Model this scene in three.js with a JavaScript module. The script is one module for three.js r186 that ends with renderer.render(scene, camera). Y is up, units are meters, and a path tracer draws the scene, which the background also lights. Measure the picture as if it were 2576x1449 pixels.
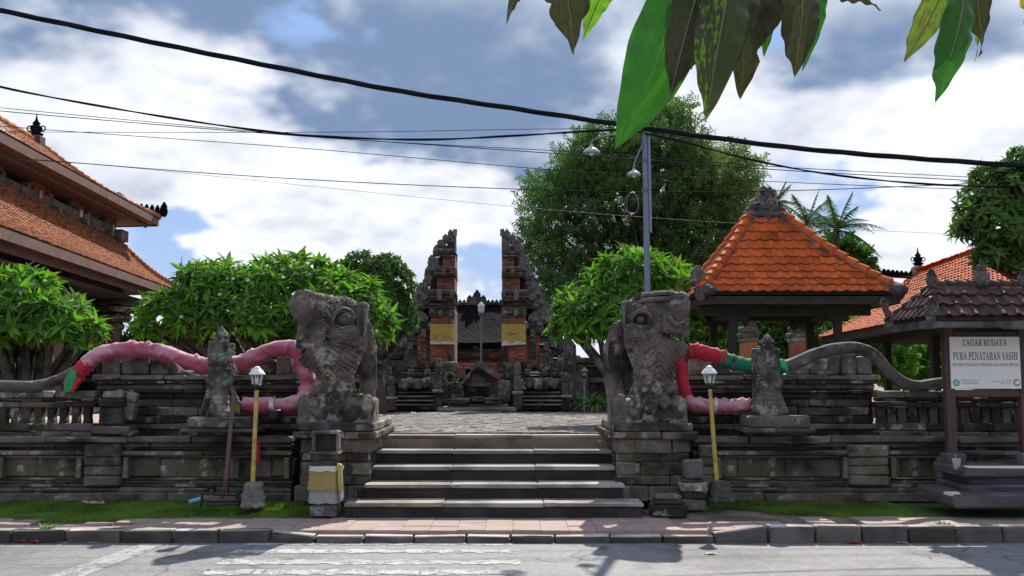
import * as THREE from 'three';
import { mergeGeometries } from 'three/addons/utils/BufferGeometryUtils.js';
import { createNoise3D } from 'simplex-noise';

// ---------------------------------------------------------------- camera, sky, sun, exposure
const scene = new THREE.Scene();
const F = 2480, HZ = 952, PITCH = Math.atan((HZ - 724.5) / F), EYE = 1.75;
const camera = new THREE.PerspectiveCamera(2 * Math.atan(724.5 / F) * 180 / Math.PI, 16 / 9, 0.1, 400);
camera.position.set(0, EYE, 0); camera.rotation.x = PITCH;
scene.add(camera);
const renderer = new THREE.WebGLRenderer({ antialias: true });
renderer.toneMapping = THREE.LinearToneMapping; renderer.toneMappingExposure = 1.68;
renderer.shadowMap.enabled = true;
const SUN = new THREE.Vector3(0.215, 0.93, -0.955).normalize();
const sun = new THREE.DirectionalLight(new THREE.Color().setRGB(1, 0.94, 0.84), 4.6);
sun.name = 'sun'; sun.castShadow = true; sun.position.copy(SUN).multiplyScalar(60).add(new THREE.Vector3(0, 0, -14)); sun.target.position.set(0, 0, -14);
sun.shadow.camera.left = sun.shadow.camera.bottom = -30; sun.shadow.camera.right = sun.shadow.camera.top = 30; sun.shadow.camera.far = 150;
sun.shadow.radius = 1.3; sun.shadow.mapSize.set(4096, 4096);
scene.add(sun, sun.target);

function rngOf(seed) { let s = seed >>> 0; return () => { s = (s + 0x6d2b79f5) >>> 0; let t = Math.imul(s ^ (s >>> 15), 1 | s); t = (t + Math.imul(t ^ (t >>> 7), 61 | t)) ^ t; return ((t ^ (t >>> 14)) >>> 0) / 4294967296; }; }
let R = rngOf(11);
const rr = (a, b) => a + (b - a) * R(), pick = (a) => a[Math.floor(R() * a.length)];
const clamp = (x, a = 0, b = 1) => Math.min(b, Math.max(a, x)), mix = (a, b, t) => a + (b - a) * t;
const sm = (a, b, x) => { const t = clamp((x - a) / (b - a)); return t * t * (3 - 2 * t); };
const n3 = createNoise3D(rngOf(5));
const fbm3 = (x, y, z, o = 4) => { let s = 0, a = 0.5, f = 1; for (let i = 0; i < o; i++) { s += a * n3(x * f, y * f, z * f); a *= 0.5; f *= 2.03; } return s; };

{ // the sky: broken cumulus, white and slate blue, over a light blue sky
  const W = 2048, H = 1024, data = new Float32Array(W * H * 4), D = 180 / Math.PI;
  const ang = (u, v) => [Math.atan((u - 1288) / F) * D, Math.atan((HZ - v) / F) * D], pxd = D / F;
  const blob = (l) => l.map(([u, v, ru, rv, a]) => { const [x, y] = ang(u, v); return [x, y, ru * pxd, rv * pxd, a]; });
  const dark = blob([[480, 20, 520, 110, 1.0], [120, 120, 260, 100, 0.55], [1060, 290, 330, 130, 1.1], [1150, 70, 420, 130, 0.62], [1420, 190, 260, 150, 0.5], [2130, 190, 190, 150, 0.8], [2460, 110, 260, 120, 0.5], [1320, 440, 240, 60, 0.7], [800, 150, 240, 70, 0.5], [2480, 420, 120, 40, 0.4], [300, 470, 160, 40, 0.3], [960, 520, 140, 36, 0.35]]);
  const white = blob([[300, 340, 360, 150, 1], [640, 400, 170, 220, 0.9], [760, 560, 460, 110, 1], [1150, 480, 300, 80, 0.9], [2300, 330, 240, 150, 1], [1780, 230, 150, 130, 0.8], [1640, 120, 110, 60, 0.5], [560, 150, 90, 60, 0.4], [1340, 90, 80, 60, 0.35], [2290, 600, 170, 170, 0.9], [1205, 742, 60, 34, 1.6], [848, 30, 40, 60, 0.7], [2480, 300, 160, 100, 0.9]]);
  const blue = blob([[440, 590, 150, 120, 1.1], [760, 80, 190, 90, 0.9], [1960, 60, 110, 60, 0.5], [1200, 660, 140, 80, 0.75], [2120, 560, 120, 130, 0.6], [560, 250, 90, 60, 0.5], [1330, 640, 60, 60, 0.4], [2350, 640, 80, 60, 0.4]]);
  const sum = (l, x, y) => { let s = 0; for (const [bx, by, rx, ry, a] of l) { const q = ((x - bx) / rx) ** 2 + ((y - by) / ry) ** 2; if (q < 9) s += a * Math.exp(-q * 1.2); } return s; };
  for (let j = 0; j < H; j++) {
    const ph = ((j + 0.5) / H - 0.5) * Math.PI, cy = Math.cos(ph), sy = Math.sin(ph);
    for (let i = 0; i < W; i++) {
      const th = ((i + 0.5) / W - 0.5) * 2 * Math.PI, dx = Math.cos(th) * cy, dz = Math.sin(th) * cy, o = (j * W + i) * 4;
      let r, g, b;
      if (sy < -0.02) { r = 0.16; g = 0.15; b = 0.13; } else {
        const k = 1 / (Math.max(sy, 0) + 0.22), px = dx * k, pz = dz * k, s = 1.7;
        const az = Math.atan2(dx, -dz) * D, el = ph * D;
        const infr = 1 - sm(30, 48, Math.abs(az)), inel = 1 - sm(24, 38, el), m = infr * inel;
        const w1 = fbm3(px * s * 1.3 + 3, pz * s * 1.3, 1.7, 6), w2 = fbm3(px * s * 1.3 - 9, pz * s * 1.3 + 4, 7.7, 6), w3 = fbm3(px * 9, pz * 9, 2.2, 4);
        const x = az + w1 * 3.6 + w3 * 0.9, y = el + w2 * 2.6 + w3 * 0.7;
        const gen = fbm3(px * s + 1, pz * s + 2, 4.1, 6);
        let cov = mix(0.7 + gen * 1.1, 0.78 + 0.4 * gen + 0.6 * sum(white, x, y) - 1.0 * sum(blue, x, y) + 0.35 * sum(dark, x, y), m);
        let dk = mix(0.42 + 1.1 * fbm3(px * s * 0.8 + 11, pz * s * 0.8, 8, 5), 0.27 + 0.5 * w2 + 0.8 * sum(dark, x, y) - 0.40 * sum(white, x, y), m);
        const w4 = fbm3(px * 16 + 5, pz * 16, 6.1, 4); cov = sm(0.25, 0.8, cov + w3 * 0.3 + w4 * 0.1); dk = sm(0.0, 1.02, dk + w3 * 0.22 + w4 * 0.1);
        const hz = Math.exp(-Math.max(el, 0) / 9);
        const sky = [mix(0.19, 0.34, hz), mix(0.30, 0.44, hz), mix(0.53, 0.58, hz)];
        const toSun = clamp(dx * SUN.x + sy * SUN.y + dz * SUN.z), glow = 0.8 * toSun ** 6, bil = 1 + 0.22 * w3 + 0.24 * w1;
        const wh = [(0.565 + glow * 0.12) * bil, (0.59 + glow * 0.11) * bil, (0.645 + glow * 0.09) * bil], dc = [0.128, 0.187, 0.298];
        r = mix(sky[0], mix(wh[0], dc[0], dk), cov); g = mix(sky[1], mix(wh[1], dc[1], dk), cov); b = mix(sky[2], mix(wh[2], dc[2], dk), cov);
      }
      data[o] = r; data[o + 1] = g; data[o + 2] = b; data[o + 3] = 1;
    }
  }
  const t = new THREE.DataTexture(data, W, H, THREE.RGBAFormat, THREE.FloatType);
  t.mapping = THREE.EquirectangularReflectionMapping; t.magFilter = THREE.LinearFilter; t.minFilter = THREE.LinearFilter; t.needsUpdate = true;
  scene.background = t; scene.environment = t;
}

// ---------------------------------------------------------------- helpers
const V = (x, y, z) => new THREE.Vector3(x, y, z);
// the point at depth d that a place (u, v) of the 2576 x 1449 survey picture shows
function P(u, v, d) {
  const c = Math.cos(PITCH), s = Math.sin(PITCH), a = 724.5 - v, y = a * c + F * s, z = a * s - F * c, k = d / -z;
  return V((u - 1288) * k, EYE + y * k, -d);
}
const Xa = (u, d) => P(u, HZ, d).x, Ya = (v, d) => P(1288, v, d).y;
const used = {};
function numbered(n) { used[n] = (used[n] ?? -1) + 1; return used[n] ? n + '_' + String(used[n]).padStart(3, '0') : n; }
function tag(o, label, category, group) { o.userData.label = label; o.userData.category = category; if (group) o.userData.group = group; return o; }
function T(name, label, category, pos = [0, 0, 0], group) {
  const o = new THREE.Group(); o.name = numbered(name); o.position.set(...(pos.isVector3 ? pos.toArray() : pos)); scene.add(o);
  return tag(o, label, category, group);
}
function M(name, geo, mat, parent, pos, rot) {
  const m = new THREE.Mesh(geo, mat); m.name = parent ? name : numbered(name); m.castShadow = m.receiveShadow = true;
  if (pos) m.position.set(...(pos.isVector3 ? pos.toArray() : pos)); if (rot) m.rotation.set(...rot);
  (parent || scene).add(m); return m;
}
function structure(m) { m.userData.kind = 'structure'; return m; }
function stuff(m) { m.userData.kind = 'stuff'; return m; }
function tint(geo, r, g = r, b = r) {
  const n = geo.attributes.position.count, a = new Float32Array(n * 3);
  for (let i = 0; i < n; i++) { a[3 * i] = r; a[3 * i + 1] = g; a[3 * i + 2] = b; }
  geo.setAttribute('color', new THREE.BufferAttribute(a, 3)); return geo;
}
function boxUV(geo, scale = 0.5, ox = 0, oy = 0) { // uv in metres by the axis each face looks along
  const g = geo.index ? geo.toNonIndexed() : geo, p = g.attributes.position, uv = new Float32Array(p.count * 2), a = V(), b = V(), c = V();
  for (let i = 0; i < p.count; i += 3) {
    a.fromBufferAttribute(p, i); b.fromBufferAttribute(p, i + 1).sub(a); c.fromBufferAttribute(p, i + 2).sub(a); b.cross(c);
    const x = Math.abs(b.x), y = Math.abs(b.y), z = Math.abs(b.z);
    for (let k = 0; k < 3; k++) {
      a.fromBufferAttribute(p, i + k);
      const q = x > y && x > z ? [a.z, a.y] : y > z ? [a.x, a.z] : [a.x, a.y];
      uv[2 * (i + k)] = q[0] * scale + ox; uv[2 * (i + k) + 1] = q[1] * scale + oy;
    }
  }
  g.setAttribute('uv', new THREE.BufferAttribute(uv, 2)); return g;
}
function fromTris(list) { // list of triangles of Vector3
  const a = new Float32Array(list.length * 9); let k = 0;
  for (const t of list) for (const v of t) { a[k++] = v.x; a[k++] = v.y; a[k++] = v.z; }
  const g = new THREE.BufferGeometry(); g.setAttribute('position', new THREE.BufferAttribute(a, 3)); g.computeVertexNormals(); return g;
}
// a chamfered stone block of w x h x d about its centre, corners a little uneven
function blk(w, h, d, o = {}) {
  const c = Math.min(o.c ?? 0.012, w / 3, h / 3, d / 3), j = o.j ?? 0.004, H = [w / 2, h / 2, d / 2], pts = {};
  const corner = (sx, sy, sz) => [rr(-j, j), rr(-j, j), rr(-j, j)];
  for (const sx of [-1, 1]) for (const sy of [-1, 1]) for (const sz of [-1, 1]) {
    const e = corner(), b = [sx * H[0] + e[0], sy * H[1] + e[1], sz * H[2] + e[2]], k = '' + sx + sy + sz;
    pts[k] = [0, 1, 2].map((ax) => { const s = [sx, sy, sz], q = [...b]; for (let i = 0; i < 3; i++) if (i !== ax) q[i] -= s[i] * c; return V(...q); });
  }
  const g = (sx, sy, sz, ax) => pts['' + sx + sy + sz][ax], tr = [];
  const quad = (a, b, cc, dd, out) => { const n = b.clone().sub(a).cross(cc.clone().sub(a)); if (n.dot(out) < 0) tr.push([a, cc, b], [a, dd, cc]); else tr.push([a, b, cc], [a, cc, dd]); };
  const mk = (ax, s, s1, s2) => { const q = [0, 0, 0]; q[ax] = s; const [b1, b2] = [0, 1, 2].filter((i) => i !== ax); q[b1] = s1; q[b2] = s2; return q; };
  for (let ax = 0; ax < 3; ax++) for (const s of [-1, 1]) { const o3 = V(); o3.setComponent(ax, s); quad(...[[-1, -1], [1, -1], [1, 1], [-1, 1]].map(([a, b]) => g(...mk(ax, s, a, b), ax)), o3); }
  for (let ax = 0; ax < 3; ax++) { const [b1, b2] = [0, 1, 2].filter((i) => i !== ax); for (const s1 of [-1, 1]) for (const s2 of [-1, 1]) {
    const o3 = V(); o3.setComponent(b1, s1); o3.setComponent(b2, s2); quad(g(...mk(ax, -1, s1, s2), b1), g(...mk(ax, 1, s1, s2), b1), g(...mk(ax, 1, s1, s2), b2), g(...mk(ax, -1, s1, s2), b2), o3); } }
  for (const sx of [-1, 1]) for (const sy of [-1, 1]) for (const sz of [-1, 1]) { const a = g(sx, sy, sz, 0), b = g(sx, sy, sz, 1), cc = g(sx, sy, sz, 2); const n = b.clone().sub(a).cross(cc.clone().sub(a)); tr.push(n.dot(V(sx, sy, sz)) < 0 ? [a, cc, b] : [a, b, cc]); }
  const t = o.tint ?? [1, 1, 1], v = o.vary ?? 0.22, f = 1 + rr(-v, v);
  const geo = boxUV(fromTris(tr), o.uv ?? 0.5, o.world ? o.world[0] * 0.5 : R(), o.world ? o.world[1] * 0.5 : R());
  return tint(geo, t[0] * f * (1 + rr(-0.05, 0.05)), t[1] * f, t[2] * f * (1 + rr(-0.05, 0.05)));
}
const at = (g, x, y, z) => { g.translate(x, y, z); return g; };
const merged = (l) => { const q = l.map((g) => { const h = g.index ? g.toNonIndexed() : g; for (const k of Object.keys(h.attributes)) if (!['position', 'normal', 'uv', 'color'].includes(k)) h.deleteAttribute(k); if (!h.attributes.color) tint(h, 1); return h; }); return mergeGeometries(q); };
function bar(a, b, r0, r1 = r0, n = 8) { // a tapered rod from a to b
  const d = b.clone().sub(a), g = new THREE.CylinderGeometry(r1, r0, d.length(), n, 1);
  g.applyQuaternion(new THREE.Quaternion().setFromUnitVectors(V(0, 1, 0), d.clone().normalize())); const m = a.clone().add(b).multiplyScalar(0.5); return g.translate(m.x, m.y, m.z);
}
function lathe(pts, n = 20) { return new THREE.LatheGeometry(pts.map(([r, y]) => new THREE.Vector2(r, y)), n); }
function sweep(pts, rad, seg, nr = 14) { // tube whose radius is rad(t, angle)
  const c = new THREE.CatmullRomCurve3(pts, false, 'centripetal'), g = new THREE.TubeGeometry(c, seg, 1, nr, false), p = g.attributes.position, n = g.attributes.normal;
  for (let i = 0; i <= seg; i++) for (let j = 0; j <= nr; j++) { const k = i * (nr + 1) + j, a = (j % nr) / nr * Math.PI * 2, q = rad(i / seg, a) - 1; p.setXYZ(k, p.getX(k) + n.getX(k) * q, p.getY(k) + n.getY(k) * q, p.getZ(k) + n.getZ(k) * q); }
  g.computeVertexNormals();
  for (let i = 0; i <= seg; i++) { const a = i * (nr + 1), b = a + nr, x = n.getX(a) + n.getX(b), y = n.getY(a) + n.getY(b), z = n.getZ(a) + n.getZ(b), l = Math.hypot(x, y, z) || 1; n.setXYZ(a, x / l, y / l, z / l); n.setXYZ(b, x / l, y / l, z / l); }
  return g;
}
// surface of the field f < 0 inside a box, by naive surface nets
function nets(f, lo, hi, cell) {
  const n = [0, 1, 2].map((i) => Math.ceil((hi[i] - lo[i]) / cell) + 1), [nx, ny, nz] = n, val = new Float32Array(nx * ny * nz), id = (x, y, z) => x + nx * (y + ny * z);
  for (let z = 0; z < nz; z++) for (let y = 0; y < ny; y++) for (let x = 0; x < nx; x++) val[id(x, y, z)] = f(lo[0] + x * cell, lo[1] + y * cell, lo[2] + z * cell);
  const map = new Int32Array(nx * ny * nz).fill(-1), pos = [], idx = [];
  const E = [[0, 1], [0, 2], [0, 4], [1, 3], [1, 5], [2, 3], [2, 6], [3, 7], [4, 5], [4, 6], [5, 7], [6, 7]];
  for (let z = 0; z < nz - 1; z++) for (let y = 0; y < ny - 1; y++) for (let x = 0; x < nx - 1; x++) {
    const v = []; let m = 0; for (let k = 0; k < 8; k++) { v[k] = val[id(x + (k & 1), y + ((k >> 1) & 1), z + (k >> 2))]; if (v[k] < 0) m |= 1 << k; }
    if (m === 0 || m === 255) continue;
    let sx = 0, sy = 0, sz = 0, c = 0;
    for (const [a, b] of E) if ((v[a] < 0) !== (v[b] < 0)) { const t = v[a] / (v[a] - v[b]); sx += mix(a & 1, b & 1, t); sy += mix((a >> 1) & 1, (b >> 1) & 1, t); sz += mix(a >> 2, b >> 2, t); c++; }
    map[id(x, y, z)] = pos.length / 3; pos.push(lo[0] + (x + sx / c) * cell, lo[1] + (y + sy / c) * cell, lo[2] + (z + sz / c) * cell);
  }
  const q = (a, b, c, d, flip) => { if (a < 0 || b < 0 || c < 0 || d < 0) return; if (flip) idx.push(a, c, b, a, d, c); else idx.push(a, b, c, a, c, d); };
  for (let z = 1; z < nz - 1; z++) for (let y = 1; y < ny - 1; y++) for (let x = 1; x < nx - 1; x++) {
    const a = val[id(x, y, z)] < 0;
    if (a !== val[id(x + 1, y, z)] < 0) q(map[id(x, y - 1, z - 1)], map[id(x, y, z - 1)], map[id(x, y, z)], map[id(x, y - 1, z)], !a);
    if (a !== val[id(x, y + 1, z)] < 0) q(map[id(x - 1, y, z - 1)], map[id(x - 1, y, z)], map[id(x, y, z)], map[id(x, y, z - 1)], !a);
    if (a !== val[id(x, y, z + 1)] < 0) q(map[id(x - 1, y - 1, z)], map[id(x, y - 1, z)], map[id(x, y, z)], map[id(x - 1, y, z)], !a);
  }
  const g = new THREE.BufferGeometry(); g.setAttribute('position', new THREE.Float32BufferAttribute(pos, 3)); g.setIndex(idx); g.computeVertexNormals(); return g;
}
const smin = (a, b, k) => { const h = clamp(0.5 + 0.5 * (b - a) / k); return mix(b, a, h) - k * h * (1 - h); };
const sCap = (x, y, z, a, b, ra, rb) => { const bx = b[0] - a[0], by = b[1] - a[1], bz = b[2] - a[2], t = clamp(((x - a[0]) * bx + (y - a[1]) * by + (z - a[2]) * bz) / (bx * bx + by * by + bz * bz + 1e-9)); return Math.hypot(x - a[0] - bx * t, y - a[1] - by * t, z - a[2] - bz * t) - mix(ra, rb, t); };
const sEll = (x, y, z, c, r) => { const k = Math.hypot((x - c[0]) / r[0], (y - c[1]) / r[1], (z - c[2]) / r[2]); return (k - 1) * Math.min(...r); };
const sBox = (x, y, z, c, b, r) => { const qx = Math.abs(x - c[0]) - b[0] + r, qy = Math.abs(y - c[1]) - b[1] + r, qz = Math.abs(z - c[2]) - b[2] + r; return Math.hypot(Math.max(qx, 0), Math.max(qy, 0), Math.max(qz, 0)) + Math.min(Math.max(qx, qy, qz), 0) - r; };

// ---------------------------------------------------------------- textures and materials
const perm = (() => { const q = rngOf(77), a = new Float32Array(4096); for (let i = 0; i < 4096; i++) a[i] = q(); return a; })();
const lat = (x, y, p, s) => perm[(((x % p + p) % p) * 157 + ((y % p + p) % p) * 1031 + s * 613) & 4095];
function tn(x, y, p, s) { const i = Math.floor(x), j = Math.floor(y), a = x - i, b = y - j, u = a * a * (3 - 2 * a), v = b * b * (3 - 2 * b); return mix(mix(lat(i, j, p, s), lat(i + 1, j, p, s), u), mix(lat(i, j + 1, p, s), lat(i + 1, j + 1, p, s), u), v); }
function tf(u, v, base, o, s = 0, sx = 1) { let r = 0, a = 0.5, t = 0, p = base; for (let i = 0; i < o; i++) { r += a * tn(u * p * sx, v * p, p * sx, s + i); t += a; a *= 0.55; p *= 2; } return r / t; } // tileable, 0..1
const enc = (c) => { c = clamp(c); return 255 * (c <= 0.0031308 ? 12.92 * c : 1.055 * c ** (1 / 2.4) - 0.055); };
function tex(n, f, srgb = true) {
  const d = new Uint8Array(n * n * 4);
  for (let j = 0; j < n; j++) for (let i = 0; i < n; i++) { let c = f((i + 0.5) / n, (j + 0.5) / n); if (!Array.isArray(c)) c = [c, c, c]; const o = (j * n + i) * 4; for (let k = 0; k < 3; k++) d[o + k] = srgb ? enc(c[k]) : 255 * clamp(c[k]); d[o + 3] = 255; }
  const t = new THREE.DataTexture(d, n, n); t.wrapS = t.wrapT = THREE.RepeatWrapping; t.magFilter = THREE.LinearFilter; t.minFilter = THREE.LinearMipmapLinearFilter; t.generateMipmaps = true; if (srgb) t.colorSpace = THREE.SRGBColorSpace; t.needsUpdate = true; return t;
}
const lerp3 = (a, b, t) => [mix(a[0], b[0], t), mix(a[1], b[1], t), mix(a[2], b[2], t)];
function stoneTex(n, base, lichen, moss, s) {
  return tex(n, (u, v) => {
    const a = tf(u, v, 6, 6, s), b = tf(u, v, 3, 4, s + 9), c = tf(u, v, 24, 4, s + 17), w = tf(u, v, 10, 5, s + 23);
    let col = base.map((x) => x * (0.42 + 0.9 * a + 0.45 * (c - 0.5)));
    col = lerp3(col, [base[0] * 0.18, base[1] * 0.17, base[2] * 0.155], sm(0.44, 0.60, 0.75 * b + 0.25 * a)); // black algae
    col = lerp3(col, [0.045, 0.06, 0.016], moss * sm(0.5, 0.7, tf(u, v, 5, 5, s + 31)) * 0.8);
    const l = sm(0.6 - lichen * 0.12, 0.72 - lichen * 0.1, w) * sm(0.42, 0.6, tf(u, v, 4, 3, s + 40)) * sm(0.3, 0.55, c);
    return lerp3(col, [0.30, 0.30, 0.265], l * 0.85);
  });
}
const bumpTex = tex(512, (u, v) => 0.6 * tf(u, v, 12, 6, 50) + 0.4 * tf(u, v, 48, 3, 60), false);
const mat = (o) => { const { rgb, ...q } = o, m = new THREE.MeshPhysicalMaterial({ roughness: 0.92, vertexColors: true, side: THREE.DoubleSide, ...q }); if (rgb) m.color.setRGB(...rgb); return m; };
const stoneMap = stoneTex(1024, [0.150, 0.125, 0.114], 0.85, 0.75, 1), brownMap = stoneTex(1024, [0.135, 0.100, 0.088], 0.4, 0.65, 2), greyMap = stoneTex(1024, [0.150, 0.130, 0.120], 0.8, 0.25, 3);
const Mt = {
  stone: mat({ map: stoneMap, bumpMap: bumpTex, bumpScale: 0.022 }),
  brown: mat({ map: brownMap, bumpMap: bumpTex, bumpScale: 0.02 }),
  grey: mat({ map: greyMap, bumpMap: bumpTex, bumpScale: 0.02 }),
  plain: mat({}),
};
Mt.cement = mat({ map: tex(512, (u, v) => { const a = tf(u, v, 5, 6, 70), b = tf(u, v, 40, 3, 71), c = tf(u, v, 3, 4, 75); return lerp3([0.31, 0.285, 0.265], [0.14, 0.125, 0.11], sm(0.45, 0.7, c)).map((x) => x * (0.6 + 0.55 * a + 0.25 * b)); }), bumpMap: bumpTex, bumpScale: 0.006 });
Mt.asphalt = mat({ map: tex(1024, (u, v) => { const a = tf(u, v, 3, 6, 80), w = tf(u, v, 6, 5, 85), st = tn(u * 2, v * 40, 2 * 20, 86), b = tf(u, v, 200, 2, 81), cr = sm(0.012, 0.0, Math.abs(tf(u, v, 5, 4, 88) - 0.5)) * sm(0.55, 0.65, tf(u, v, 3, 2, 89)); const x = 0.178 * (0.72 + 0.5 * a) * (0.66 + 0.5 * b + 0.14 * st) * (1 - 0.3 * sm(0.58, 0.7, w)) * (1 - 0.55 * cr); return [x * 1.02, x, x * 1.01]; }), bumpMap: tex(512, (u, v) => tf(u, v, 128, 2, 83), false), bumpScale: 0.004, roughness: 0.85 });
Mt.paving = mat({ map: tex(512, (u, v) => { const a = tf(u, v, 5, 6, 90), b = tf(u, v, 64, 2, 91), st = sm(0.55, 0.75, tf(u, v, 3, 4, 93)); return lerp3([0.36, 0.272, 0.238], [0.25, 0.195, 0.172], st).map((x) => x * (0.72 + 0.4 * a + 0.18 * b)); }), bumpMap: bumpTex, bumpScale: 0.003 });
Mt.dirt = mat({ map: tex(1024, (u, v) => { const a = tf(u, v, 8, 6, 100), b = tf(u, v, 96, 2, 101), c = tf(u, v, 4, 4, 102); return lerp3([0.20, 0.145, 0.105], [0.09, 0.065, 0.05], sm(0.4, 0.65, c)).map((x) => x * (0.55 + 0.6 * a + 0.35 * b)); }), bumpMap: bumpTex, bumpScale: 0.02 });
Mt.lawn = mat({ map: tex(1024, (u, v) => { const a = tf(u, v, 10, 6, 110), b = tf(u, v, 110, 2, 111), c = tf(u, v, 5, 4, 112); return lerp3([0.055, 0.12, 0.018], [0.11, 0.09, 0.04], sm(0.5, 0.72, c)).map((x) => x * (0.5 + 0.6 * a + 0.45 * b)); }), bumpMap: bumpTex, bumpScale: 0.03 });
const tileTex = (c0, c1, s) => tex(512, (u, v) => { const a = tf(u, v, 6, 5, s), b = tf(u, v, 40, 3, s + 1), c = tf(u, v, 3, 4, s + 2); return lerp3(c0, c1, sm(0.5, 0.75, c)).map((x) => x * (0.68 + 0.4 * a + 0.24 * b)); });
Mt.tile = mat({ map: tileTex([0.55, 0.115, 0.028], [0.42, 0.092, 0.03], 120), roughness: 0.72, specularIntensity: 0.22, bumpMap: bumpTex, bumpScale: 0.002 });
Mt.oldTile = mat({ map: tileTex([0.38, 0.15, 0.072], [0.20, 0.088, 0.052], 130), roughness: 0.85, specularIntensity: 0.2, bumpMap: bumpTex, bumpScale: 0.004 });
Mt.darkTile = mat({ map: tileTex([0.085, 0.040, 0.032], [0.045, 0.025, 0.022], 140), roughness: 0.6, specularIntensity: 0.45, bumpMap: bumpTex, bumpScale: 0.004 });
Mt.brick = mat({ map: tileTex([0.34, 0.118, 0.06], [0.18, 0.076, 0.05], 150), bumpMap: bumpTex, bumpScale: 0.015 });
Mt.dullBrick = mat({ map: tileTex([0.22, 0.088, 0.055], [0.10, 0.055, 0.04], 155), bumpMap: bumpTex, bumpScale: 0.015 });
Mt.wood = mat({ map: tex(512, (u, v) => { const a = tf(u, v, 3, 5, 160, 8); return [0.075, 0.038, 0.03].map((x) => x * (0.5 + a)); }), roughness: 0.6 });
Mt.darkWood = mat({ map: tex(256, (u, v) => { const a = tf(u, v, 3, 4, 165, 6); return [0.035, 0.024, 0.02].map((x) => x * (0.5 + a)); }), roughness: 0.75 });
Mt.redWood = mat({ map: tex(256, (u, v) => { const a = tf(u, v, 3, 4, 168, 6); return [0.115, 0.05, 0.036].map((x) => x * (0.5 + a)); }), roughness: 0.7 });
Mt.thatch = mat({ map: tex(512, (u, v) => { const a = tf(u, v, 4, 5, 170, 10), b = tf(u, v, 5, 4, 171); return [0.008, 0.007, 0.010].map((x) => x * (0.4 + 1.1 * a) * (0.6 + 0.8 * b)); }), bumpMap: bumpTex, bumpScale: 0.05, roughness: 1, specularIntensity: 0.1 });
const weave = tex(256, (u, v) => { const a = tf(u, v, 4, 5, 180), b = tf(u, v, 128, 1, 181); const q = 0.72 + 0.3 * a + 0.12 * b; return [q, q, q]; });
const cloth = (rgb, t = 0.25) => mat({ map: weave, rgb, roughness: 0.9, transmission: t, thickness: 0, sheen: 0.3, sheenRoughness: 0.6 });
Mt.pink = cloth([0.40, 0.105, 0.15], 0); Mt.pink.sheen = 1; Mt.pink.sheenRoughness = 0.45; Mt.pink.sheenColor.setRGB(0.9, 0.75, 0.8); Mt.red = cloth([0.48, 0.02, 0.04], 0.05); Mt.green = cloth([0.008, 0.19, 0.095], 0.05); Mt.yellow = cloth([0.56, 0.40, 0.085], 0.2); Mt.white = cloth([0.66, 0.64, 0.62], 0.1); Mt.gold = cloth([0.42, 0.29, 0.10], 0.1); Mt.lime = cloth([0.36, 0.44, 0.02], 0.3); Mt.leafGreen = cloth([0.02, 0.36, 0.1], 0.2);
Mt.bark = mat({ map: stoneTex(512, [0.095, 0.078, 0.062], 0.6, 0.4, 6), bumpMap: bumpTex, bumpScale: 0.03 });
Mt.black = mat({ rgb: [0.012, 0.012, 0.014], roughness: 0.5 });
Mt.cable = mat({ rgb: [0.010, 0.011, 0.016], roughness: 0.75, specularIntensity: 0.25 });
Mt.steel = mat({ rgb: [0.17, 0.20, 0.26], roughness: 0.5, metalness: 0.2 });
Mt.whitePaint = mat({ rgb: [0.72, 0.72, 0.70], roughness: 0.4 });
Mt.yellowPaint = mat({ map: tex(256, (u, v) => { const s = Math.abs(((u * 2 + v * 3) % 1) - 0.5), a = tf(u, v, 8, 4, 190); return lerp3([0.50, 0.36, 0.07], [0.34, 0.28, 0.16], sm(0.32, 0.45, s)).map((x) => x * (0.7 + 0.45 * a)); }), roughness: 0.6 });
Mt.glass = mat({ rgb: [0.93, 0.95, 0.95], roughness: 0.12, transmission: 1, thickness: 0 });
const leafMat = (rgb, t = 0.42, o = {}) => mat({ rgb, roughness: 0.92, transmission: t, thickness: 0, specularIntensity: 0.6, ...o });
Mt.frangi = leafMat([0.10, 0.27, 0.010], 0.56); Mt.dense = leafMat([0.055, 0.155, 0.02], 0.42); Mt.feather = leafMat([0.07, 0.155, 0.028], 0.45); Mt.broad = leafMat([0.065, 0.15, 0.02], 0.4); Mt.palm = leafMat([0.04, 0.10, 0.02], 0.25, { specularIntensity: 0.2 }); Mt.grassBlade = leafMat([0.16, 0.35, 0.03], 0.45); Mt.shrub = leafMat([0.12, 0.30, 0.025], 0.5);
Mt.cementDark = mat({ map: tex(512, (u, v) => { const a = tf(u, v, 6, 6, 210), c = tf(u, v, 4, 4, 215); return lerp3([0.125, 0.112, 0.11], [0.055, 0.048, 0.05], sm(0.4, 0.7, c)).map((x) => x * (0.55 + 0.9 * a)); }), bumpMap: bumpTex, bumpScale: 0.008 });
Mt.wireGrey = mat({ rgb: [0.12, 0.12, 0.13], roughness: 0.5 }); Mt.whiteDull = cloth([0.36, 0.345, 0.335], 0.15); Mt.dullYellow = cloth([0.40, 0.30, 0.10], 0.2); Mt.dryLeaf = cloth([0.46, 0.35, 0.24], 0.1); Mt.cloudy = mat({ rgb: [0.7, 0.6, 0.57], roughness: 0.3, transmission: 0.5, thickness: 0 }); Mt.rib = mat({ rgb: [0.16, 0.19, 0.06], roughness: 0.7 });
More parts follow.
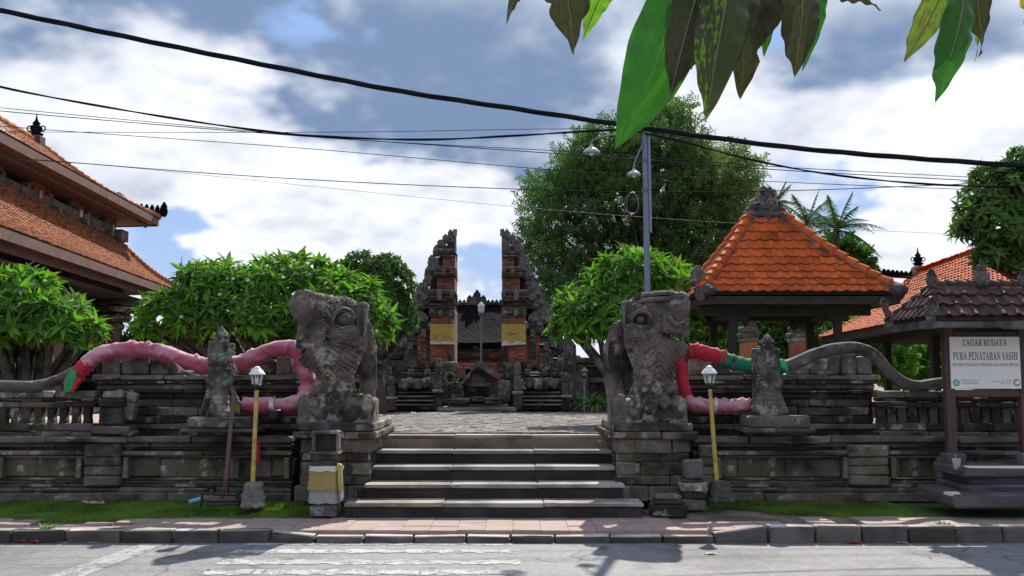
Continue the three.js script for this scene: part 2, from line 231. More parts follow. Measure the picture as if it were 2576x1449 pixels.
// ---------------------------------------------------------------- ground, road, pavement, kerb, steps
const yc = (d) => 0.93 - 0.16 * clamp((d - 14.5) / 15.5); // level of the temple court, falling gently to the gate
function sheet(xs, rows, uvs = 0.25) { // rows: [depth, height]; a strip of ground lying across x
  const tr = [], p = (x, r) => V(x, r[1] + (r[2] ? r[2] * fbm3(x * 0.7, r[0] * 0.9, 3, 3) : 0), -r[0]);
  for (let i = 0; i < rows.length - 1; i++) for (let j = 0; j < xs.length - 1; j++) { const a = p(xs[j], rows[i]), b = p(xs[j + 1], rows[i]), c = p(xs[j + 1], rows[i + 1]), d = p(xs[j], rows[i + 1]); tr.push([a, b, c], [a, c, d]); }
  return tint(boxUV(fromTris(tr), uvs), 1);
}
const span = (a, b, n) => Array.from({ length: n + 1 }, (_, i) => a + (b - a) * i / n);
R = rngOf(21);
structure(M('ground', sheet([-200, -60, -20, 20, 60, 200], [[-120, -0.16], [11.6, -0.16], [11.62, -0.035], [12.6, -0.035], [12.9, -0.01], [14.4, 0.03], [14.42, 0.88], [30, 0.73], [60, 0.73], [300, 0.73]]), Mt.dirt));
structure(M('road', sheet(span(-60, 60, 12), [[-30, -0.12], [0, -0.12], [11.5, -0.12]], 0.125), Mt.asphalt));
// worn paint of the crossing: bars lie along the road; the wear is in the outline and the flakes
const paintTex = tex(512, (u, v) => { const a = tf(u, v, 24, 5, 200), b = tf(u, v, 128, 2, 201); const w = sm(0.36, 0.55, 0.6 * a + 0.4 * b); return lerp3([0.23, 0.225, 0.225], [0.46, 0.45, 0.44], w); });
Mt.paint = mat({ map: paintTex, roughness: 1, specularIntensity: 0.2 });
{
  const cross = structure(new THREE.Group()); cross.name = numbered('road_crossing'); scene.add(cross);
  const bars = [[1357, 1362, 615, 1290], [1373, 1381, 582, 1299], [1398, 1408, 548, 1309], [1422, 1434, 508, 1320], [1447, 1463, 470, 1330], [1480, 1500, 430, 1342]];
  for (const [v0, v1, u0, u1] of bars) {
    const d0 = 1.87 * F / (v1 - HZ), d1 = 1.87 * F / (v0 - HZ), x0 = Xa(u0, d0), x1 = Xa(u1, d1), n = 110, tr = [];
    const up = [], lo = []; for (let i = 0; i <= n; i++) { const x = mix(x0, x1, i / n); up.push(V(x + (i ? 0 : 0.08), -0.116, -d1 + 0.05 * n3(x * 5, d1, 1) + 0.02 * n3(x * 31, d1, 2))); lo.push(V(x, -0.116, -d0 + 0.05 * n3(x * 5, d0, 5) + 0.02 * n3(x * 31, d0, 6))); }
    for (let i = 0; i < n; i++) if (n3(i * 0.22, d0 * 3, 9) < 0.88) tr.push([lo[i], lo[i + 1], up[i + 1]], [lo[i], up[i + 1], up[i]]);
    M('crossing_stripe', tint(boxUV(fromTris(tr), 0.5), 0.95), Mt.paint, cross);
  }
  const q = (u, v) => P(u, v, 1.87 * F / (v - HZ)).setY(-0.116), a = q(355, 1359), b = q(420, 1359), c = q(180, 1449), d = q(85, 1449);
  structure(M('stop_line', tint(boxUV(fromTris([[a, d, c], [a, c, b]]), 0.5), 0.75), Mt.paint));
}
{ // pavement of square terracotta slabs
  const pav = structure(new THREE.Group()); pav.name = numbered('pavement'); scene.add(pav);
  const g = []; for (let i = 0; i < 8; i++) g.push(blk(0.3225, 0.05, 0.3225, { c: 0.0025, j: 0.001, vary: 0.07, tint: [0.86, 0.84, 0.83] }));
  for (let r = 0; r < 4; r++) for (let x = -7.3; x < 8.2; x += 0.325) {
    const d = 11.78 + r * 0.325; if (r === 3 && (x < -2.4 || x > 2.0)) continue;
    if (x > 2.1 && x < 4.4 && r > (x < 2.9 ? 1 : 0) && R() < 0.85) continue; // broken up into soil
    if (x < -4.6 && x > -5.9 && r > 0 && R() < 0.5) continue;
    M('paving_slab', pick(g), Mt.paving, pav, [x, -0.025 + 0.02 * sm(1.5, 4, x) + rr(-0.004, 0.004), -d], [rr(-0.006, 0.006), Math.floor(R() * 4) * Math.PI / 2, rr(-0.006, 0.006)]);
  }
}
{ // kerb of single stones, dropped before the steps
  const k = structure(new THREE.Group()); k.name = numbered('kerb'); scene.add(k);
  let x = -7.4;
  while (x < 8.2) {
    const u = 1288 + x * F / 11.5, L = u > 1870 ? 0.535 : rr(0.5, 0.66), mid = x + L / 2;
    let top = mid < -3 ? 0.015 : mid < -2.2 ? mix(0.015, -0.045, (mid + 3) / 0.8) : mid < 2.1 ? -0.05 : mid < 2.9 ? mix(-0.045, 0.055, (mid - 2.1) / 0.8) : 0.06;
    const h = top + 0.2, tilt = (mid < -2.2 && mid > -3) ? -0.09 : (mid > 2.1 && mid < 2.9) ? 0.13 : rr(-0.012, 0.012);
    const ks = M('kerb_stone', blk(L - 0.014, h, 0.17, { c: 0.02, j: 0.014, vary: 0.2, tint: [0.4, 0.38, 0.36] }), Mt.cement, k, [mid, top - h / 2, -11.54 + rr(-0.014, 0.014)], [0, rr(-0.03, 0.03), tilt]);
    M('pale_top', blk(L - 0.03, 0.014, 0.165, { c: 0.006, j: 0.004, tint: [1.5, 1.47, 1.42], vary: 0.2 }), Mt.cement, ks, [0, h / 2 + 0.001, -0.004]);  // thin cap, paler than the stone below it
    x += L;
  }
}
{ // broad steps up to the court
  const st = T('stone_steps', 'five broad cement steps rising between the two serpent statues', 'steps', [-0.26, 0, -12.6]);
  const X = [[-2.12, 1.66], [-1.94, 1.48], [-1.95, 1.45], [-1.96, 1.44], [-1.98, 1.42]];
  for (let i = 0; i < 5; i++) {
    const d = 12.6 + 0.465 * i, y = 0.186 * (i + 1), [a, b] = X[i], n = 3, w = (b - a) / n, back = i < 4 ? 0.5 : 0.32;
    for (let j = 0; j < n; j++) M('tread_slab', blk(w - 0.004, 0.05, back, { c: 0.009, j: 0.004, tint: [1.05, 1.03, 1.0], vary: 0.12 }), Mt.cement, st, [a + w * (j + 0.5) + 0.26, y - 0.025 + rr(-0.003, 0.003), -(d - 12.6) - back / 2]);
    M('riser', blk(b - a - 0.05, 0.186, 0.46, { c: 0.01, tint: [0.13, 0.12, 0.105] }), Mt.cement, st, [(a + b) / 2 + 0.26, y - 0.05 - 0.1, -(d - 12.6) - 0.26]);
  }
}
// ---------------------------------------------------------------- stone walls laid in courses
function courses(parent, x0, x1, zf, depth, list, o = {}) {
  const d = o.refD ?? -zf;
  for (const [v0, v1, proj, l0, l1, m, t, miss] of list) {
    const y1 = Ya(v0, d), y0 = Ya(v1, d), h = y1 - y0;
    let x = x0 - (o.ends ? proj : 0); const xe = x1 + (o.ends ? proj : 0);
    while (x < xe - 0.03) {
      let L = rr(l0, l1) * 1.25; if (xe - x - L < l0 * 0.5) L = xe - x;
      if (!(miss && R() < miss)) M('stone_block', blk(L - 0.004, h - 0.004, 0.3, { c: Math.min(0.016, h / 5), j: Math.min(0.008, h / 8), tint: t ?? [1, 1, 1], vary: 0.16, world: [x + L / 2, (y0 + y1) / 2] }), m ?? Mt.stone, parent, [x + L / 2 - parent.position.x, (y0 + y1) / 2 - parent.position.y + rr(-0.003, 0.003), zf + proj - 0.15 + rr(-0.012, 0.008) - parent.position.z], [rr(-0.008, 0.008), rr(-0.012, 0.012), rr(-0.006, 0.006)]);
      x += L;
    }
  }
  const ys = list.flatMap((c) => [Ya(c[0], d), Ya(c[1], d)]), lo = Math.min(...ys), hi = Math.max(...ys);
  M('wall_core', tint(boxUV(new THREE.BoxGeometry(x1 - x0, hi - lo - 0.02, depth - 0.1)), 0.5), Mt.brown, parent, [(x0 + x1) / 2 - parent.position.x, (lo + hi) / 2 - 0.012 - parent.position.y, zf - 0.08 - depth / 2 - parent.position.z]);
}
const DK = [0.62, 0.58, 0.55], LT = [1.35, 1.3, 1.25], RD = [1.15, 0.9, 0.82];
function lowerWall(name, label, u0, u1, pillars, frames) {
  const t = T(name, label, 'wall', [Xa((u0 + u1) / 2, 14), 0.05, -14]), x0 = Xa(u0, 14), x1 = Xa(u1, 14);
  courses(t, x0, x1, -14, 0.5, [
    [1097, 1113, 0.13, 0.5, 1.1, Mt.stone, [1.1, 1.1, 1.05]], [1113, 1124, 0.05, 0.9, 1.8, Mt.stone, DK], [1124, 1133, -0.02, 1.2, 2.0, Mt.brown, DK], [1133, 1145, 0.09, 1.2, 2.2, Mt.stone], [1145, 1152, 0.05, 1.4, 2.4, Mt.brown],
    [1152, 1201, -0.05, 0.5, 0.95, Mt.stone, [1.25, 1.2, 1.15]], [1201, 1207, 0.05, 1.4, 2.4, Mt.brown, RD], [1207, 1216, 0.01, 1.0, 1.9, Mt.stone], [1216, 1225, 0.06, 1.0, 1.8, Mt.brown],
    [1225, 1237, 0.09, 0.5, 1.1, Mt.stone], [1237, 1260, 0.16, 0.5, 1.1, Mt.stone, [1.05, 1.05, 1]]]);
  for (const u of frames) { const y1 = Ya(1150, 14), y0 = Ya(1203, 14), x = Xa(u, 14); M('panel_frame', blk(0.075, y1 - y0, 0.14, { c: 0.012, j: 0.006, tint: LT, world: [x, y0] }), Mt.stone, t, [x - t.position.x, (y0 + y1) / 2 - 0.05, 0.02]); }
  for (const [a, b] of pillars) {
    const p0 = Xa(a, 13.9), p1 = Xa(b, 13.9), tops = [1118, 1150, 1172, 1196, 1222];
    for (let i = 0; i < 4; i++) { const y1 = Ya(tops[i], 13.9), y0 = Ya(tops[i + 1], 13.9); M('pillar_block', blk(p1 - p0, y1 - y0 - 0.006, 0.24, { c: 0.02, j: 0.008, tint: LT, world: [p0, y0] }), Mt.stone, t, [(p0 + p1) / 2 - t.position.x, (y0 + y1) / 2 - 0.05, 0.03 + rr(-0.008, 0.008)]); }
  }
  return t;
}
R = rngOf(31);
lowerWall('retaining_wall', 'mossy dark stone retaining wall left of the steps with moulded panels', -70, 742, [[222, 312]], [16, 212, 328, 592, 604, 730]);
lowerWall('retaining_wall', 'mossy dark stone retaining wall right of the steps behind the leaning lamp', 1738, 2660, [[2128, 2226], [1752, 1790]], [1800, 2118, 2236, 2350]);
// parapets that carry the serpents' tails
function parapet(label, u0, u1, crest) {
  const D = 14.32, t = T('parapet_wall', label, 'wall', [Xa((u0 + u1) / 2, D), 0.93, -D]);
  courses(t, Xa(u0, D), Xa(u1, D), -D, 0.42, [
    [943, 956, 0.07, 0.25, 0.6, Mt.stone, [1.3, 1.35, 1.25]], [956, 966, 0.04, 0.6, 1.3, Mt.brown], [966, 980, 0.0, 0.6, 1.3, Mt.stone, DK], [980, 988, 0.04, 0.8, 1.5, Mt.brown], [988, 1003, -0.02, 0.6, 1.2, Mt.brown, DK],
    [1003, 1024, -0.06, 0.3, 0.6, Mt.grey, DK], [1024, 1046, -0.06, 0.3, 0.6, Mt.stone], [1046, 1066, -0.02, 0.4, 0.8, Mt.brown, DK], [1066, 1080, 0.05, 0.35, 0.8, Mt.stone], [1080, 1099, 0.02, 0.4, 0.8, Mt.brown, DK]], { ends: true });
  for (const [a, b, v0, v1] of crest) { const x0 = Xa(a, D), x1 = Xa(b, D), y1 = Ya(v0, D), y0 = Ya(v1, D); M('crest_stone', blk(x1 - x0 - 0.01, y1 - y0, 0.3, { c: 0.025, j: 0.012, tint: [1.25, 1.3, 1.15] }), Mt.grey, t, [(x0 + x1) / 2 - t.position.x, (y0 + y1) / 2 - 0.93, -0.17 + rr(-0.02, 0.02)], [0, rr(-0.03, 0.03), rr(-0.02, 0.02)]); }
  return t;
}
parapet('stepped dark parapet left of the steps under the long pink cloth', 246, 762, [[254, 300, 898, 944], [300, 332, 892, 944], [332, 372, 890, 944], [372, 420, 900, 944], [420, 448, 912, 944], [448, 500, 932, 944], [590, 640, 925, 944], [640, 690, 905, 944], [690, 730, 896, 944], [730, 760, 905, 944]]);
parapet('stepped dark parapet right of the steps under the green and red cloth', 1732, 2200, [[1738, 1790, 885, 944], [1790, 1840, 905, 944], [1840, 1900, 930, 944], [1990, 2040, 922, 944], [2040, 2085, 902, 944], [2085, 2118, 890, 944], [2118, 2158, 886, 944], [2158, 2196, 896, 944]]);
// balustrades
function balustrade(label, u0, u1, step, gap) {
  const D = 14.2, t = T('balustrade', label, 'balustrade', [Xa((u0 + u1) / 2, D), 0.93, -D]), x0 = Xa(u0, D), x1 = Xa(u1, D), px = t.position.x;
  const row = (v0, v1, z, l0, l1, m, tn) => { let x = x0; const y1 = Ya(v0, D), y0 = Ya(v1, D); while (x < x1 - 0.02) { let L = rr(l0, l1); if (x1 - x - L < 0.2) L = x1 - x; M('rail_stone', blk(L - 0.006, y1 - y0 - 0.005, z, { c: 0.016, j: 0.008, tint: tn, vary: 0.3 }), m, t, [x + L / 2 - px, (y0 + y1) / 2 - 0.93, rr(-0.01, 0.01)], [0, rr(-0.01, 0.01), rr(-0.008, 0.008)]); x += L; } };
  row(983, 1001, 0.24, 0.3, 0.7, Mt.stone, [0.9, 0.9, 0.85]); row(1001, 1010, 0.2, 0.4, 0.8, Mt.brown, DK); row(1010, 1025, 0.24, 0.4, 0.9, Mt.brown, [1, 1, 1]);
  row(1064, 1084, 0.26, 0.4, 0.9, Mt.brown, [0.9, 0.9, 0.9]); row(1084, 1099, 0.3, 0.4, 0.9, Mt.stone, DK);
  const w = step * D / F, g = gap * D / F, H = Ya(1025, D) - Ya(1064, D), s = new THREE.Shape(), a = (w - g) / 2, b = a * 0.82;
  s.moveTo(-a, 0); s.lineTo(a, 0); s.lineTo(a, H * 0.16); s.lineTo(b, H * 0.3); s.lineTo(b * 1.02, H * 0.62); s.lineTo(a * 0.98, H * 0.82); s.lineTo(a, H); s.lineTo(-a, H); s.lineTo(-a * 1.05, H * 0.7); s.lineTo(-b, H * 0.28); s.lineTo(-a, H * 0.14); s.closePath();
  for (let x = x0 + w / 2; x < x1 - w * 0.3; x += w) { const e = tint(boxUV(new THREE.ExtrudeGeometry(s, { depth: 0.1, bevelEnabled: true, bevelSize: 0.006, bevelThickness: 0.008, bevelSegments: 1 }), 0.5, R(), R()), rr(0.8, 1.25)); M('baluster', e, Mt.brown, t, [x - px, Ya(1064, D) - 0.93, -0.05 + rr(-0.01, 0.01)], [0, 0, rr(-0.02, 0.02)]); }
}
balustrade('dark stone balustrade at the left edge with pale gaps between balusters', -60, 248, 30, 13.5);
balustrade('dark stone balustrade behind the sign shelter with narrow bright gaps', 2198, 2640, 26, 7.5);
{ // pillar with broken stones at the end of the left balustrade
  const t = T('broken_pillar', 'short stone pillar with broken leaning slabs at the end of the left balustrade', 'pillar', P(292, 1090, 13.98));
  const px = 13.98 / F, b = (u, v, w, h, z, m, rz = 0, tn) => M('stone_block', blk(w * px, h * px, z, { c: 0.02, j: 0.01, tint: tn }), m, t, [(u - 292) * px, (1090 - v) * px, 0], [0, rr(-0.05, 0.05), rz]);
  b(290, 1080, 90, 20, 0.36, Mt.brown); b(288, 1048, 58, 42, 0.3, Mt.grey, 0, DK); b(287, 1015, 64, 22, 0.32, Mt.brown, 0, DK); b(288, 995, 50, 18, 0.26, Mt.stone); b(328, 1035, 20, 44, 0.16, Mt.grey, -0.16); b(331, 1000, 24, 22, 0.14, Mt.stone, -0.2, LT); b(318, 1025, 12, 38, 0.12, Mt.stone, -0.22, LT); b(318, 1088, 44, 12, 0.3, Mt.stone, -0.1, LT);
}
// pedestals of the serpents
function pedestal(label, u0, u1, side) {
  const D = 13.35, xa = Xa(u0, D), xb = Xa(u1, D), t = T('statue_pedestal', label, 'pedestal', [(xa + xb) / 2, 0.05, -14.3]);
  const L = [[1064, 1086, 0.03, 0.4, 0.8, Mt.grey], [1086, 1104, 0.09, 0.5, 0.9, Mt.brown], [1104, 1140, 0.0, 0.34, 0.66, Mt.brown], [1140, 1162, -0.02, 0.3, 0.6, Mt.stone], [1162, 1196, -0.01, 0.26, 0.55, Mt.stone], [1196, 1222, 0.0, 0.3, 0.6, Mt.brown], [1222, 1262, 0.06, 0.35, 0.7, Mt.stone]];
  courses(t, xa, xb, -D, 2.0, L, { refD: D, ends: true });
  for (const [v0, v1, pr, , , m] of L) { // the flank along the steps
    const y1 = Ya(v0, D), y0 = Ya(v1, D); let z = -D + pr;
    while (z > -15.1) { const l = rr(0.3, 0.6); M('stone_block', blk(0.26, y1 - y0 - 0.006, l - 0.006, { c: 0.016, j: 0.006, tint: [1.5, 1.5, 1.3], vary: 0.2 }), m, t, [(side > 0 ? xb + pr - 0.13 : xa - pr + 0.13) - t.position.x + side * rr(0, 0.02), (y0 + y1) / 2 - 0.05, z - l / 2 - t.position.z]); z -= l; }
  }
  return t;
}
pedestal('stone pedestal under the left serpent statue beside the offering stand', 760, 934, 1);
pedestal('stone pedestal under the right serpent statue beside the leaning lamp', 1548, 1735, -1);
structure(M('court_lawn', sheet(span(3.2, 16, 20), [[15.2, 0.955, 0.02], [20, 0.91, 0.02], [29, 0.80, 0.02]], 0.5), Mt.lawn));
structure(M('court_path', sheet(span(-16, -5.2, 10), [[15.2, 0.95], [20, 0.895], [29, 0.785]], 0.5), Mt.paving));
{ // paving of the court: single setts near the steps, joined farther back
  const c = structure(new THREE.Group()); c.name = numbered('court_paving'); scene.add(c);
  const g = []; for (let i = 0; i < 10; i++) g.push(blk(0.232, 0.05, 0.152, { c: 0.006, j: 0.005, vary: 0.3, tint: [0.44, 0.49, 0.52] }));
  let n = 0; const rest = [];
  for (let d = 14.86, r = 0; d < 27.6; d += 0.16, r++) for (let x = -3.1 + (r % 2) * 0.12; x < 2.9; x += 0.24) {
    if (d < 15.3 && (x < -1.9 || x > 1.35)) continue; if (R() < 0.012) continue;
    const p = [x + rr(-0.006, 0.006), yc(d) + 0.002 + rr(-0.008, 0.008), -d], rot = [rr(-0.02, 0.02), rr(-0.03, 0.03), rr(-0.02, 0.02)], geo = pick(g);
    if (n < 290) { M('paving_stone', geo, Mt.paving, c, p, rot); n++; } else rest.push(new THREE.Matrix4().compose(V(...p), new THREE.Quaternion().setFromEuler(new THREE.Euler(...rot)), V(1, 1, 1)));
  }
  const im = new THREE.InstancedMesh(g[0], Mt.paving, rest.length); im.name = 'far_paving_stones'; rest.forEach((m, i) => { im.setMatrixAt(i, m); const q = rr(0.7, 1.25); im.setColorAt(i, new THREE.Color(q, q, q)); }); stuff(im); im.receiveShadow = true; c.add(im);
}
// ---------------------------------------------------------------- carved figures
const carve = (x, y, z, s, f) => s * (Math.abs(n3(x * f, y * f, z * f)) * 1.6 - 0.5 + 0.5 * n3(x * f * 2.3, y * f * 2.3, z * f * 2.3));
const K = 1 / F;
// head and neck of a serpent, in picture units about its base centre; k: which way it looks, h: the places of its features
function serpent(h) {
  const f = (x, y, z) => {
    let d = 1e9;
    for (const p of h.prims) {
      const k = p[p.length - 1];
      if (p[0] === 'e') d = smin(d, sEll(x, y, z, p[1], p[2]), k);
      else if (p[0] === 'c') d = smin(d, sCap(x, y, z, p[1], p[2], p[3], p[4]), k);
      else if (p[0] === 'b') { const q = p[4], c = p[1], dx = x - c[0], dy = y - c[1]; d = smin(d, sBox(dx * Math.cos(q) + dy * Math.sin(q), dy * Math.cos(q) - dx * Math.sin(q), z - c[2], [0, 0, 0], p[2], p[3]), k); }
      else if (p[0] === 'x') { const e = -sCap(x, y, z, p[1], p[2], p[3], p[4]); d = -smin(-d, -e, k); }
    }
    const M0 = h.mouthY, face = sm(M0, M0 + 16, y);
    const ed = Math.hypot(x - h.eye[0], y - h.eye[1], (z - 50) * 0.6); d += carve(x, y, z, 3.6, 0.085) * sm(18, 36, ed) * face * h.rough(x, y, z) + carve(x, y, z, 1.3, 0.21);
    const th = sm(M0 - 4, M0 - 18, y) * sm(96, 118, y) * sm(-20, 10, z), w = (y + Math.abs(x - h.vx) * 0.95) * 0.2 + 0.6 * n3(x * 0.02, y * 0.02, z * 0.02);
    d += th * (4.2 * (0.45 - Math.abs(Math.sin(w))));
    if (z < 6) d += 2.6 * (0.5 - Math.abs(Math.sin(x * 0.17 + n3(x * 0.012, y * 0.012, 1) * 2))) * sm(6, -20, z) * sm(70, 90, y);
    let b = sBox(x, y, z, [0, 30, -6], [94, 33, 62], 8);
    for (const q of h.lobes) { const rr0 = Math.hypot((x - q[0]) / q[3], (y - q[1]) / q[4]); b = smin(b, sEll(x, y, z, [q[0], q[1], q[2] - 4 + 0.0], [q[3], q[4], q[5] ?? 11]), 2); if (rr0 < 1.5) b += 1.5 * Math.cos(rr0 * 6.0) * sm(30, 50, z); }
    b += carve(x, y, z, 1.5, 0.1);
    return smin(d, b, 5);
  };
  return nets(f, [h.lo, -6, -112], [h.hi, h.top, 128], 2.9);
}
// places in (u - u0, 1066 - v, towards the viewer)
const left = {
  eye3: [21, 257, 56, 17], lids: [[[[-6, 256, 64], [2, 274, 70], [20, 282, 72], [38, 276, 62], [48, 262, 52]], 6.5], [[[0, 244, 66], [18, 236, 70], [38, 242, 60]], 4.5], [[[-36, 304, 64], [-22, 284, 66], [-10, 262, 66]], 6]], earP: [57, 238, 10, 15, 66, 22, -0.04],
  eye: [21, 257], mouthY: 196, vx: -16, lo: -122, hi: 122, top: 350, rough: (x, y, z) => (x < -40 ? 0.25 : 1),
  prims: [['c', [12, 206, -8], [-10, 116, 4], 56, 44, 8], ['c', [-10, 116, 4], [-6, 60, 0], 44, 56, 8], ['e', [4, 274, 0], [50, 46, 50], 10], ['c', [-78, 292, 74], [-26, 286, 26], 35, 36, 6], ['e', [-80, 288, 104], [24, 38, 14], 1.5], ['c', [-66, 318, 92], [-40, 308, 62], 12, 12, 3], ['b', [-50, 222, 54], [27, 38, 26], 10, -0.06, 2], ['b', [-82, 224, 60], [10, 40, 22], 7, -0.06, 2], ['x', [-36, 262, 100], [-18, 214, 84], 5, 6, 3],
    ['e', [16, 224, 42], [42, 30, 30], 4], ['e', [42, 208, 34], [20, 20, 20], 4], ['e', [-14, 250, 52], [16, 22, 16], 4], ['c', [-34, 300, 54], [-8, 268, 54], 9, 8, 4],
    ['x', [20, 258, 62], [20, 258, 50], 25, 24, 2],
    ['e', [-22, 162, 42], [66, 36, 44], 8], ['c', [-18, 160, 36], [-4, 112, 22], 46, 40, 8], ['x', [-74, 189, 108], [-8, 194, 88], 7, 7, 3], ['x', [-8, 194, 84], [54, 204, 52], 6.5, 4, 3],
    ['x', [42, 300, 36], [43, 190, 36], 6, 6, 2], ['c', [52, 240, -30], [64, 190, -50], 26, 24, 5], ['c', [64, 190, -50], [66, 110, -58], 24, 21, 2], ['c', [66, 110, -58], [60, 20, -54], 21, 20, 2]],
  lobes: [[-40, 92, 40, 20, 22], [-10, 104, 50, 22, 22], [20, 92, 42, 20, 22], [-72, 46, 50, 24, 34], [-34, 40, 58, 26, 32], [6, 52, 62, 24, 28], [42, 40, 58, 26, 32], [78, 44, 48, 22, 32]],
};
const right = {
  eye3: [-20, 257, 54, 11.5], lids: [[[[-44, 258, 52], [-36, 272, 60], [-20, 280, 66], [-4, 274, 70], [6, 260, 70]], 6], [[[-36, 246, 60], [-20, 238, 66], [-4, 242, 70]], 4], [[[-30, 300, 54], [4, 306, 74], [50, 308, 92]], 6], [[[-20, 316, 44], [20, 322, 64], [60, 322, 84]], 6], [[[36, 288, 98], [44, 262, 98], [62, 244, 98], [84, 256, 92]], 5]], earP: [-46, 242, 14, 16, 66, 20, 0.03],
  eye: [-20, 257], mouthY: 214, vx: 20, lo: -124, hi: 124, top: 346, rough: (x, y, z) => (x > 48 && y > 268 ? 0.3 : 1),
  prims: [['c', [4, 206, -6], [22, 116, 4], 58, 46, 8], ['c', [22, 116, 4], [10, 60, 0], 46, 56, 8], ['e', [-6, 276, 2], [50, 48, 50], 10], ['c', [14, 282, 30], [66, 288, 58], 42, 36, 8], ['b', [76, 294, 66], [24, 32, 26], 21, 0, 4], ['b', [56, 250, 64], [26, 28, 26], 9, 0, 3], ['b', [86, 246, 56], [10, 32, 24], 6, 0.05, 3],
    ['e', [-20, 230, 40], [40, 26, 26], 5], ['e', [24, 246, 62], [14, 26, 14], 3], ['e', [12, 226, 60], [20, 14, 14], 3], ['e', [58, 284, 92], [6, 7, 6], 2], ['e', [92, 282, 86], [6, 7, 6], 2],
    ['x', [-21, 258, 60], [-21, 258, 50], 18, 18, 2], ['c', [-46, 266, 44], [-20, 280, 56], 6, 7, 2], ['c', [-20, 280, 56], [10, 266, 64], 7, 6, 2], ['c', [-40, 242, 52], [-4, 240, 62], 4, 5, 2],
    ['c', [-20, 312, 30], [56, 322, 62], 14, 10, 4], ['c', [-10, 304, 44], [50, 308, 76], 7, 6, 2], ['c', [-24, 296, 50], [20, 294, 66], 6, 6, 2],
    ['e', [40, 186, 42], [56, 30, 42], 8], ['c', [26, 176, 38], [6, 116, 22], 48, 40, 8], ['x', [112, 211, 104], [20, 212, 88], 8, 7.5, 3], ['x', [20, 212, 88], [-30, 210, 54], 7.5, 4, 3],
    ['x', [-28, 306, 44], [-30, 200, 40], 6, 6, 2], ['c', [-58, 236, -32], [-78, 190, -50], 26, 25, 5], ['c', [-78, 190, -50], [-80, 110, -60], 25, 22, 2], ['c', [-80, 110, -60], [-68, 20, -56], 22, 21, 2]],
  lobes: [[-12, 92, 42, 22, 22], [22, 104, 52, 26, 24], [52, 92, 42, 20, 22], [-72, 44, 50, 22, 34], [-36, 40, 58, 24, 30], [2, 48, 62, 22, 26], [36, 54, 62, 17, 22], [70, 42, 52, 24, 32]],
};
function nagaStatue(h, u0, label, tails, sd) {
  R = rngOf(sd);
  const D = 13.75, t = T('serpent_statue', label, 'statue', P(u0, 1066, D));
  const g = serpent(h); g.scale(D * K, D * K, D * K); g.translate(0, 0, -0.08);
  M('head_and_neck', tint(boxUV(g, 0.62, 0.3, 0.1), 1.02, 0.93, 0.87), Mt.grey, t);
  const q = D * K, [ex, ey, ez, er] = h.eye3; M('eye', tint(boxUV(new THREE.SphereGeometry(er * q, 20, 14), 0.6), 0.62, 0.56, 0.54), Mt.grey, t, [ex * q, ey * q, ez * q - 0.08]);
  for (const [p, r] of h.lids) M('eye_lid', tint(boxUV(sweep(p.map(([x, y, z]) => V(x * q, y * q, z * q - 0.08)), (s2) => r * q * (0.55 + 0.45 * Math.sin(s2 * 3.14)), 24, 9), 0.6), 1.15, 1.1, 1.0), Mt.grey, t);
  { const [cx, cy, cz, w, hh, dd, a] = h.earP, g2 = nets((x, y, z) => { let e = sBox(x, y, z, [0, 0, 0], [w * (0.75 + 0.25 * y / hh), hh, dd], w * 0.6); e = Math.max(e, -sEll(x, y, z, [0, hh * 0.2, dd * 1.1], [w * 0.5, hh * 0.7, dd * 0.7])); return e + 0.8 * n3(x * 0.15, y * 0.1, z * 0.15); }, [-w - 4, -hh - 4, -dd - 4], [w + 4, hh + 4, dd + 4], 2.6); g2.scale(q, q, q); M('ear', tint(boxUV(g2, 0.62), 1.0, 0.92, 0.86), Mt.grey, t, [cx * q, cy * q, cz * q - 0.08], [0, 0, a]); }
  for (const tl of tails) {
    const pts = tl.p.map(([u, v, d]) => P(u, v, d).sub(t.position)), r0 = tl.r * 14.2 * K;
    M('tail', tint(boxUV(sweep(pts, (s, a) => r0 * (1 - (tl.taper ?? 0) * s) * (1 + 0.05 * n3(s * 30, Math.cos(a), Math.sin(a)) + 0.03 * Math.sin(a * 2 + s * 9)), tl.n ?? 60, 14), 0.5, R(), R()), 0.92), Mt.grey, t);
  }
  return t;
}
nagaStatue(left, 848, 'weathered stone serpent statue with raised snout left of the steps', [
  { p: [[800, 985, 14.1], [776, 960, 14.1], [762, 910, 14.1], [735, 880, 14.1], [680, 886, 14.12], [620, 912, 14.1], [545, 926, 14.05], [480, 915, 14.1], [400, 890, 14.15], [320, 884, 14.15], [255, 895, 14.15], [200, 930, 14.12], [150, 956, 14.1], [90, 972, 14.1], [30, 972, 14.1], [-80, 966, 14.1]], r: 15, n: 160 },
  { p: [[800, 1010, 13.95], [770, 1012, 13.95], [720, 1020, 13.95], [640, 1022, 13.95], [600, 1024, 13.95]], r: 15, n: 40 }], 41);
nagaStatue(right, 1630, 'weathered stone serpent statue with blunt snout right of the steps', [
  { p: [[1700, 900, 14.15], [1740, 886, 14.12], [1800, 896, 14.12], [1860, 915, 14.1], [1930, 926, 14.1], [1985, 919, 14.1], [2045, 894, 14.12], [2104, 878, 14.12], [2160, 877, 14.12], [2202, 897, 14.1], [2233, 934, 14.08], [2270, 962, 14.08], [2309, 972, 14.08], [2368, 964, 14.08], [2480, 966, 14.08], [2640, 970, 14.08]], r: 16, n: 120, taper: 0.12 },
  { p: [[1690, 905, 14.1], [1712, 950, 14.0], [1726, 1000, 13.95], [1760, 1020, 13.93], [1830, 1020, 13.93], [1910, 1018, 13.93]], r: 15, n: 60 }], 42);
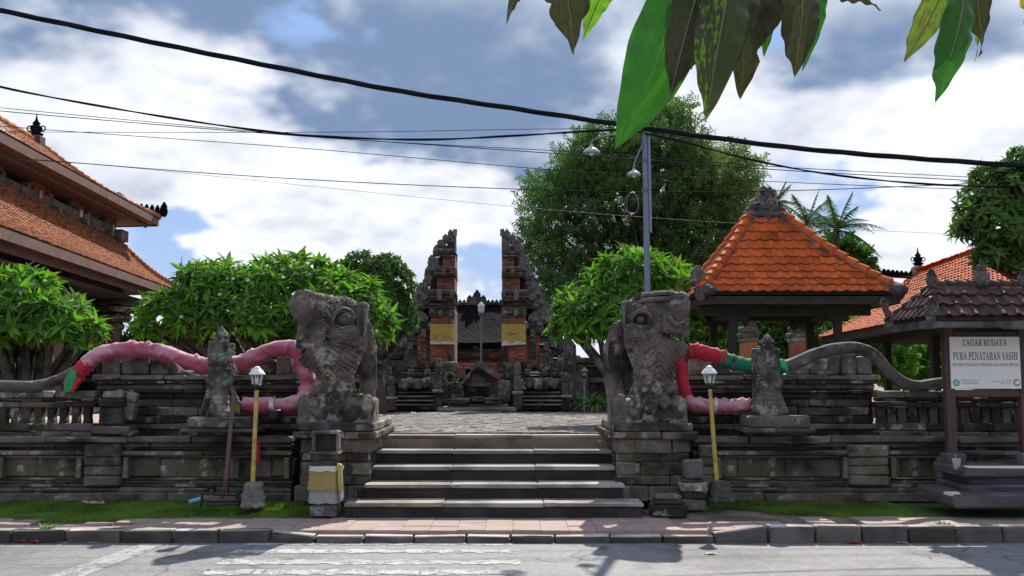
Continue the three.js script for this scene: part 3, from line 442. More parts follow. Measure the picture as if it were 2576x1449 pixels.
// dyed cloth bound round the tails
function wrap(t, pts, rPx, m, n, seed, name = 'cloth_wrap') {
  const r0 = rPx * 14 * K;
  const g = tint(sweep(pts.map(([u, v, d]) => P(u, v, d).sub(t.position)), (s, a) => { const L = s * pts.length * 1.15; const ca = Math.cos(a), sa = Math.sin(a), w = 1.6 * n3(L * 0.35, ca * 0.6, sa * 0.6 + seed), md = clamp(0.55 + 0.9 * n3(L * 0.45 + 7, ca * 0.8, sa * 0.8 + seed)), f1 = (0.5 + 0.5 * Math.sin(L * 5.6 + ca * 1.5 + sa * 0.8 + w * 2.2)) ** 3, f2 = (0.5 + 0.5 * Math.sin(L * 10.3 - ca * 1.4 + sa * 1.6 + w * 3)) ** 4; return r0 * (0.9 + 0.22 * f1 * md + 0.13 * f2 * md + 0.05 * n3(L * 0.5, ca, sa + seed)); }, n, 22), 1);
  if (m === Mt.pink) { const p = g.attributes.position, nn = g.attributes.normal, c = g.attributes.color; for (let i = 0; i < p.count; i++) { const k = sm(0.1, 0.9, 0.32 + 0.4 * n3(p.getX(i) * 1.1, p.getY(i) * 4, seed) + 0.45 * nn.getY(i)); c.setXYZ(i, mix(0.9, 1.45, k), mix(0.62, 2.9, k), mix(0.72, 2.4, k)); } } // blotchy bleached dye, and upward faces lightened as a painted sunlit crest
  return M(name, g, m, t);
}
{
  const t = T('serpent_cloth', 'long faded pink cloth wrapped round the left serpent tail', 'cloth', P(470, 925, 14));
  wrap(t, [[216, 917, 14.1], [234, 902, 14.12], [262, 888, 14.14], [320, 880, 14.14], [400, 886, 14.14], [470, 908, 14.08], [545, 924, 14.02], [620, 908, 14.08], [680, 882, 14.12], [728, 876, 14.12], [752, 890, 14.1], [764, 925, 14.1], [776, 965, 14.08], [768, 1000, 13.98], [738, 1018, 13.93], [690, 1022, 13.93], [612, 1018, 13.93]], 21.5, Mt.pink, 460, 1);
  wrap(t, [[176, 970, 14.08], [190, 948, 14.08], [208, 926, 14.1], [222, 911, 14.1]], 20.5, Mt.red, 26, 2, 'red_end');
  for (const [a, b] of [[[583, 920], [597, 915]], [[693, 1022], [682, 1023]]]) wrap(t, [[...a, 14.06 - (a[1] > 1000 ? 0.13 : 0)], [(a[0] + b[0]) / 2, (a[1] + b[1]) / 2, 14.06 - (a[1] > 1000 ? 0.13 : 0)], [...b, 14.06 - (a[1] > 1000 ? 0.13 : 0)]], 23.3, Mt.white, 6, 3, 'white_band');
  const flap = (pts, m, nm) => { const q = pts.map(([u, v, d]) => P(u, v, d).sub(t.position)), tr = []; for (let i = 0; i < q.length - 2; i += 2) tr.push([q[i], q[i + 1], q[i + 3]], [q[i], q[i + 3], q[i + 2]]); M(nm, tint(boxUV(fromTris(tr)), 1), m, t); };
  flap([[180, 930, 13.98], [193, 930, 13.96], [165, 952, 13.96], [190, 950, 13.93], [160, 972, 13.97], [180, 978, 13.94], [158, 984, 13.98], [172, 986, 13.95]], Mt.leafGreen, 'green_end');
  flap([[176, 945, 13.96], [205, 950, 13.92], [176, 965, 13.95], [196, 966, 13.92], [174, 986, 13.95], [186, 984, 13.93]], Mt.red, 'loose_red_end');
  flap([[436, 910, 13.95], [446, 916, 13.93], [452, 926, 13.94], [468, 934, 13.92], [480, 940, 13.94], [500, 946, 13.92], [490, 941, 13.96], [504, 943, 13.95]], Mt.white, 'loose_white_strip');
}
{
  const t = T('serpent_cloth', 'short red and green cloth wrapped round the right serpent tail', 'cloth', P(1820, 900, 14));
  wrap(t, [[1730, 883, 14.1], [1770, 887, 14.1], [1810, 898, 14.1], [1822, 902, 14.1]], 20, Mt.red, 34, 4, 'red_wrap');
  wrap(t, [[1808, 898, 14.1], [1850, 913, 14.1], [1900, 922, 14.08], [1960, 924, 14.08], [1972, 922, 14.08]], 19, Mt.green, 44, 5, 'green_wrap');
  wrap(t, [[1838, 909, 14.1], [1844, 911, 14.1], [1850, 913, 14.1]], 20, Mt.stone, 6, 8, 'grey_band');
  wrap(t, [[1706, 898, 14.08], [1712, 930, 14.02], [1716, 965, 13.98], [1726, 1002, 13.95]], 18, Mt.red, 50, 6, 'lower_red_wrap');
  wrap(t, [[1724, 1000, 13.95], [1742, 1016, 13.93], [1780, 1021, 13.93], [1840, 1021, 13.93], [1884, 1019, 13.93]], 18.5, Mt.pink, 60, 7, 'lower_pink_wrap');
  wrap(t, [[1791, 1021, 13.93], [1797, 1021, 13.93], [1803, 1021, 13.93]], 19.6, Mt.white, 6, 9, 'white_band');
  const q = [[1962, 906, 13.95], [1972, 902, 13.95], [1968, 925, 13.93], [1984, 930, 13.93], [1978, 938, 13.95]].map(([u, v, d]) => P(u, v, d).sub(t.position)); M('green_end', tint(boxUV(fromTris([[q[0], q[1], q[2]], [q[1], q[3], q[2]], [q[2], q[3], q[4]]])), 1), Mt.leafGreen, t);
}
// guardian figures standing before the parapets, in picture units about the middle of the plinth top
function guardian(m) {
  const f = (x, y, z) => {
    let d = sBox(x, y, z, [0, 8, 0], [30 + m.w, 9, 26], 6); const U = (e, k) => { d = smin(d, e, k); };
    U(sCap(x, y, z, [0, 10, 0], [0, 74, 0], 26 + m.w * 0.3, 22), 8); // wrapped skirt
    U(sEll(x, y, z, [0, 44, 12], [17, 32, 18]), 6);
    U(sCap(x, y, z, [-1, 78, 0], [0, 112, -2], 22, 23), 8); // trunk
    U(sCap(x, y, z, [-22, 116, 0], [-27, 88, 8], 10, 9), 5); U(sCap(x, y, z, [-27, 88, 8], [-14, 80, 22], 9, 8), 5);
    U(sCap(x, y, z, [22, 116, 0], [28, 90, 6], 10, 9), 5); U(sCap(x, y, z, [28, 90, 6], [18, 82, 24], 9, 8), 5);
    U(sEll(x, y, z, [0, 146, 6], [19, 23, 20]), 5); // head
    U(sEll(x, y, z, [-2, 140, 22], [11, 8, 9]), 4); U(sEll(x, y, z, [0, 149, 25], [4, 6, 6]), 3);
    for (const s of [-1, 1]) { U(sEll(x, y, z, [8 * s, 154, 21], [5, 4.5, 4]), 2); U(sEll(x, y, z, [21 * s, 150, 0], [7, 20, 9]), 4); }
    U(sCap(x, y, z, [0, 168, 2], [0, 178, 2], 19, 18), 4); // crown
    U(sCap(x, y, z, [0, 178, 2], [0, 198, 2], 17, 20), 3); U(sEll(x, y, z, [0, 204, 2], [21, 5, 20]), 2); U(sEll(x, y, z, [0, 214, 2], [11, 9, 11]), 3); U(sCap(x, y, z, [0, 220, 2], [0, 228, 2], 7, 2), 3);
    if (m.wing) { U(sBox(x, y, z, [-30, 160, -6], [9, 32, 8], 5), 4); U(sBox(x, y, z, [27, 170, -6], [7, 16, 8], 5), 4); U(sCap(x, y, z, [26, 80, 2], [50, 34, 2], 7, 6), 4); U(sCap(x, y, z, [-30, 70, -4], [-40, 14, -2], 9, 11), 4); }
    else { U(sBox(x, y, z, [0, 96, -18], [40, 92, 6], 6), 6); U(sCap(x, y, z, [-36, 20, 6], [-24, 60, 4], 14, 8), 6); U(sCap(x, y, z, [40, 14, 6], [26, 60, 4], 12, 8), 6); }
    d += 1.7 * Math.sin(y * 0.5) * sm(74, 60, y) * sm(14, 24, y) * 0.5;
    return d + carve(x, y, z, 2.4, 0.11) * (y > 60 ? 1 : 0.5) + carve(x, y, z, 0.9, 0.3);
  };
  return nets(f, [-64, -3, -40], [66, 236, 46], 2.7);
}
{
  const mk = (u, v, D, m, label, sx, sy) => { const t = T('guardian_statue', label, 'statue', P(u, v, D)); const g = guardian(m); g.scale(D * K * sx, D * K * sy, D * K); M('body', tint(boxUV(g, 0.7, R(), R()), 0.95, 0.95, 0.9), Mt.grey, t); return t; };
  mk(553, 1048, 13.75, { wing: 1, w: 0 }, 'crowned stone guardian figure between two lengths of pink cloth', 0.92, 0.985);
  mk(1934, 1046, 13.75, { wing: 0, w: 4 }, 'crowned stone guardian figure between the green cloth and grey tail', 0.9, 0.9);
  const plinth = (u0, u1, v0, v1, label) => { const D = 13.75, t = T('statue_plinth', label, 'plinth', P((u0 + u1) / 2, v1, D)); const px = D * K; M('plinth_stone', blk((u1 - u0) * px, (v1 - v0) * px * 0.72, 0.5, { c: 0.02, j: 0.01 }), Mt.stone, t, [0, (v1 - v0) * px * 0.64, 0]); M('foot_stone', blk((u1 - u0 + 26) * px, (v1 - v0) * px * 0.28, 0.6, { c: 0.015, j: 0.01, tint: DK }), Mt.stone, t, [0, (v1 - v0) * px * 0.14, 0]); };
  plinth(484, 642, 1048, 1086, 'low mossy plinth under the guardian figure between pink cloths'); plinth(1872, 2024, 1046, 1086, 'low mossy plinth under the guardian figure beside the green cloth');
}
// weathered carved lumps that serve as ornaments of the gate
const lumps = []; R = rngOf(51);
for (let k = 0; k < 6; k++) lumps.push((() => { const s = k * 7.3; const g = nets((x, y, z) => { let d = sBox(x, y, z, [0, 0, 0], [0.4 - 0.12 * Math.abs(y), 0.46, 0.36], 0.14); d = smin(d, sEll(x, y, z, [0.12 * Math.sin(s), 0.2, 0.3], [0.2, 0.2, 0.2]), 0.08); d = smin(d, sEll(x, y, z, [-0.1, -0.2, 0.32], [0.26, 0.16, 0.14]), 0.08); return d + 0.075 * (Math.abs(n3(x * 3.2 + s, y * 3.2, z * 3.2)) * 1.6 - 0.5) + 0.03 * n3(x * 9, y * 9 + s, z * 9); }, [-0.62, -0.62, -0.62], [0.62, 0.62, 0.62], 0.062); return tint(boxUV(g, 0.4, R(), R()), rr(0.8, 1.2)); })());
// flame-shaped antefix: an extruded curl with a carved face
const curl = (() => { const s = new THREE.Shape(); s.moveTo(-0.5, 0); s.lineTo(0.42, 0); s.bezierCurveTo(0.62, 0.2, 0.58, 0.5, 0.36, 0.58); s.bezierCurveTo(0.5, 0.66, 0.46, 0.86, 0.26, 0.84); s.bezierCurveTo(0.3, 1.0, 0.1, 1.12, -0.06, 1.02); s.bezierCurveTo(-0.02, 0.9, -0.1, 0.84, -0.22, 0.86); s.lineTo(-0.5, 0.5); s.closePath();
  const g = new THREE.ExtrudeGeometry(s, { depth: 0.3, bevelEnabled: true, bevelSize: 0.07, bevelThickness: 0.09, bevelSegments: 2, curveSegments: 6 }); g.translate(0, 0, -0.15);
  return tint(boxUV(g, 0.4), 0.95); })();
// ---------------------------------------------------------------- the split gate
const GD = 30, G0 = yc(GD) - 0.02, gs = GD * K; // its depth, floor and metres per picture unit
const gy = (zy) => Ya(547.4 + 0.378 * zy, GD); // heights read from the enlarged survey
function splitGate(side, label) {
  R = rngOf(60 + side);
  const t = T('split_gate_half', label, 'gate', [Xa(side < 0 ? 1143 : 1262, GD), G0, -GD]);
  const ox = (zx) => side * (552 - zx) * 0.378 * gs; // outward from the cut face
  const box = (name, a, b, y0, y1, zf, m, o = {}) => { // a..b across, y0 (top)..y1 (bottom), zf: how far proud of the front
    const xa = ox(a), xb = ox(b), h = gy(y0) - gy(y1), dep = (o.dep ?? 1.5) + zf * 2;
    return M(name, blk(Math.abs(xb - xa), h - 0.004, dep, { c: o.c ?? 0.025, j: 0.012, tint: o.tint, vary: 0.2 }), m, t, [(xa + xb) / 2, (gy(y0) + gy(y1)) / 2 - G0, zf - dep / 2]);
  };
  const layers = (a, b, y0, y1, zf, n, m, grow = 0.05, o = {}) => { for (let i = 0; i < n; i++) { const k = i / (n - 1 || 1); box('moulding', a - grow * 40 * Math.sin(k * 3.1), b, mix(y0, y1, i / n), mix(y0, y1, (i + 1) / n), zf + grow * Math.sin(k * 3.1) + (i % 2) * 0.03, m, { ...o, tint: i % 2 ? DK : [1.1, 1.1, 1.1] }); } };
  const bricks = (name, a, b, y0, y1, zf, m = Mt.brick, dep = 1.3) => { // thin courses of brick with uneven faces
    const xa = ox(a), xb = ox(b), top = gy(y0) - G0, bot = gy(y1) - G0, g = []; let y = bot;
    while (y < top - 0.02) { const h = Math.min(0.062, top - y); let x = Math.min(xa, xb); const xe = Math.max(xa, xb); while (x < xe - 0.02) { let L = rr(0.16, 0.3); if (xe - x - L < 0.1) L = xe - x; g.push(at(blk(L - 0.006, h - 0.007, 0.2, { c: 0.006, j: 0.003, vary: 0.25 }), x + L / 2, y + h / 2, zf - 0.1 + rr(-0.01, 0.008))); x += L; } y += h; }
    stuff(M(name, merged(g), m, t));
    M('brick_core', blk(Math.abs(xb - xa), top - bot, dep, { c: 0.005 }), Mt.dullBrick, t, [(xa + xb) / 2, (top + bot) / 2, zf - 0.03 - dep / 2]);
  };
  const lump = (zx, zy, w, h, zf, mt = Mt.grey) => M('carved_ornament', pick(lumps), mt, t, [ox(zx), gy(zy) - G0, zf]).scale.set(side * w * 0.378 * gs, h * 0.378 * gs, w * 0.378 * gs * 0.8);
  const horn = (zx, zy, w, h, zf) => { M('antefix', curl, Mt.grey, t, [ox(zx), gy(zy) - G0, zf], [0, 0, side * -0.12]).scale.set(side * w * 0.378 * gs, h * 0.378 * gs, w * 0.378 * gs); };
  // masonry base
  box('plinth', 60, 552, 1130, 1300, 0.1, Mt.brown, { dep: 2.2, tint: DK });
  layers(120, 552, 985, 1130, 0.12, 7, Mt.stone, 0.1, { dep: 1.8 });
  for (let i = 0; i < 6; i++) { M('base_stone', blk(0.26, 0.3, 0.3, { c: 0.03, j: 0.03, tint: LT }), Mt.grey, t, [ox(220 + i * 52 + rr(-10, 10)), gy(1105 + rr(-6, 6)) - G0, 0.36], [rr(-0.2, 0.2), rr(-0.4, 0.4), rr(-0.4, 0.4)]); if (i % 2) lump(215 + i * 55, 1030, 50, 50, 0.3, Mt.grey); }
  for (const [x, y] of [[250, 1000], [330, 990], [410, 975], [470, 1010], [170, 1040]]) box('base_stone', x - 22, x + 24, y - 18, y + 16, 0.28, Mt.brown, { dep: 1.4 });
  // central tower
  bricks('brick_panel', 392, 512, 640, 985, 0.0);
  box('corner_pilaster', 512, 552, 640, 985, 0.06, Mt.brown, { dep: 1.5, tint: [1.3, 1.2, 1.15] });
  box('frieze', 384, 552, 600, 648, 0.09, Mt.grey, { tint: [0.8, 0.75, 0.72] }); for (const x of [402, 458, 530]) box('dentil', x - 16, x + 16, 615, 662, 0.14, Mt.grey);
  layers(372, 552, 556, 602, 0.06, 3, Mt.stone);
  layers(348, 552, 484, 558, 0.2, 4, Mt.stone, 0.09); lump(455, 520, 40, 80, 0.42, Mt.grey); lump(540, 520, 34, 60, 0.4); lump(352, 510, 60, 90, 0.25);
  bricks('brick_panel', 430, 550, 392, 486, -0.12, Mt.dullBrick);
  layers(416, 552, 325, 392, 0.02, 4, Mt.stone, 0.07); lump(480, 368, 30, 50, 0.2, Mt.grey); lump(536, 355, 26, 44, 0.2);
  bricks('brick_panel', 466, 550, 256, 326, -0.2, Mt.dullBrick);
  layers(440, 552, 205, 258, -0.08, 3, Mt.stone, 0.05); box('niche_stone', 500, 536, 210, 232, 0.02, Mt.stone, { dep: 1.2, tint: DK });
  box('top_stone', 496, 552, 150, 207, -0.2, Mt.stone, { dep: 1.1 }); box('top_stone', 518, 553, 105, 152, -0.26, Mt.stone, { dep: 0.9 }); box('top_stone', 543, 555, 76, 108, -0.3, Mt.stone, { dep: 0.5 });
  for (const [a, b, y0, y1, z] of [[412, 470, 250, 330, -0.5], [372, 434, 340, 490, -0.5], [322, 392, 540, 692, -0.5], [262, 310, 660, 790, -0.7], [462, 500, 165, 258, -0.5], [170, 214, 780, 890, -0.8]]) box('shoulder_stone', a, b, y0, y1, z, Mt.stone, { dep: 1.2, c: 0.08, tint: DK });
  for (const [x, y, w, h, z] of [[526, 130, 46, 56, -0.3], [492, 160, 50, 56, -0.35], [458, 196, 56, 56, -0.35], [432, 232, 54, 56, -0.35], [404, 312, 64, 66, -0.3], [386, 392, 66, 74, -0.3], [420, 350, 56, 50, -0.2], [362, 448, 56, 50, -0.3], [338, 520, 80, 84, -0.2], [318, 580, 84, 90, -0.25], [292, 640, 92, 90, -0.35], [352, 600, 70, 80, -0.1]]) horn(x, y, w, h, z);
  for (const [x, y, s, z] of [[515, 110, 40, -0.3], [480, 135, 48, -0.35], [448, 168, 52, -0.35], [420, 222, 56, -0.35], [400, 290, 60, -0.3], [372, 380, 74, -0.3], [345, 470, 66, -0.3], [318, 545, 84, -0.3], [298, 600, 84, -0.35], [362, 545, 70, 0.1]]) lump(x, y, s, s * 1.1, z);
  // three shoulders stepping down and outward
  const shoulder = (a, b, top, zf, cor) => {
    bricks('brick_panel', a, b, top + cor, 988, zf, Mt.brick, 1.0);
    layers(a - 14, b + 4, top, top + cor, zf + 0.1, 4, Mt.stone, 0.07, { dep: 1.1 });
    box('stone_panel', (a + b) / 2 - 22, (a + b) / 2 + 22, top + cor + 72, top + cor + 175, zf + 0.05, Mt.grey, { dep: 0.4, c: 0.06, tint: [0.62, 0.58, 0.58] });
    lump((a + b) / 2, top + cor + 6, 46, 56, zf + 0.2, Mt.grey); lump((a + b) / 2, top + cor + 45, 40, 40, zf + 0.15, Mt.grey);
  };
  shoulder(300, 392, 690, -0.22, 74); shoulder(205, 302, 785, -0.42, 70); shoulder(108, 206, 880, -0.6, 52); shoulder(36, 112, 930, -0.7, 40);
  for (const [x, y, w, h, z] of [[300, 688, 80, 90, -0.3], [250, 690, 84, 100, -0.45], [345, 690, 60, 60, -0.1], [222, 786, 84, 96, -0.5], [190, 790, 80, 96, -0.6], [262, 784, 50, 56, -0.3], [130, 884, 76, 90, -0.7], [92, 900, 70, 80, -0.8], [160, 880, 50, 60, -0.5], [262, 700, 60, 70, -0.3]]) horn(x, y, w, h, z);
  for (const [x, y, s, z] of [[272, 670, 70, -0.4], [228, 750, 76, -0.5], [190, 800, 76, -0.6], [150, 860, 70, -0.7], [118, 900, 66, -0.7], [240, 900, 50, -0.3], [150, 980, 60, -0.4], [110, 1010, 70, -0.4], [392, 720, 44, 0.05], [84, 930, 80, -0.6], [48, 960, 80, -0.6], [206, 830, 66, -0.3], [300, 730, 66, -0.15], [130, 930, 60, -0.4]]) lump(x, y, s, s * 1.2, z);
  return t;
}
splitGate(-1, 'left half of the tall split temple gate in brick and carved stone');
splitGate(1, 'right half of the tall split temple gate in brick and carved stone');
// yellow cloth tied over each half
for (const [side, label] of [[-1, 'yellow cloth with white hem tied on the left half of the split gate'], [1, 'yellow cloth with small pale strip tied on the right half of the split gate']]) {
  R = rngOf(70 + side); Mt.paleGold ??= cloth([0.62, 0.50, 0.2], 0.1);
  const x0 = side < 0 ? 1082 : 1262, x1 = side < 0 ? 1143 : 1323, t = T('gate_cloth', label, 'cloth', P((x0 + x1) / 2, 862, GD - 0.16));
  const sheetG = (v0, v1, dz, nx = 14, ny = 12) => { const tr = [], p = (i, j) => { const u = mix(x0, x1, i / nx), v = mix(v0, v1 + (side < 0 ? 0 : 4) * (side > 0 ? 1 - i / nx : 0), j / ny), q = P(u, v, GD - 0.16); q.z += dz + 0.02 * Math.sin(i * 0.9 + j * 0.15) + 0.012 * n3(i * 0.5, j * 0.4, side); return q.sub(t.position); }; for (let j = 0; j < ny; j++) for (let i = 0; i < nx; i++) tr.push([p(i, j), p(i, j + 1), p(i + 1, j + 1)], [p(i, j), p(i + 1, j + 1), p(i + 1, j)]); return tint(boxUV(fromTris(tr), 1), 1); };
  M('yellow_panel', sheetG(815, 859, 0), Mt.yellow, t); M('white_hem', sheetG(858, 866, 0.006, 14, 3), Mt.white, t);
  if (side < 0) M('gold_patch', sheetG(847, 858, 0.012, 14, 3), Mt.gold, t);
  else M('pale_strip', at(blk(20 * gs, 4 * gs, 0.01, { c: 0.002 }), 0, 0, 0), Mt.paleGold, t, [-2 * gs, (862 - 836) * gs, 0.045]);
}
// the carved fountain altar before the gap
{
  R = rngOf(81);
  const D = 28.7, s = D * K, t = T('carved_altar', 'dark carved stone altar with gabled niche below the gap of the gate', 'altar', P(1197, 1031, D));
  const X = (u) => (u - 1197) * s, Yv = (v) => (1031 - v) * s;
  const b = (name, u0, u1, v0, v1, z, dep, m = Mt.stone, o = {}) => M(name, blk((u1 - u0) * s, (v1 - v0) * s, dep, { c: 0.02, j: 0.008, ...o }), m, t, [X((u0 + u1) / 2), Yv((v0 + v1) / 2), z - dep / 2]);
  b('step', 1105, 1298, 1023, 1032, 0.75, 1.2, Mt.cement, { tint: [0.8, 0.8, 0.8] }); b('step', 1128, 1278, 1016, 1024, 0.5, 1, Mt.cement, { tint: [0.7, 0.7, 0.7] }); b('step', 1145, 1262, 1006, 1017, 0.25, 0.8, Mt.stone);
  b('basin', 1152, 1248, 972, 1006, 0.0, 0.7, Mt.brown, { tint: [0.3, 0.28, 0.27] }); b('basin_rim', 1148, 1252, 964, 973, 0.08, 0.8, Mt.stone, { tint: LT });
  b('back_panel', 1156, 1250, 916, 966, -0.12, 0.4, Mt.dullBrick, { tint: [1.3, 0.9, 0.9] });
  const g = (p) => { const sh = new THREE.Shape(); p.forEach(([u, v], i) => i ? sh.lineTo(X(u), Yv(v)) : sh.moveTo(X(u), Yv(v))); return sh; };
  const ex = (p, dep, m, name, z, tn = 1) => M(name, tint(boxUV(new THREE.ExtrudeGeometry(g(p), { depth: dep, bevelEnabled: true, bevelSize: 0.015, bevelThickness: 0.02, bevelSegments: 1 })), tn), m, t, [0, 0, z]);
  ex([[1203, 911], [1236, 930], [1258, 946], [1256, 956], [1232, 942], [1204, 923], [1178, 940], [1156, 954], [1150, 946], [1176, 928]], 0.24, Mt.stone, 'gable_scroll', -0.02, 1.2);
  ex([[1180, 963], [1188, 944], [1196, 935], [1206, 935], [1214, 944], [1222, 963]], 0.06, Mt.grey, 'niche_stone', -0.1, 0.9);
  M('coiled_ring', tint(boxUV(new THREE.TorusGeometry(13 * s, 5 * s, 8, 22)), 1.1), Mt.stone, t, [X(1133), Yv(953), 0.1]);
  ex([[1172, 926], [1184, 932], [1180, 952], [1166, 966], [1150, 970], [1164, 958], [1172, 942]], 0.2, Mt.stone, 'crescent_scroll', 0.02, 1.1);
  b('red_panel', 1142, 1164, 920, 950, -0.06, 0.2, Mt.dullBrick, { tint: [1.5, 0.8, 0.7], c: 0.08 }); b('red_panel', 1249, 1270, 920, 955, -0.06, 0.2, Mt.dullBrick, { tint: [1.5, 1, 0.9], c: 0.08 });
  const L = (u, v, w, h, z, m = Mt.stone) => M('carved_figure', pick(lumps), m, t, [X(u), Yv(v), z], [0, rr(-0.4, 0.4), 0]).scale.set(w * s, h * s, w * s * 0.9);
  L(1128, 930, 34, 40, -0.2); L(1140, 925, 30, 30, -0.1); L(1148, 990, 46, 50, 0.1); L(1118, 990, 34, 60, 0.1); L(1244, 990, 40, 54, 0.1); L(1266, 985, 44, 60, 0.1); L(1280, 935, 36, 44, -0.2); L(1262, 925, 30, 30, -0.15); L(1160, 1008, 70, 16, 0.35); L(1240, 1008, 70, 18, 0.35); L(1204, 1004, 50, 14, 0.4); L(1110, 960, 26, 50, -0.1); L(1290, 965, 26, 50, -0.1);
}
// stairs at both sides, with posts that carry small figures
const gateStairs = (u0, u1, label) => {
  const t = T('gate_stairs', label, 'stairs', P((u0 + u1) / 2, 1031, 29.0)), s = 29 * K;
  for (let i = 0; i < 5; i++) { const h = (1031 - [1017, 1007, 997, 987, 978][i]) * s, w = (u1 - u0 - i * 1.5) * s; M('tread_slab', blk(w, 0.035, 0.36, { c: 0.008 }), Mt.cement, t, [0, h - 0.017, -0.28 * i]); M('riser', blk(w - 0.04, h - 0.035, 0.3, { c: 0.008, tint: [0.35, 0.33, 0.3] }), Mt.brown, t, [0, (h - 0.035) / 2, -0.28 * i - 0.02]); }
};
R = rngOf(83); gateStairs(993, 1094, 'narrow flight of stairs left of the carved altar'); gateStairs(1312, 1414, 'narrow flight of stairs right of the carved altar');
for (const [u, top, label] of [[1102, 905, 'small stone figure on a post between left stairs and altar'], [1302, 915, 'small stone figure on a post between altar and right stairs'], [984, 950, 'small stone figure on a post left of the left stairs'], [1424, 940, 'small stone figure on a post right of the right stairs']]) {
  const D = 28.4, s = D * K, t = T('post_figure', label, 'statue', P(u, 1032, D)), H = (1032 - top) * s;
  M('post', blk(22 * s, H * 0.34, 0.34, { c: 0.02 }), Mt.brown, t, [0, H * 0.17, 0]); M('post_cap', blk(28 * s, H * 0.07, 0.42, { c: 0.02, tint: LT }), Mt.cement, t, [0, H * 0.375, 0]);
  const a = M('figure', pick(lumps), Mt.grey, t, [0, H * 0.56, 0]); a.scale.set(24 * s, H * 0.42, 0.34); const b = M('figure_head', pick(lumps), Mt.grey, t, [0, H * 0.86, 0.03]); b.scale.set(20 * s, H * 0.34, 0.28);
}
// hall behind the gate: dark fibre thatch over a brick front
{
  R = rngOf(85);
  const D = 38, t = T('thatched_hall', 'shrine hall with dark thatched roof seen through the split gate', 'building', P(1203, 1000, D)), q = (u, v, d) => P(u, v, d).sub(t.position);
  const rf = []; const n = 26, m = 14; const pr = (i, j) => { const u = mix(mix(1096, 1064, j / m), mix(1310, 1342, j / m), i / n), d = mix(41, 37.6, j / m), p = q(u, mix(766, 862, j / m) , d); p.y += 0.015 * n3(i * 0.8, j * 0.7, 2) - 0.1 * Math.sin(j / m * 3.14); return p; };
  for (let i = 0; i < n; i++) for (let j = 0; j < m; j++) rf.push([pr(i, j), pr(i, j + 1), pr(i + 1, j + 1)], [pr(i, j), pr(i + 1, j + 1), pr(i + 1, j)]);
  for (let i = 0; i < n; i++) { const a = pr(i, m), b = pr(i + 1, m), c = a.clone().add(V(0, -0.22, -0.1)), d = b.clone().add(V(0, -0.22, -0.1)), e = c.clone().add(V(0, 0.1, -6)), f = d.clone().add(V(0, 0.1, -6)); rf.push([a, c, d], [a, d, b], [c, e, f], [c, f, d]); const g = pr(i, 0), h = pr(i + 1, 0), g2 = g.clone().add(V(0, -1.8, -3)), h2 = h.clone().add(V(0, -1.8, -3)); rf.push([g, h, h2], [g, h2, g2]); }
  M('roof', tint(boxUV(fromTris(rf), 0.4), 1), Mt.thatch, t);
  const rb = q(1096, 766, 41), re = q(1310, 766, 41); M('roof_ridge', at(blk(re.x - rb.x, 0.12, 0.3, { c: 0.02 }), (rb.x + re.x) / 2, rb.y + 0.02, rb.z), Mt.stone, t);
  for (let i = 0; i < 22; i++) { const g = M('ridge_crest', curl, Mt.stone, t, [mix(rb.x, re.x, i / 21), rb.y + 0.06, rb.z]); g.scale.setScalar(0.13); }
  const s = 41 * K, cx = q(1199, 766, 41); for (const [dx, h, w, sd] of [[0, 30, 20, 1], [-16, 18, 16, -1], [16, 18, 16, 1]]) { const g = M('ridge_ornament', curl, Mt.stone, t, [cx.x + dx * s, cx.y + 0.05, cx.z + 0.05]); g.scale.set(sd * w * s, h * s, 0.4); } M('ridge_spike', tint(new THREE.ConeGeometry(0.09, 0.45, 8), 0.8), Mt.stone, t, [cx.x - 1 * s, cx.y + 0.42, cx.z + 0.1]);
  const z = -0.2; const f = (u0, u1, v0, v1, dz, mm, tn) => { const a = q(u0, v0, D), b = q(u1, v1, D); M('front_course', blk(b.x - a.x, a.y - b.y, 0.5, { c: 0.02, tint: tn }), mm, t, [(a.x + b.x) / 2, (a.y + b.y) / 2, z + dz]); };
  f(1080, 1326, 866, 872, 0.0, Mt.redWood); f(1080, 1326, 872, 884, 0.12, Mt.brown, LT); f(1080, 1326, 884, 892, 0.04, Mt.dullBrick); f(1080, 1326, 892, 903, 0.16, Mt.brown); f(1080, 1326, 903, 913, 0, Mt.dullBrick); f(1080, 1326, 913, 925, 0.1, Mt.brick); f(1080, 1326, 925, 990, 0.0, Mt.dullBrick);
  for (const [u, v, w, h] of [[1199, 870, 24, 18], [1150, 866, 12, 22], [1256, 866, 12, 22]]) { const p = q(u, v, D); M('front_ornament', pick(lumps), Mt.stone, t, [p.x, p.y, 0.2]).scale.set(w * 38 * K, h * 38 * K, 0.3); }
}
// inner court walls at both sides of the gate
const innerWall = (u0, u1, label, hi) => {
  const D = 30.4, t = T('court_wall', label, 'wall', [Xa((u0 + u1) / 2, D), 0.75, -D]);
  courses(t, Xa(u0, D), Xa(u1, D), -D, 0.5, [[hi, hi + 14, 0.2, 0.5, 1, Mt.brown, [1.1, 0.9, 0.8]], [hi + 14, hi + 24, 0.1, 0.5, 1, Mt.stone], [hi + 24, 950, 0, 0.5, 1, Mt.brown], [950, 962, 0.12, 0.5, 1, Mt.stone], [962, 985, 0, 0.5, 1, Mt.brown], [985, 1000, 0.08, 0.5, 1, Mt.stone], [1000, 1036, 0.14, 0.6, 1, Mt.brown, DK]]);
};
R = rngOf(87); innerWall(880, 1010, 'low dark court wall left of the split gate', 890); innerWall(1400, 1760, 'low dark court wall right of the split gate behind the round bush', 900);
innerWall(-200, 880, 'long low court wall behind the frangipani trees on the left', 905);
// ---------------------------------------------------------------- tiled roofs
const lp = (a, b, t) => a.clone().lerp(b, t);
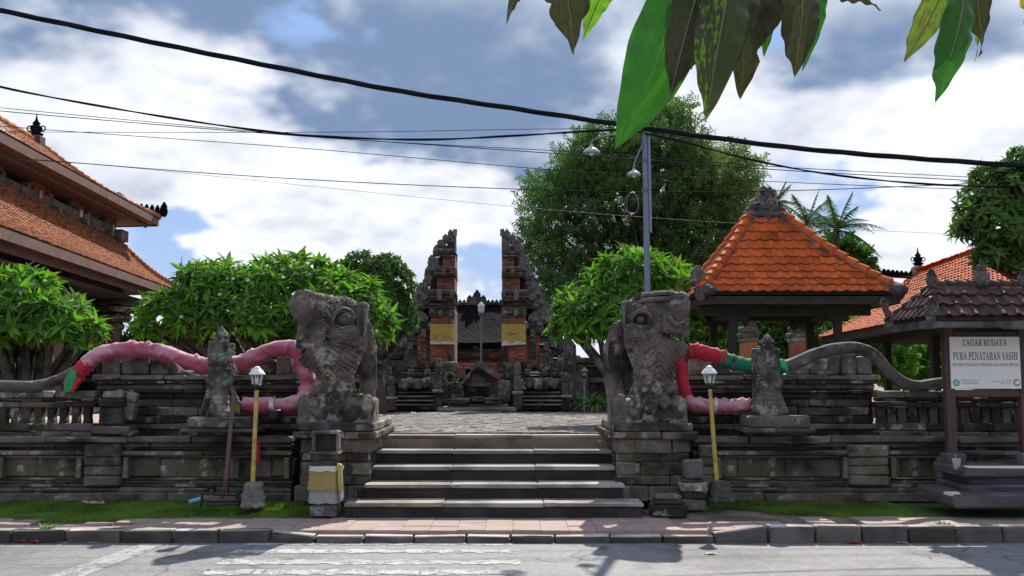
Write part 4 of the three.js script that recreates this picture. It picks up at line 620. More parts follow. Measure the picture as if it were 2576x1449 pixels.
// a roof face from eave (bl, br) to ridge (tl, tr), its tiles in rows; sag hollows the slope
function roofFace(parent, bl, br, tr_, tl, rows, cols, m, o = {}) {
  const nrm = br.clone().sub(bl).cross(tl.clone().sub(bl)).normalize(); if (nrm.y < 0) nrm.negate();
  const S = (p, t) => p.addScaledVector(V(0, -1, 0), (o.sag ?? 0) * Math.sin(Math.PI * Math.min(t, 1)));
  const Lp = (t) => S(lp(bl, tl, t), t), Rp = (t) => S(lp(br, tr_, t), t);
  const e = br.clone().sub(bl), len = e.length(), w0 = len / cols; e.normalize();
  const prof = [[0, 0.25], [0.14, 0.85], [0.26, 1], [0.38, 0.8], [0.5, 0.2], [0.75, 0], [1, 0.25]], amp = o.amp ?? 0.024, lip = o.lip ?? 0.03, all = [];
  for (let r = 0; r < rows; r++) {
    const t0 = r / rows, t1 = Math.min(1, (r + 1.12) / rows), tm = (r + 0.4) / rows, A = Lp(t0), B = Lp(t1), sl = Lp(tm).sub(bl).dot(e), sr = Rp(tm).sub(bl).dot(e);
    const up = B.clone().sub(A); up.addScaledVector(e, -up.dot(e)); const base0 = A.clone().addScaledVector(e, -A.clone().sub(bl).dot(e)); // the row's line at s = 0
    const slopeN = e.clone().cross(up).normalize(); if (slopeN.y < 0) slopeN.negate();
    for (let c = -1; c <= cols; c++) {
      const s0 = Math.max(c * w0, sl), s1 = Math.min((c + 1) * w0, sr); if (s1 - s0 < 0.3 * w0) continue;
      const jz = rr(-0.004, 0.005), lift = lip + rr(-0.004, 0.004), pt = (s, hh, k) => base0.clone().addScaledVector(e, s).addScaledVector(up, k).addScaledVector(slopeN, hh * amp + (1 - k) * lift + 0.012 + jz);
      const T_ = []; let prev = null;
      for (const [f, hh] of prof) { const s = c * w0 + f * w0, q = clamp(s, s0, s1), kb = -0.02 * (1 - hh); const cur = [pt(q, hh, kb), pt(q, hh, 1), pt(q, hh - 0.9, kb + 0.004)]; if (prev && cur[0].distanceTo(prev[0]) > 1e-4) { T_.push([prev[0], cur[0], cur[1]], [prev[0], cur[1], prev[1]], [prev[2], cur[2], cur[0]], [prev[2], cur[0], prev[0]]); } prev = cur; }
      if (!T_.length) continue;
      const f = rr(0.76, 1.18), g = tint(boxUV(fromTris(T_), 0.8, R(), R()), f, f * rr(0.93, 1.05), f); if (o.old && R() < o.old) tint(g, 0.55, 0.55, 0.6);
      if (o.single) M('roof_tile', g, m, parent); else all.push(g);
    }
  }
  if (all.length) stuff(M('roof_tiles', merged(all), m, parent));
  const dk = [], th = 0.05, seg = 6; for (let i = 0; i < seg; i++) { const a = Lp(i / seg), b = Rp(i / seg), c = Rp((i + 1) / seg), d = Lp((i + 1) / seg); const off = (p, k) => p.clone().addScaledVector(nrm, k); dk.push([off(a, 0), off(b, 0), off(c, 0)], [off(a, 0), off(c, 0), off(d, 0)], [off(a, -th), off(b, -th), off(c, -th)], [off(a, -th), off(c, -th), off(d, -th)]); if (!i) dk.push([off(a, 0), off(b, 0), off(b, -th)], [off(a, 0), off(b, -th), off(a, -th)]); }
  M('roof_deck', tint(boxUV(fromTris(dk)), 1), o.deck ?? Mt.darkWood, parent);
}
function ridgeLine(parent, a, b, n, r, m, o = {}) { // half-round caps laid along a hip or ridge
  const pt = (t) => lp(a, b, t).addScaledVector(V(0, -1, 0), (o.sag ?? 0) * Math.sin(Math.PI * t));
  for (let i = 0; i < n; i++) { const p = pt(i / n), q = pt((i + 1.12) / n); M(o.name ?? 'ridge_tile', tint(boxUV(bar(p.add(V(0, 0.022 + (o.up ?? 0), 0)), q.add(V(0, -0.004 + (o.up ?? 0), 0)), r * 1.06, r * 0.88, 10), 0.8, R(), R()), rr(0.85, 1.15)), m, parent); }
  if (o.mortar) { const g = []; for (let i = 0; i < n; i++) { const p = pt(i / n), q = pt((i + 1) / n), c = bar(p.add(V(0, -r * 0.6, 0)), q.add(V(0, -r * 0.6, 0)), r * 1.12, r * 1.12, 8); g.push(tint(boxUV(c), 1)); } M('mortar_bed', merged(g), o.mortar, parent); }
}
const crown = (parent, p, s, m) => { // tiered roof finial
  M('finial', tint(boxUV(at(lathe([[0.34, 0], [0.3, 0.14], [0.2, 0.2], [0.32, 0.3], [0.36, 0.36], [0.2, 0.42], [0.24, 0.5], [0.3, 0.62], [0.26, 0.74], [0.14, 0.8], [0.2, 0.88], [0.1, 1.0], [0.05, 1.12], [0.015, 1.4], [0, 1.42]].map(([r, y]) => [r * s, y * s]), 14), p.x, p.y, p.z)), 1), m, parent);
  for (const k of [-1, 1]) M('finial_handle', tint(boxUV(new THREE.TorusGeometry(0.13 * s, 0.035 * s, 6, 12)), 1), m, parent, [p.x + k * 0.33 * s, p.y + 0.62 * s, p.z]);
};
// ---------------------------------------------------------------- open pavilion with the bright orange roof
{
  R = rngOf(101);
  const D = 16.4, Ye = Ya(736, D), x0 = Xa(1764, D), x1 = Xa(2279, D), zb = -19.2, cx = 4.63, yt = Ya(541, 17.7), zt = -17.7;
  const t = T('open_pavilion', 'open pavilion with bright orange tiled roof on dark posts', 'pavilion', [cx, 0.9, zt]), L = (x, y, z) => V(x - cx, y - 0.9, z - zt);
  const fl = L(x0, Ye, -D), fr = L(x1, Ye, -D), bl = L(x0, Ye, zb), br = L(x1, Ye, zb), tl = L(cx - 0.3, yt, zt), tr = L(cx + 0.26, yt, zt), o = { sag: 0.1, single: true, old: 0.03 };
  roofFace(t, fl, fr, tr, tl, 10, 17, Mt.tile, o); roofFace(t, bl, fl, tl, tl, 10, 15, Mt.tile, { sag: 0.1 }); roofFace(t, fr, br, tr, tr, 10, 15, Mt.tile, { sag: 0.1 }); roofFace(t, br, bl, tl, tr, 10, 17, Mt.tile, { sag: 0.1 });
  for (const [a, b] of [[fl, tl], [fr, tr], [bl, tl], [br, tr]]) ridgeLine(t, a, b, 11, 0.088, Mt.tile, { sag: 0.1, mortar: Mt.cementDark, up: 0.035 });
  M('ridge_bed', blk(0.8, 0.09, 0.22, { c: 0.02 }), Mt.cementDark, t, [0, yt - 0.9 + 0.0, 0]); for (const x of [-0.3, -0.02, 0.26]) M('ridge_stub', tint(new THREE.CylinderGeometry(0.05, 0.06, 0.2, 10), 1), Mt.cementDark, t, [x, yt - 0.98, 0.12], [0.5, 0, 0]);
  { const g = nets((x, y, z) => { const w = 0.38 * (1 - Math.max(y, 0) * 1.75) + 0.02; let d = sBox(x, y, z, [0, 0.2, 0], [Math.max(w, 0.03), 0.3, 0.07], 0.03); return d + 0.045 * (Math.abs(n3(x * 9, y * 9, z * 3 + 5)) * 1.8 - 0.5); }, [-0.5, -0.06, -0.2], [0.5, 0.56, 0.2], 0.022); M('ridge_carving', tint(boxUV(g, 0.7), 1.1), Mt.grey, t, [-0.02, yt - 0.86, 0]); }
  for (const [p, r] of [[fl, 0.7], [fr, -0.7]]) { M('corner_cap', tint(boxUV(nets((x, y, z) => sEll(x, y, z, [0, 0, 0], [0.16, 0.11, 0.2]) + 0.02 * n3(x * 9, y * 9, z * 9), [-0.22, -0.16, -0.26], [0.22, 0.16, 0.26], 0.03)), 1), Mt.cementDark, t, [p.x + (r > 0 ? 0.1 : -0.06), p.y + 0.06, p.z - 0.05], [0.2, r, 0]); if (r > 0) { const g = M('corner_carving', curl, Mt.grey, t, [p.x + 0.02, p.y + 0.14, p.z - 0.2]); g.scale.set(-0.26, 0.3, 0.2); } }
  const beam = (a, b, w, h) => M('eave_beam', tint(boxUV(new THREE.BoxGeometry(Math.abs(b.x - a.x) + w, h, Math.abs(b.z - a.z) + w)), 1), Mt.darkWood, t, a.clone().add(b).multiplyScalar(0.5));
  const px = [Xa(1842, 17.1), Xa(2106, 17.1)], pz = [-17.0, -18.6], yb = 2.93;
  for (const z of pz) beam(L(px[0] - 0.5, yb, z), L(px[1] + 0.5, yb, z), 0.12, 0.2); for (const x of px) beam(L(x, yb - 0.004, pz[0]), L(x, yb - 0.004, pz[1]), 0.11, 0.19);
  for (const [a, b] of [[fl, fr], [bl, br]]) beam(a.clone().add(V(0.04, -0.12, a === fl ? -0.06 : 0.06)), b.clone().add(V(-0.04, -0.12, a === fl ? -0.06 : 0.06)), 0.03, 0.13); for (const [a, b] of [[fl, bl], [fr, br]]) beam(a.clone().add(V(a === fl ? 0.05 : -0.05, -0.123, -0.1)), b.clone().add(V(a === fl ? 0.05 : -0.05, -0.123, 0.1)), 0.03, 0.126);
  M('ceiling', tint(boxUV(new THREE.BoxGeometry(x1 - x0 - 0.2, 0.03, -D - zb - 0.2)), 1), Mt.darkWood, t, [L((x0 + x1) / 2, 0, 0).x, Ye - 0.9 - 0.16, (-D + zb) / 2 - zt]);
  for (const x of px) for (const z of pz) { M('post', blk(0.13, yb - 0.9, 0.13, { c: 0.012 }), Mt.darkWood, t, [x - cx, (yb - 0.9) / 2, z - zt]); M('post_bracket', blk(0.4, 0.12, 0.11, { c: 0.03 }), Mt.darkWood, t, [x - cx, yb - 0.9 - 0.14, z - zt]); M('post_base', blk(0.28, 0.34, 0.28, { c: 0.02 }), Mt.stone, t, [x - cx, 0.17, z - zt]); M('hanging_knob', tint(lathe([[0.01, -0.2], [0.06, -0.14], [0.08, -0.04], [0.05, 0]], 10), 1), Mt.darkWood, t, [x - cx + (x < cx ? 0.22 : -0.3), yb - 0.9 - 0.1, z - zt]); }
  const tp = T('hanging_cloth', 'brown cloth hung under the roof of the open pavilion', 'cloth', P(1968, 792, 18.8)); const pp = (i, j) => { const u = mix(1905, 2036, i / 10), v = mix(792, mix(806, 834, i / 10), j / 4), q = P(u, v, 18.8); q.z += 0.04 * Math.sin(i * 0.8); return q.sub(tp.position); }, tt = []; for (let i = 0; i < 10; i++) for (let j = 0; j < 4; j++) tt.push([pp(i, j), pp(i, j + 1), pp(i + 1, j + 1)], [pp(i, j), pp(i + 1, j + 1), pp(i + 1, j)]); M('cloth_sheet', tint(boxUV(fromTris(tt), 1), 0.62, 0.5, 0.45), Mt.gold, tp);
}
// brick piers of the inner wall, seen under the pavilion
for (const [u, w, label] of [[1885, 46, 'brick and stone pier seen under the pavilion near its front left post'], [2012, 52, 'brick and stone pier seen under the pavilion near its back right post']]) {
  R = rngOf(u); const D = 24, s = D * K, t = T('brick_pier', label, 'pillar', P(u, 960, D).setY(0.8)); const b = (v0, v1, wd, m, tn) => { const y1 = Ya(v0, D), y0 = Ya(v1, D); M('pier_course', blk(wd * s, y1 - y0, 0.5, { c: 0.02, tint: tn }), m, t, [0, (y1 + y0) / 2 - 0.8, 0]); };
  b(905, 1010, w * 0.9, Mt.brown); b(862, 905, w * 0.75, Mt.brick, [1.2, 1.1, 1.1]); b(850, 862, w * 0.85, Mt.cement); b(838, 850, w, Mt.stone); b(822, 838, w * 0.8, Mt.stone); b(806, 822, w * 0.6, Mt.stone, DK);
}
// ---------------------------------------------------------------- large two-tiered hall on the left
{
  R = rngOf(111);
  const t = T('assembly_hall', 'large two tiered hall with weathered orange tile roofs at the left edge', 'building', [-13, 0.9, -26]), L = (v) => v.clone().sub(t.position), Q = (x, y, d) => L(V(x, y, -d));
  const yl = Ya(738, 32), A = L(P(464, 738, 32)), N = Q(-9.1, yl, 15.6), TA = L(P(278, 587, 29.5)), TN = Q(-11.15, TA.y + 0.9, 15.6);
  roofFace(t, A, N, TN, TA, 44, 112, Mt.oldTile, { sag: 0.22, old: 0.22, amp: 0.014, lip: 0.016, deck: Mt.redWood });
  const BB = A.clone().add(V(-8, 0, -1.2)), TB = TA.clone().add(V(-4, 0, -0.4)); roofFace(t, BB, A, TA, TB, 16, 30, Mt.oldTile, { sag: 0.22, deck: Mt.redWood });
  ridgeLine(t, A.clone().add(V(0.1, 0.02, -0.1)), TA, 22, 0.1, Mt.oldTile, { sag: 0.22 });
  const yu = 6.78, C = L(P(398, 549, 30.6)); const CN = Q(-10.15, C.y + 0.9, 15.6), RA = L(P(88, 354, 27.2)), RN = Q(-12.5, RA.y + 0.9, 15.6);
  roofFace(t, C, CN, RN, RA, 34, 112, Mt.oldTile, { sag: 0.2, old: 0.2, amp: 0.014, lip: 0.016, deck: Mt.redWood });
  const CB = C.clone().add(V(-7, 0, -1)); roofFace(t, CB, C, RA, RA, 14, 26, Mt.oldTile, { sag: 0.2, deck: Mt.redWood });
  ridgeLine(t, C.clone().add(V(0.05, 0.02, 0)), RA, 20, 0.1, Mt.oldTile, { sag: 0.2 }); ridgeLine(t, RA, RN, 24, 0.1, Mt.oldTile);
  { const ob = CN.clone().add(V(-6, 0, 0)), oc = CB.clone(); roofFace(t, ob, oc, RA, RN, 10, 20, Mt.oldTile, { deck: Mt.redWood }); }
  // boards along the eaves
  const board = (name, a, b, h, th, dy, m) => { const d = b.clone().sub(a), g = boxUV(new THREE.BoxGeometry(d.length(), h, th)); g.applyQuaternion(new THREE.Quaternion().setFromUnitVectors(V(1, 0, 0), d.normalize())); const c = a.clone().add(b).multiplyScalar(0.5); M(name, tint(g, 1), m, t, [c.x, c.y + dy, c.z]); };
  board('eave_board', A, N, 0.2, 0.05, -0.13, Mt.redWood); board('eave_board', A.clone().add(V(-0.25, 0, 0)), N.clone().add(V(-0.25, 0, 0)), 0.2, 0.05, -0.27, Mt.redWood);
  board('eave_board', C, CN, 0.2, 0.05, -0.13, Mt.redWood); board('eave_board', C.clone().add(V(-0.3, 0, 0.2)), CN.clone().add(V(-0.3, 0, 0)), 0.16, 0.06, -0.26, Mt.redWood); board('eave_board', C, CB, 0.24, 0.05, -0.14, Mt.redWood);
  { const a = C.clone().add(V(0, -0.2, 0)), b = CN.clone().add(V(0, -0.2, 0)), c = CN.clone().add(V(-3, -0.34, 0)), d = C.clone().add(V(-3, -0.34, 0)); M('soffit', tint(boxUV(fromTris([[a, b, c], [a, c, d]])), 1), Mt.redWood, t); const a2 = A.clone().add(V(-0.3, -0.5, 0)), b2 = N.clone().add(V(-0.3, -0.5, 0)), c2 = N.clone().add(V(-6, -0.4, 0)), d2 = A.clone().add(V(-6, -0.4, 0)); M('soffit', tint(boxUV(fromTris([[a2, b2, c2], [a2, c2, d2]])), 1), Mt.darkWood, t); }
  // clerestory: stepped stone sills, brick piers and dark openings
  const cw = (k) => lp(TA, TN, k); M('clerestory_back', tint(boxUV(fromTris([[cw(0).add(V(-0.9, -0.2, 0)), cw(1).add(V(-0.9, -0.2, 0)), cw(1).add(V(-0.9, 1.15, 0))], [cw(0).add(V(-0.9, -0.2, 0)), cw(1).add(V(-0.9, 1.15, 0)), cw(0).add(V(-0.9, 1.15, 0))]])), 0.5), Mt.darkWood, t);
  const yaw = Math.atan2(-(TN.x - TA.x), TN.z - TA.z), len = TN.distanceTo(TA), nb = 5;
  const piece = (name, k, dk, y0, y1, dep, m, tn, dx = 0) => { const p = cw(k); M(name, blk(dep, y1 - y0, dk * len, { c: 0.02, j: 0.01, tint: tn }), m, t, [p.x + dx, p.y + (y0 + y1) / 2, p.z], [0, -yaw, 0]); };
  for (let i = 0; i < nb; i++) { const k = (i + 0.5) / nb * 0.98 + 0.0; for (let q = 0; q < 5; q++) piece('sill_stone', k - 0.4 / nb + (q + 0.5) * 0.8 / nb / 5, 0.8 / nb / 5, 0, 0.2, 0.24, Mt.cement, [0.8, 0.75, 0.7]); for (const s of [-1, 1]) for (let q = 0; q < 3; q++) piece('step_stone', k + s * (0.24 + q * 0.06) / nb, 0.075 / nb, 0.2 + q * 0.12 - 0.02, 0.32 + q * 0.12, 0.2, Mt.cement, [0.75, 0.68, 0.64]); }
  for (let i = 0; i <= nb; i++) { const k = clamp(i / nb * 0.98 + 0.004, 0.008, 0.99); piece('brick_pier', k, 0.045, 0, 0.75, 0.3, Mt.dullBrick, [1.4, 1.2, 1.2], -0.05); piece('clerestory_post', k, 0.016, 0.74, 1.06, 0.14, Mt.wood, undefined, 0); piece('white_peg', k + 0.006, 0.006, 0.02, 0.24, 0.08, Mt.whitePaint, undefined, 0.14); }
  piece('top_cap', 0.5, 1, -0.16, -0.01, 0.4, Mt.brown, undefined, 0.04);
  { const p = TA.clone(); M('corner_scroll', curl, Mt.cement, t, [p.x + 0.1, p.y + 0.5, p.z - 0.2]).scale.set(0.6, 0.7, 0.6); M('corner_block', blk(0.5, 0.34, 0.5), Mt.cement, t, [p.x + 0.12, p.y - 0.05, p.z - 0.2]); M('rafter', tint(boxUV(bar(TA.clone().add(V(0, 0.9, 0)), C.clone().add(V(-0.2, -0.2, 0)), 0.06)), 1), Mt.redWood, t); M('rafter', tint(boxUV(bar(TA.clone().add(V(-0.3, 0.7, 0.8)), C.clone().add(V(-0.3, -0.24, 1.2)), 0.05)), 1), Mt.redWood, t); }
  crown(t, RA.clone().add(V(0.02, 0.0, 0)), 0.56, Mt.thatch); M('finial_base', blk(0.4, 0.44, 0.4, { c: 0.04 }), Mt.grey, t, [RA.x + 0.02, RA.y - 0.08, RA.z]);
  for (let i = 0; i < 6; i++) M('corner_comb', curl, Mt.thatch, t, [C.x - 0.7 + i * 0.17, C.y + 0.25 - 0.03 * i, C.z + 0.05]).scale.set(0.12, 0.2 + i * 0.012, 0.2); M('corner_comb', curl, Mt.thatch, t, [C.x + 0.18, C.y + 0.1, C.z + 0.05]).scale.set(0.2, 0.36, 0.2);
  M('comb_bed', tint(boxUV(bar(C.clone().add(V(-0.85, 0.3, 0.05)), C.clone().add(V(0.25, 0.06, 0.05)), 0.06, 0.04)), 1), Mt.thatch, t);
  // columns and dark interior
  for (const d of [28.6, 24.2, 20]) { const x = -11.7 + (28.6 - d) * 0.08; M('column', blk(0.5, 2.5, 0.5, { c: 0.03, tint: [0.8, 0.8, 0.9] }), Mt.redWood, t, [x + 13, 1.25, 26 - d]); M('capital', blk(1.0, 0.28, 1.0, { c: 0.1 }), Mt.brown, t, [x + 13, 2.62, 26 - d]); M('capital', blk(0.7, 0.26, 0.7, { c: 0.08 }), Mt.brown, t, [x + 13, 2.36, 26 - d]); M('capital', blk(1.3, 0.22, 1.3, { c: 0.08 }), Mt.brown, t, [x + 13, 2.86, 26 - d]); }
  M('back_wall', tint(boxUV(new THREE.BoxGeometry(0.3, 5, 22)), 0.5), Mt.darkWood, t, [-3.5, 2.1, 2]); M('end_wall', tint(boxUV(new THREE.BoxGeometry(4, 4.4, 0.3)), 0.6), Mt.dullBrick, t, [-1.4, 1.9, -5.2]); M('floor_slab', blk(6, 0.5, 18, { c: 0.03 }), Mt.brown, t, [-0.9, 0.2, 2.2]);
}
// ---------------------------------------------------------------- hall with the orange roof on the right
{
  R = rngOf(121);
  const t = T('roofed_hall', 'long hall with orange tiled hip roof behind the sign shelter', 'building', [11, 0.9, -23]), L = (v) => v.clone().sub(t.position), Q = (x, y, d) => L(V(x, y, -d));
  const A = L(P(2064, 851, 28.5)), N = Q(7.35, A.y + 0.9, 13.6), RA = L(P(2316, 680, 25.5)), RN = Q(9.35, RA.y + 0.9, 13.6); N.x = 7.35 - 11 ;
  roofFace(t, A, N, RN, RA, 26, 70, Mt.tile, { sag: 0.2, old: 0.1, lip: 0.035 });
  const B = Q(15.5, A.y + 0.9, 30); roofFace(t, B, A, RA, RA, 14, 30, Mt.tile, { sag: 0.2 }); roofFace(t, Q(14, A.y + 0.9, 13.6), B, RA, RN, 10, 20, Mt.tile, {});
  ridgeLine(t, A, RA, 22, 0.08, Mt.tile, { sag: 0.2 }); ridgeLine(t, RA, RN, 34, 0.07, Mt.tile);
  crown(t, RA.clone().add(V(-0.06, 0.04, 0)), 0.4, Mt.thatch); M('finial_base', blk(0.3, 0.3, 0.3, { c: 0.05 }), Mt.grey, t, [RA.x - 0.06, RA.y - 0.04, RA.z]);
  for (let i = 0; i < 8; i++) M('crest_piece', curl, Mt.thatch, t, [RA.x - 0.24 - i * 0.115, RA.y - 0.2 + 0.012 * i - (i === 7 ? 0.04 : 0), RA.z - 0.1]).scale.set(0.11, 0.16, 0.2); M('crest_bed', tint(boxUV(bar(RA.clone().add(V(-1.1, -0.13, -0.1)), RA.clone().add(V(-0.1, -0.16, -0.1)), 0.035, 0.06)), 1), Mt.grey, t);
  const board = (a, b, h, dx, dy) => { const d = b.clone().sub(a), g = boxUV(new THREE.BoxGeometry(d.length(), h, 0.06)); g.applyQuaternion(new THREE.Quaternion().setFromUnitVectors(V(1, 0, 0), d.normalize())); const c = a.clone().add(b).multiplyScalar(0.5); M('eave_board', tint(g, 1), Mt.darkWood, t, [c.x + dx, c.y + dy, c.z]); };
  board(A, N, 0.14, 0.06, -0.1); board(A, N, 0.22, 0.5, -0.18);
  { const a = A.clone().add(V(0.1, -0.16, 0)), b = N.clone().add(V(0.1, -0.16, 0)), c = N.clone().add(V(5, -0.2, 0)), d = A.clone().add(V(5, -0.2, 0)); M('soffit', tint(boxUV(fromTris([[a, b, c], [a, c, d]])), 0.6), Mt.darkWood, t); }
  for (const [u, d] of [[2232, 24], [2352, 20.6], [2384, 25], [2160, 27.4]]) { const p = L(P(u, 900, d)); M('post', blk(0.16, A.y, 0.16, { c: 0.012 }), Mt.darkWood, t, [p.x, A.y / 2 - 0.1, p.z]); M('post_base', blk(0.4, 0.3, 0.4), Mt.brown, t, [p.x, 0.1, p.z]); }
  M('back_wall', tint(boxUV(new THREE.BoxGeometry(0.3, 1.5, 15)), 0.6), Mt.brown, t, [3.3, 0.65, 1]); M('floor_slab', blk(5.6, 0.24, 14, { c: 0.03 }), Mt.dullBrick, t, [0.6, -0.02, 1.4]);
}
// ---------------------------------------------------------------- shelter of the notice board
{
  R = rngOf(131);
  const t = T('sign_shelter', 'small dark tiled roof shelter on stone plinth holding the notice board', 'shelter', [6.17, 0.05, -13.15]), L = (x, y, z) => V(x - 6.17, y - 0.05, z + 13.15);
  const D = 12.5, ye = Ya(799, D), xl = Xa(2347, D), xr = 2 * 6.2 - xl, yr = Ya(722, 12.98), fl = L(xl, ye, -D), fr = L(xr, ye, -D), bl = L(xl - 0.02, ye, -13.9), br = L(xr, ye, -13.9), tl = L(Xa(2358, 12.98), yr, -12.98), tr = L(6.74, yr, -12.98);
  roofFace(t, fl, fr, tr, tl, 3, 10, Mt.darkTile, { single: true, lip: 0.035, amp: 0.032 }); roofFace(t, bl, fl, tl, tl, 3, 8, Mt.darkTile, { single: true, lip: 0.035, amp: 0.036 }); roofFace(t, fr, br, tr, tr, 3, 8, Mt.darkTile, { single: true, lip: 0.035, amp: 0.03 }); roofFace(t, br, bl, tl, tr, 3, 10, Mt.darkTile, { lip: 0.035 });
  const up = L(Xa(2228, 13.9), Ya(770, 13.9), -13.9); M('upswept_tip', tint(boxUV(bar(lp(bl, tl, 0.12).add(V(-0.02, 0.02, 0)), up.clone(), 0.07, 0.03)), 1), Mt.darkTile, t);
  for (const [a, b] of [[fl, tl], [bl, tl], [fr, tr], [br, tr]]) ridgeLine(t, a, b, 5, 0.055, Mt.darkTile, { up: 0.02, mortar: Mt.stone });
  ridgeLine(t, tl, tr, 8, 0.06, Mt.darkTile, { up: 0.02, mortar: Mt.stone });
  const C = (p, w, h, z = 0.12) => M('roof_carving', curl, Mt.stone, t, p).scale.set(w, h, z); C(tl.clone().add(V(-0.02, 0.03, 0)), -0.12, 0.19); C(tr.clone().add(V(0.02, 0.03, 0)), 0.12, 0.19); C(fl.clone().add(V(0.02, 0.04, 0)), -0.14, 0.2, 0.18); C(fr.clone().add(V(-0.02, 0.04, 0)), 0.14, 0.2, 0.18); C(up.clone().add(V(0.02, 0, 0)), -0.1, 0.1);
  { const q = L(6.2, yr + 0.05, -12.95), g = M('ridge_ornament', lumps[2], Mt.stone, t, q.clone().add(V(0, 0.06, 0))); g.scale.set(0.24, 0.2, 0.16); const g2 = M('ridge_ornament', lumps[4], Mt.stone, t, q.clone().add(V(0, 0.17, 0))); g2.scale.set(0.15, 0.16, 0.12); M('ornament_tip', tint(new THREE.ConeGeometry(0.035, 0.1, 8), 1), Mt.stone, t, q.clone().add(V(0, 0.27, 0))); }
  const tr3 = []; { const n = 20, y1 = ye - 0.015, zf = -D - 0.05; const g = nets((x, y, z) => sBox(x, y, z, [0, 0, 0], [(xr - xl) / 2 + 0.06, 0.055 + 0.012 * Math.sin(x * 4), 0.02], 0.012) + 0.006 * n3(x * 6, y * 12, z * 3), [-1.1, -0.1, -0.06], [1.1, 0.1, 0.06], 0.022); M('eave_board', tint(boxUV(g, 1), 1.0), Mt.cementDark, t, L((xl + xr) / 2, ye - 0.085, zf)); M('eave_board', tint(boxUV(new THREE.BoxGeometry(0.04, 0.1, 1.34)), 1), Mt.cementDark, t, L(xl + 0.03, ye - 0.075, -13.2)); }
  M('ceiling', tint(boxUV(new THREE.BoxGeometry(xr - xl - 0.1, 0.03, 1.2)), 1), Mt.darkWood, t, L((xl + xr) / 2, ye - 0.05, -13.2));
  for (const u of [2386, 2572]) { const x = Xa(u, 13.2); M('post', blk(0.12, ye - 0.62, 0.12, { c: 0.01 }), Mt.wood, t, L(x, (ye + 0.62) / 2 - 0.06, -13.2)); M('post_base', blk(0.25, 0.17, 0.26, { c: 0.02, tint: [0.5, 0.48, 0.55] }), Mt.cement, t, L(x, 0.69, -13.15)); }
  const xa = Xa(2386, 13.2), xb = Xa(2572, 13.2); for (const v of [842, 990]) M('rail', blk(xb - xa - 0.12, v < 900 ? 0.08 : 0.1, 0.09, { c: 0.008 }), Mt.wood, t, L((xa + xb) / 2, Ya(v, 13.2), -13.2));
  const tier = (v0, v1, u0, zf, tn) => { const y1 = Ya(v0, zf), y0 = Ya(v1, zf), x0 = Xa(u0 + 22, zf + 0.55); M('plinth_tier', blk(2 * (6.2 - x0), y1 - y0, 1.25 - (zf - 12.2), { c: 0.025, j: 0.012, tint: tn }), Mt.cementDark, t, L(6.2, (y1 + y0) / 2, -zf - (1.25 - (zf - 12.2)) / 2)); };
  tier(1178, 1200, 2342, 12.55, [0.9, 0.9, 1]); tier(1198, 1222, 2362, 12.62, [0.7, 0.7, 0.8]); tier(1220, 1245, 2352, 12.52, [0.75, 0.75, 0.85]); tier(1243, 1278, 2318, 12.3, [0.9, 0.85, 0.85]);
  // the board itself
  const s = T('notice_board', 'white notice board reading CAGAR BUDAYA PURA PENATARAN SASIH', 'sign', P(2481, 978, 13.12));
  const cv = document.createElement('canvas'); cv.width = 1400; cv.height = 1040; const k = cv.getContext('2d'); k.fillStyle = '#e9e5dd'; k.fillRect(0, 0, 1400, 1040); k.fillStyle = '#26221f'; k.textAlign = 'center';
  const line = (txt, x, y, size, w, font = 'bold') => { k.font = `${font} ${size}px serif`; const m = k.measureText(txt).width; k.save(); k.translate(x, y); k.scale(w / m, 1); k.fillText(txt, 0, 0); k.restore(); };
  k.strokeStyle = '#26221f'; k.lineWidth = 5; line('CAGAR BUDAYA', 700, 180, 175, 900); line('PURA PENATARAN SASIH', 700, 460, 210, 1310); line('DESA PEJENG TENGAH, KEC. TAMPAKSIRING, KAB. GIANYAR, PROV BALI', 700, 585, 72, 1340);
  k.fillStyle = '#8a817a'; R = rngOf(137); const dashes = (x0, x1, y) => { let x = x0; while (x < x1 - 8) { const w = Math.min(rr(5, 15), x1 - x); k.fillRect(x, y + rr(-1, 1), w, rr(14, 19)); x += w + (R() < 0.15 ? 14 : 4); } }; // lines too small to read
  dashes(190, 600, 860); dashes(190, 560, 896); dashes(190, 560, 932); dashes(1100, 1220, 850); dashes(830, 1220, 890); dashes(985, 1220, 926);
  k.fillStyle = '#4e9c98'; k.beginPath(); for (let i = 0; i < 5; i++) { const a = -Math.PI / 2 + i * 1.2566; k.lineTo(95 + 80 * Math.cos(a), 925 + 80 * Math.sin(a)); } k.closePath(); k.fill(); k.fillStyle = '#cfe3df'; k.beginPath(); k.arc(95, 925, 34, 0, 7); k.fill(); k.fillStyle = '#4e9c98'; k.beginPath(); k.moveTo(95, 895); k.lineTo(118, 945); k.lineTo(72, 945); k.fill();
  k.strokeStyle = '#5d5450'; k.lineWidth = 12; k.beginPath(); k.arc(1315, 920, 66, 0, 7); k.stroke(); k.lineWidth = 16; k.beginPath(); k.arc(1315, 920, 46, 0.6, 5.2); k.stroke();
  const tx = new THREE.CanvasTexture(cv); tx.colorSpace = THREE.SRGBColorSpace; const pw = 175 * 13.12 * K, ph = 130 * 13.12 * K;
  M('panel', tint(new THREE.BoxGeometry(pw, ph, 0.018), 0.8), Mt.plain, s, [0, ph / 2, 0]); M('printed_face', new THREE.PlaneGeometry(pw - 0.006, ph - 0.006), new THREE.MeshStandardMaterial({ map: tx, roughness: 0.45 }), s, [0, ph / 2, 0.0125]);
}
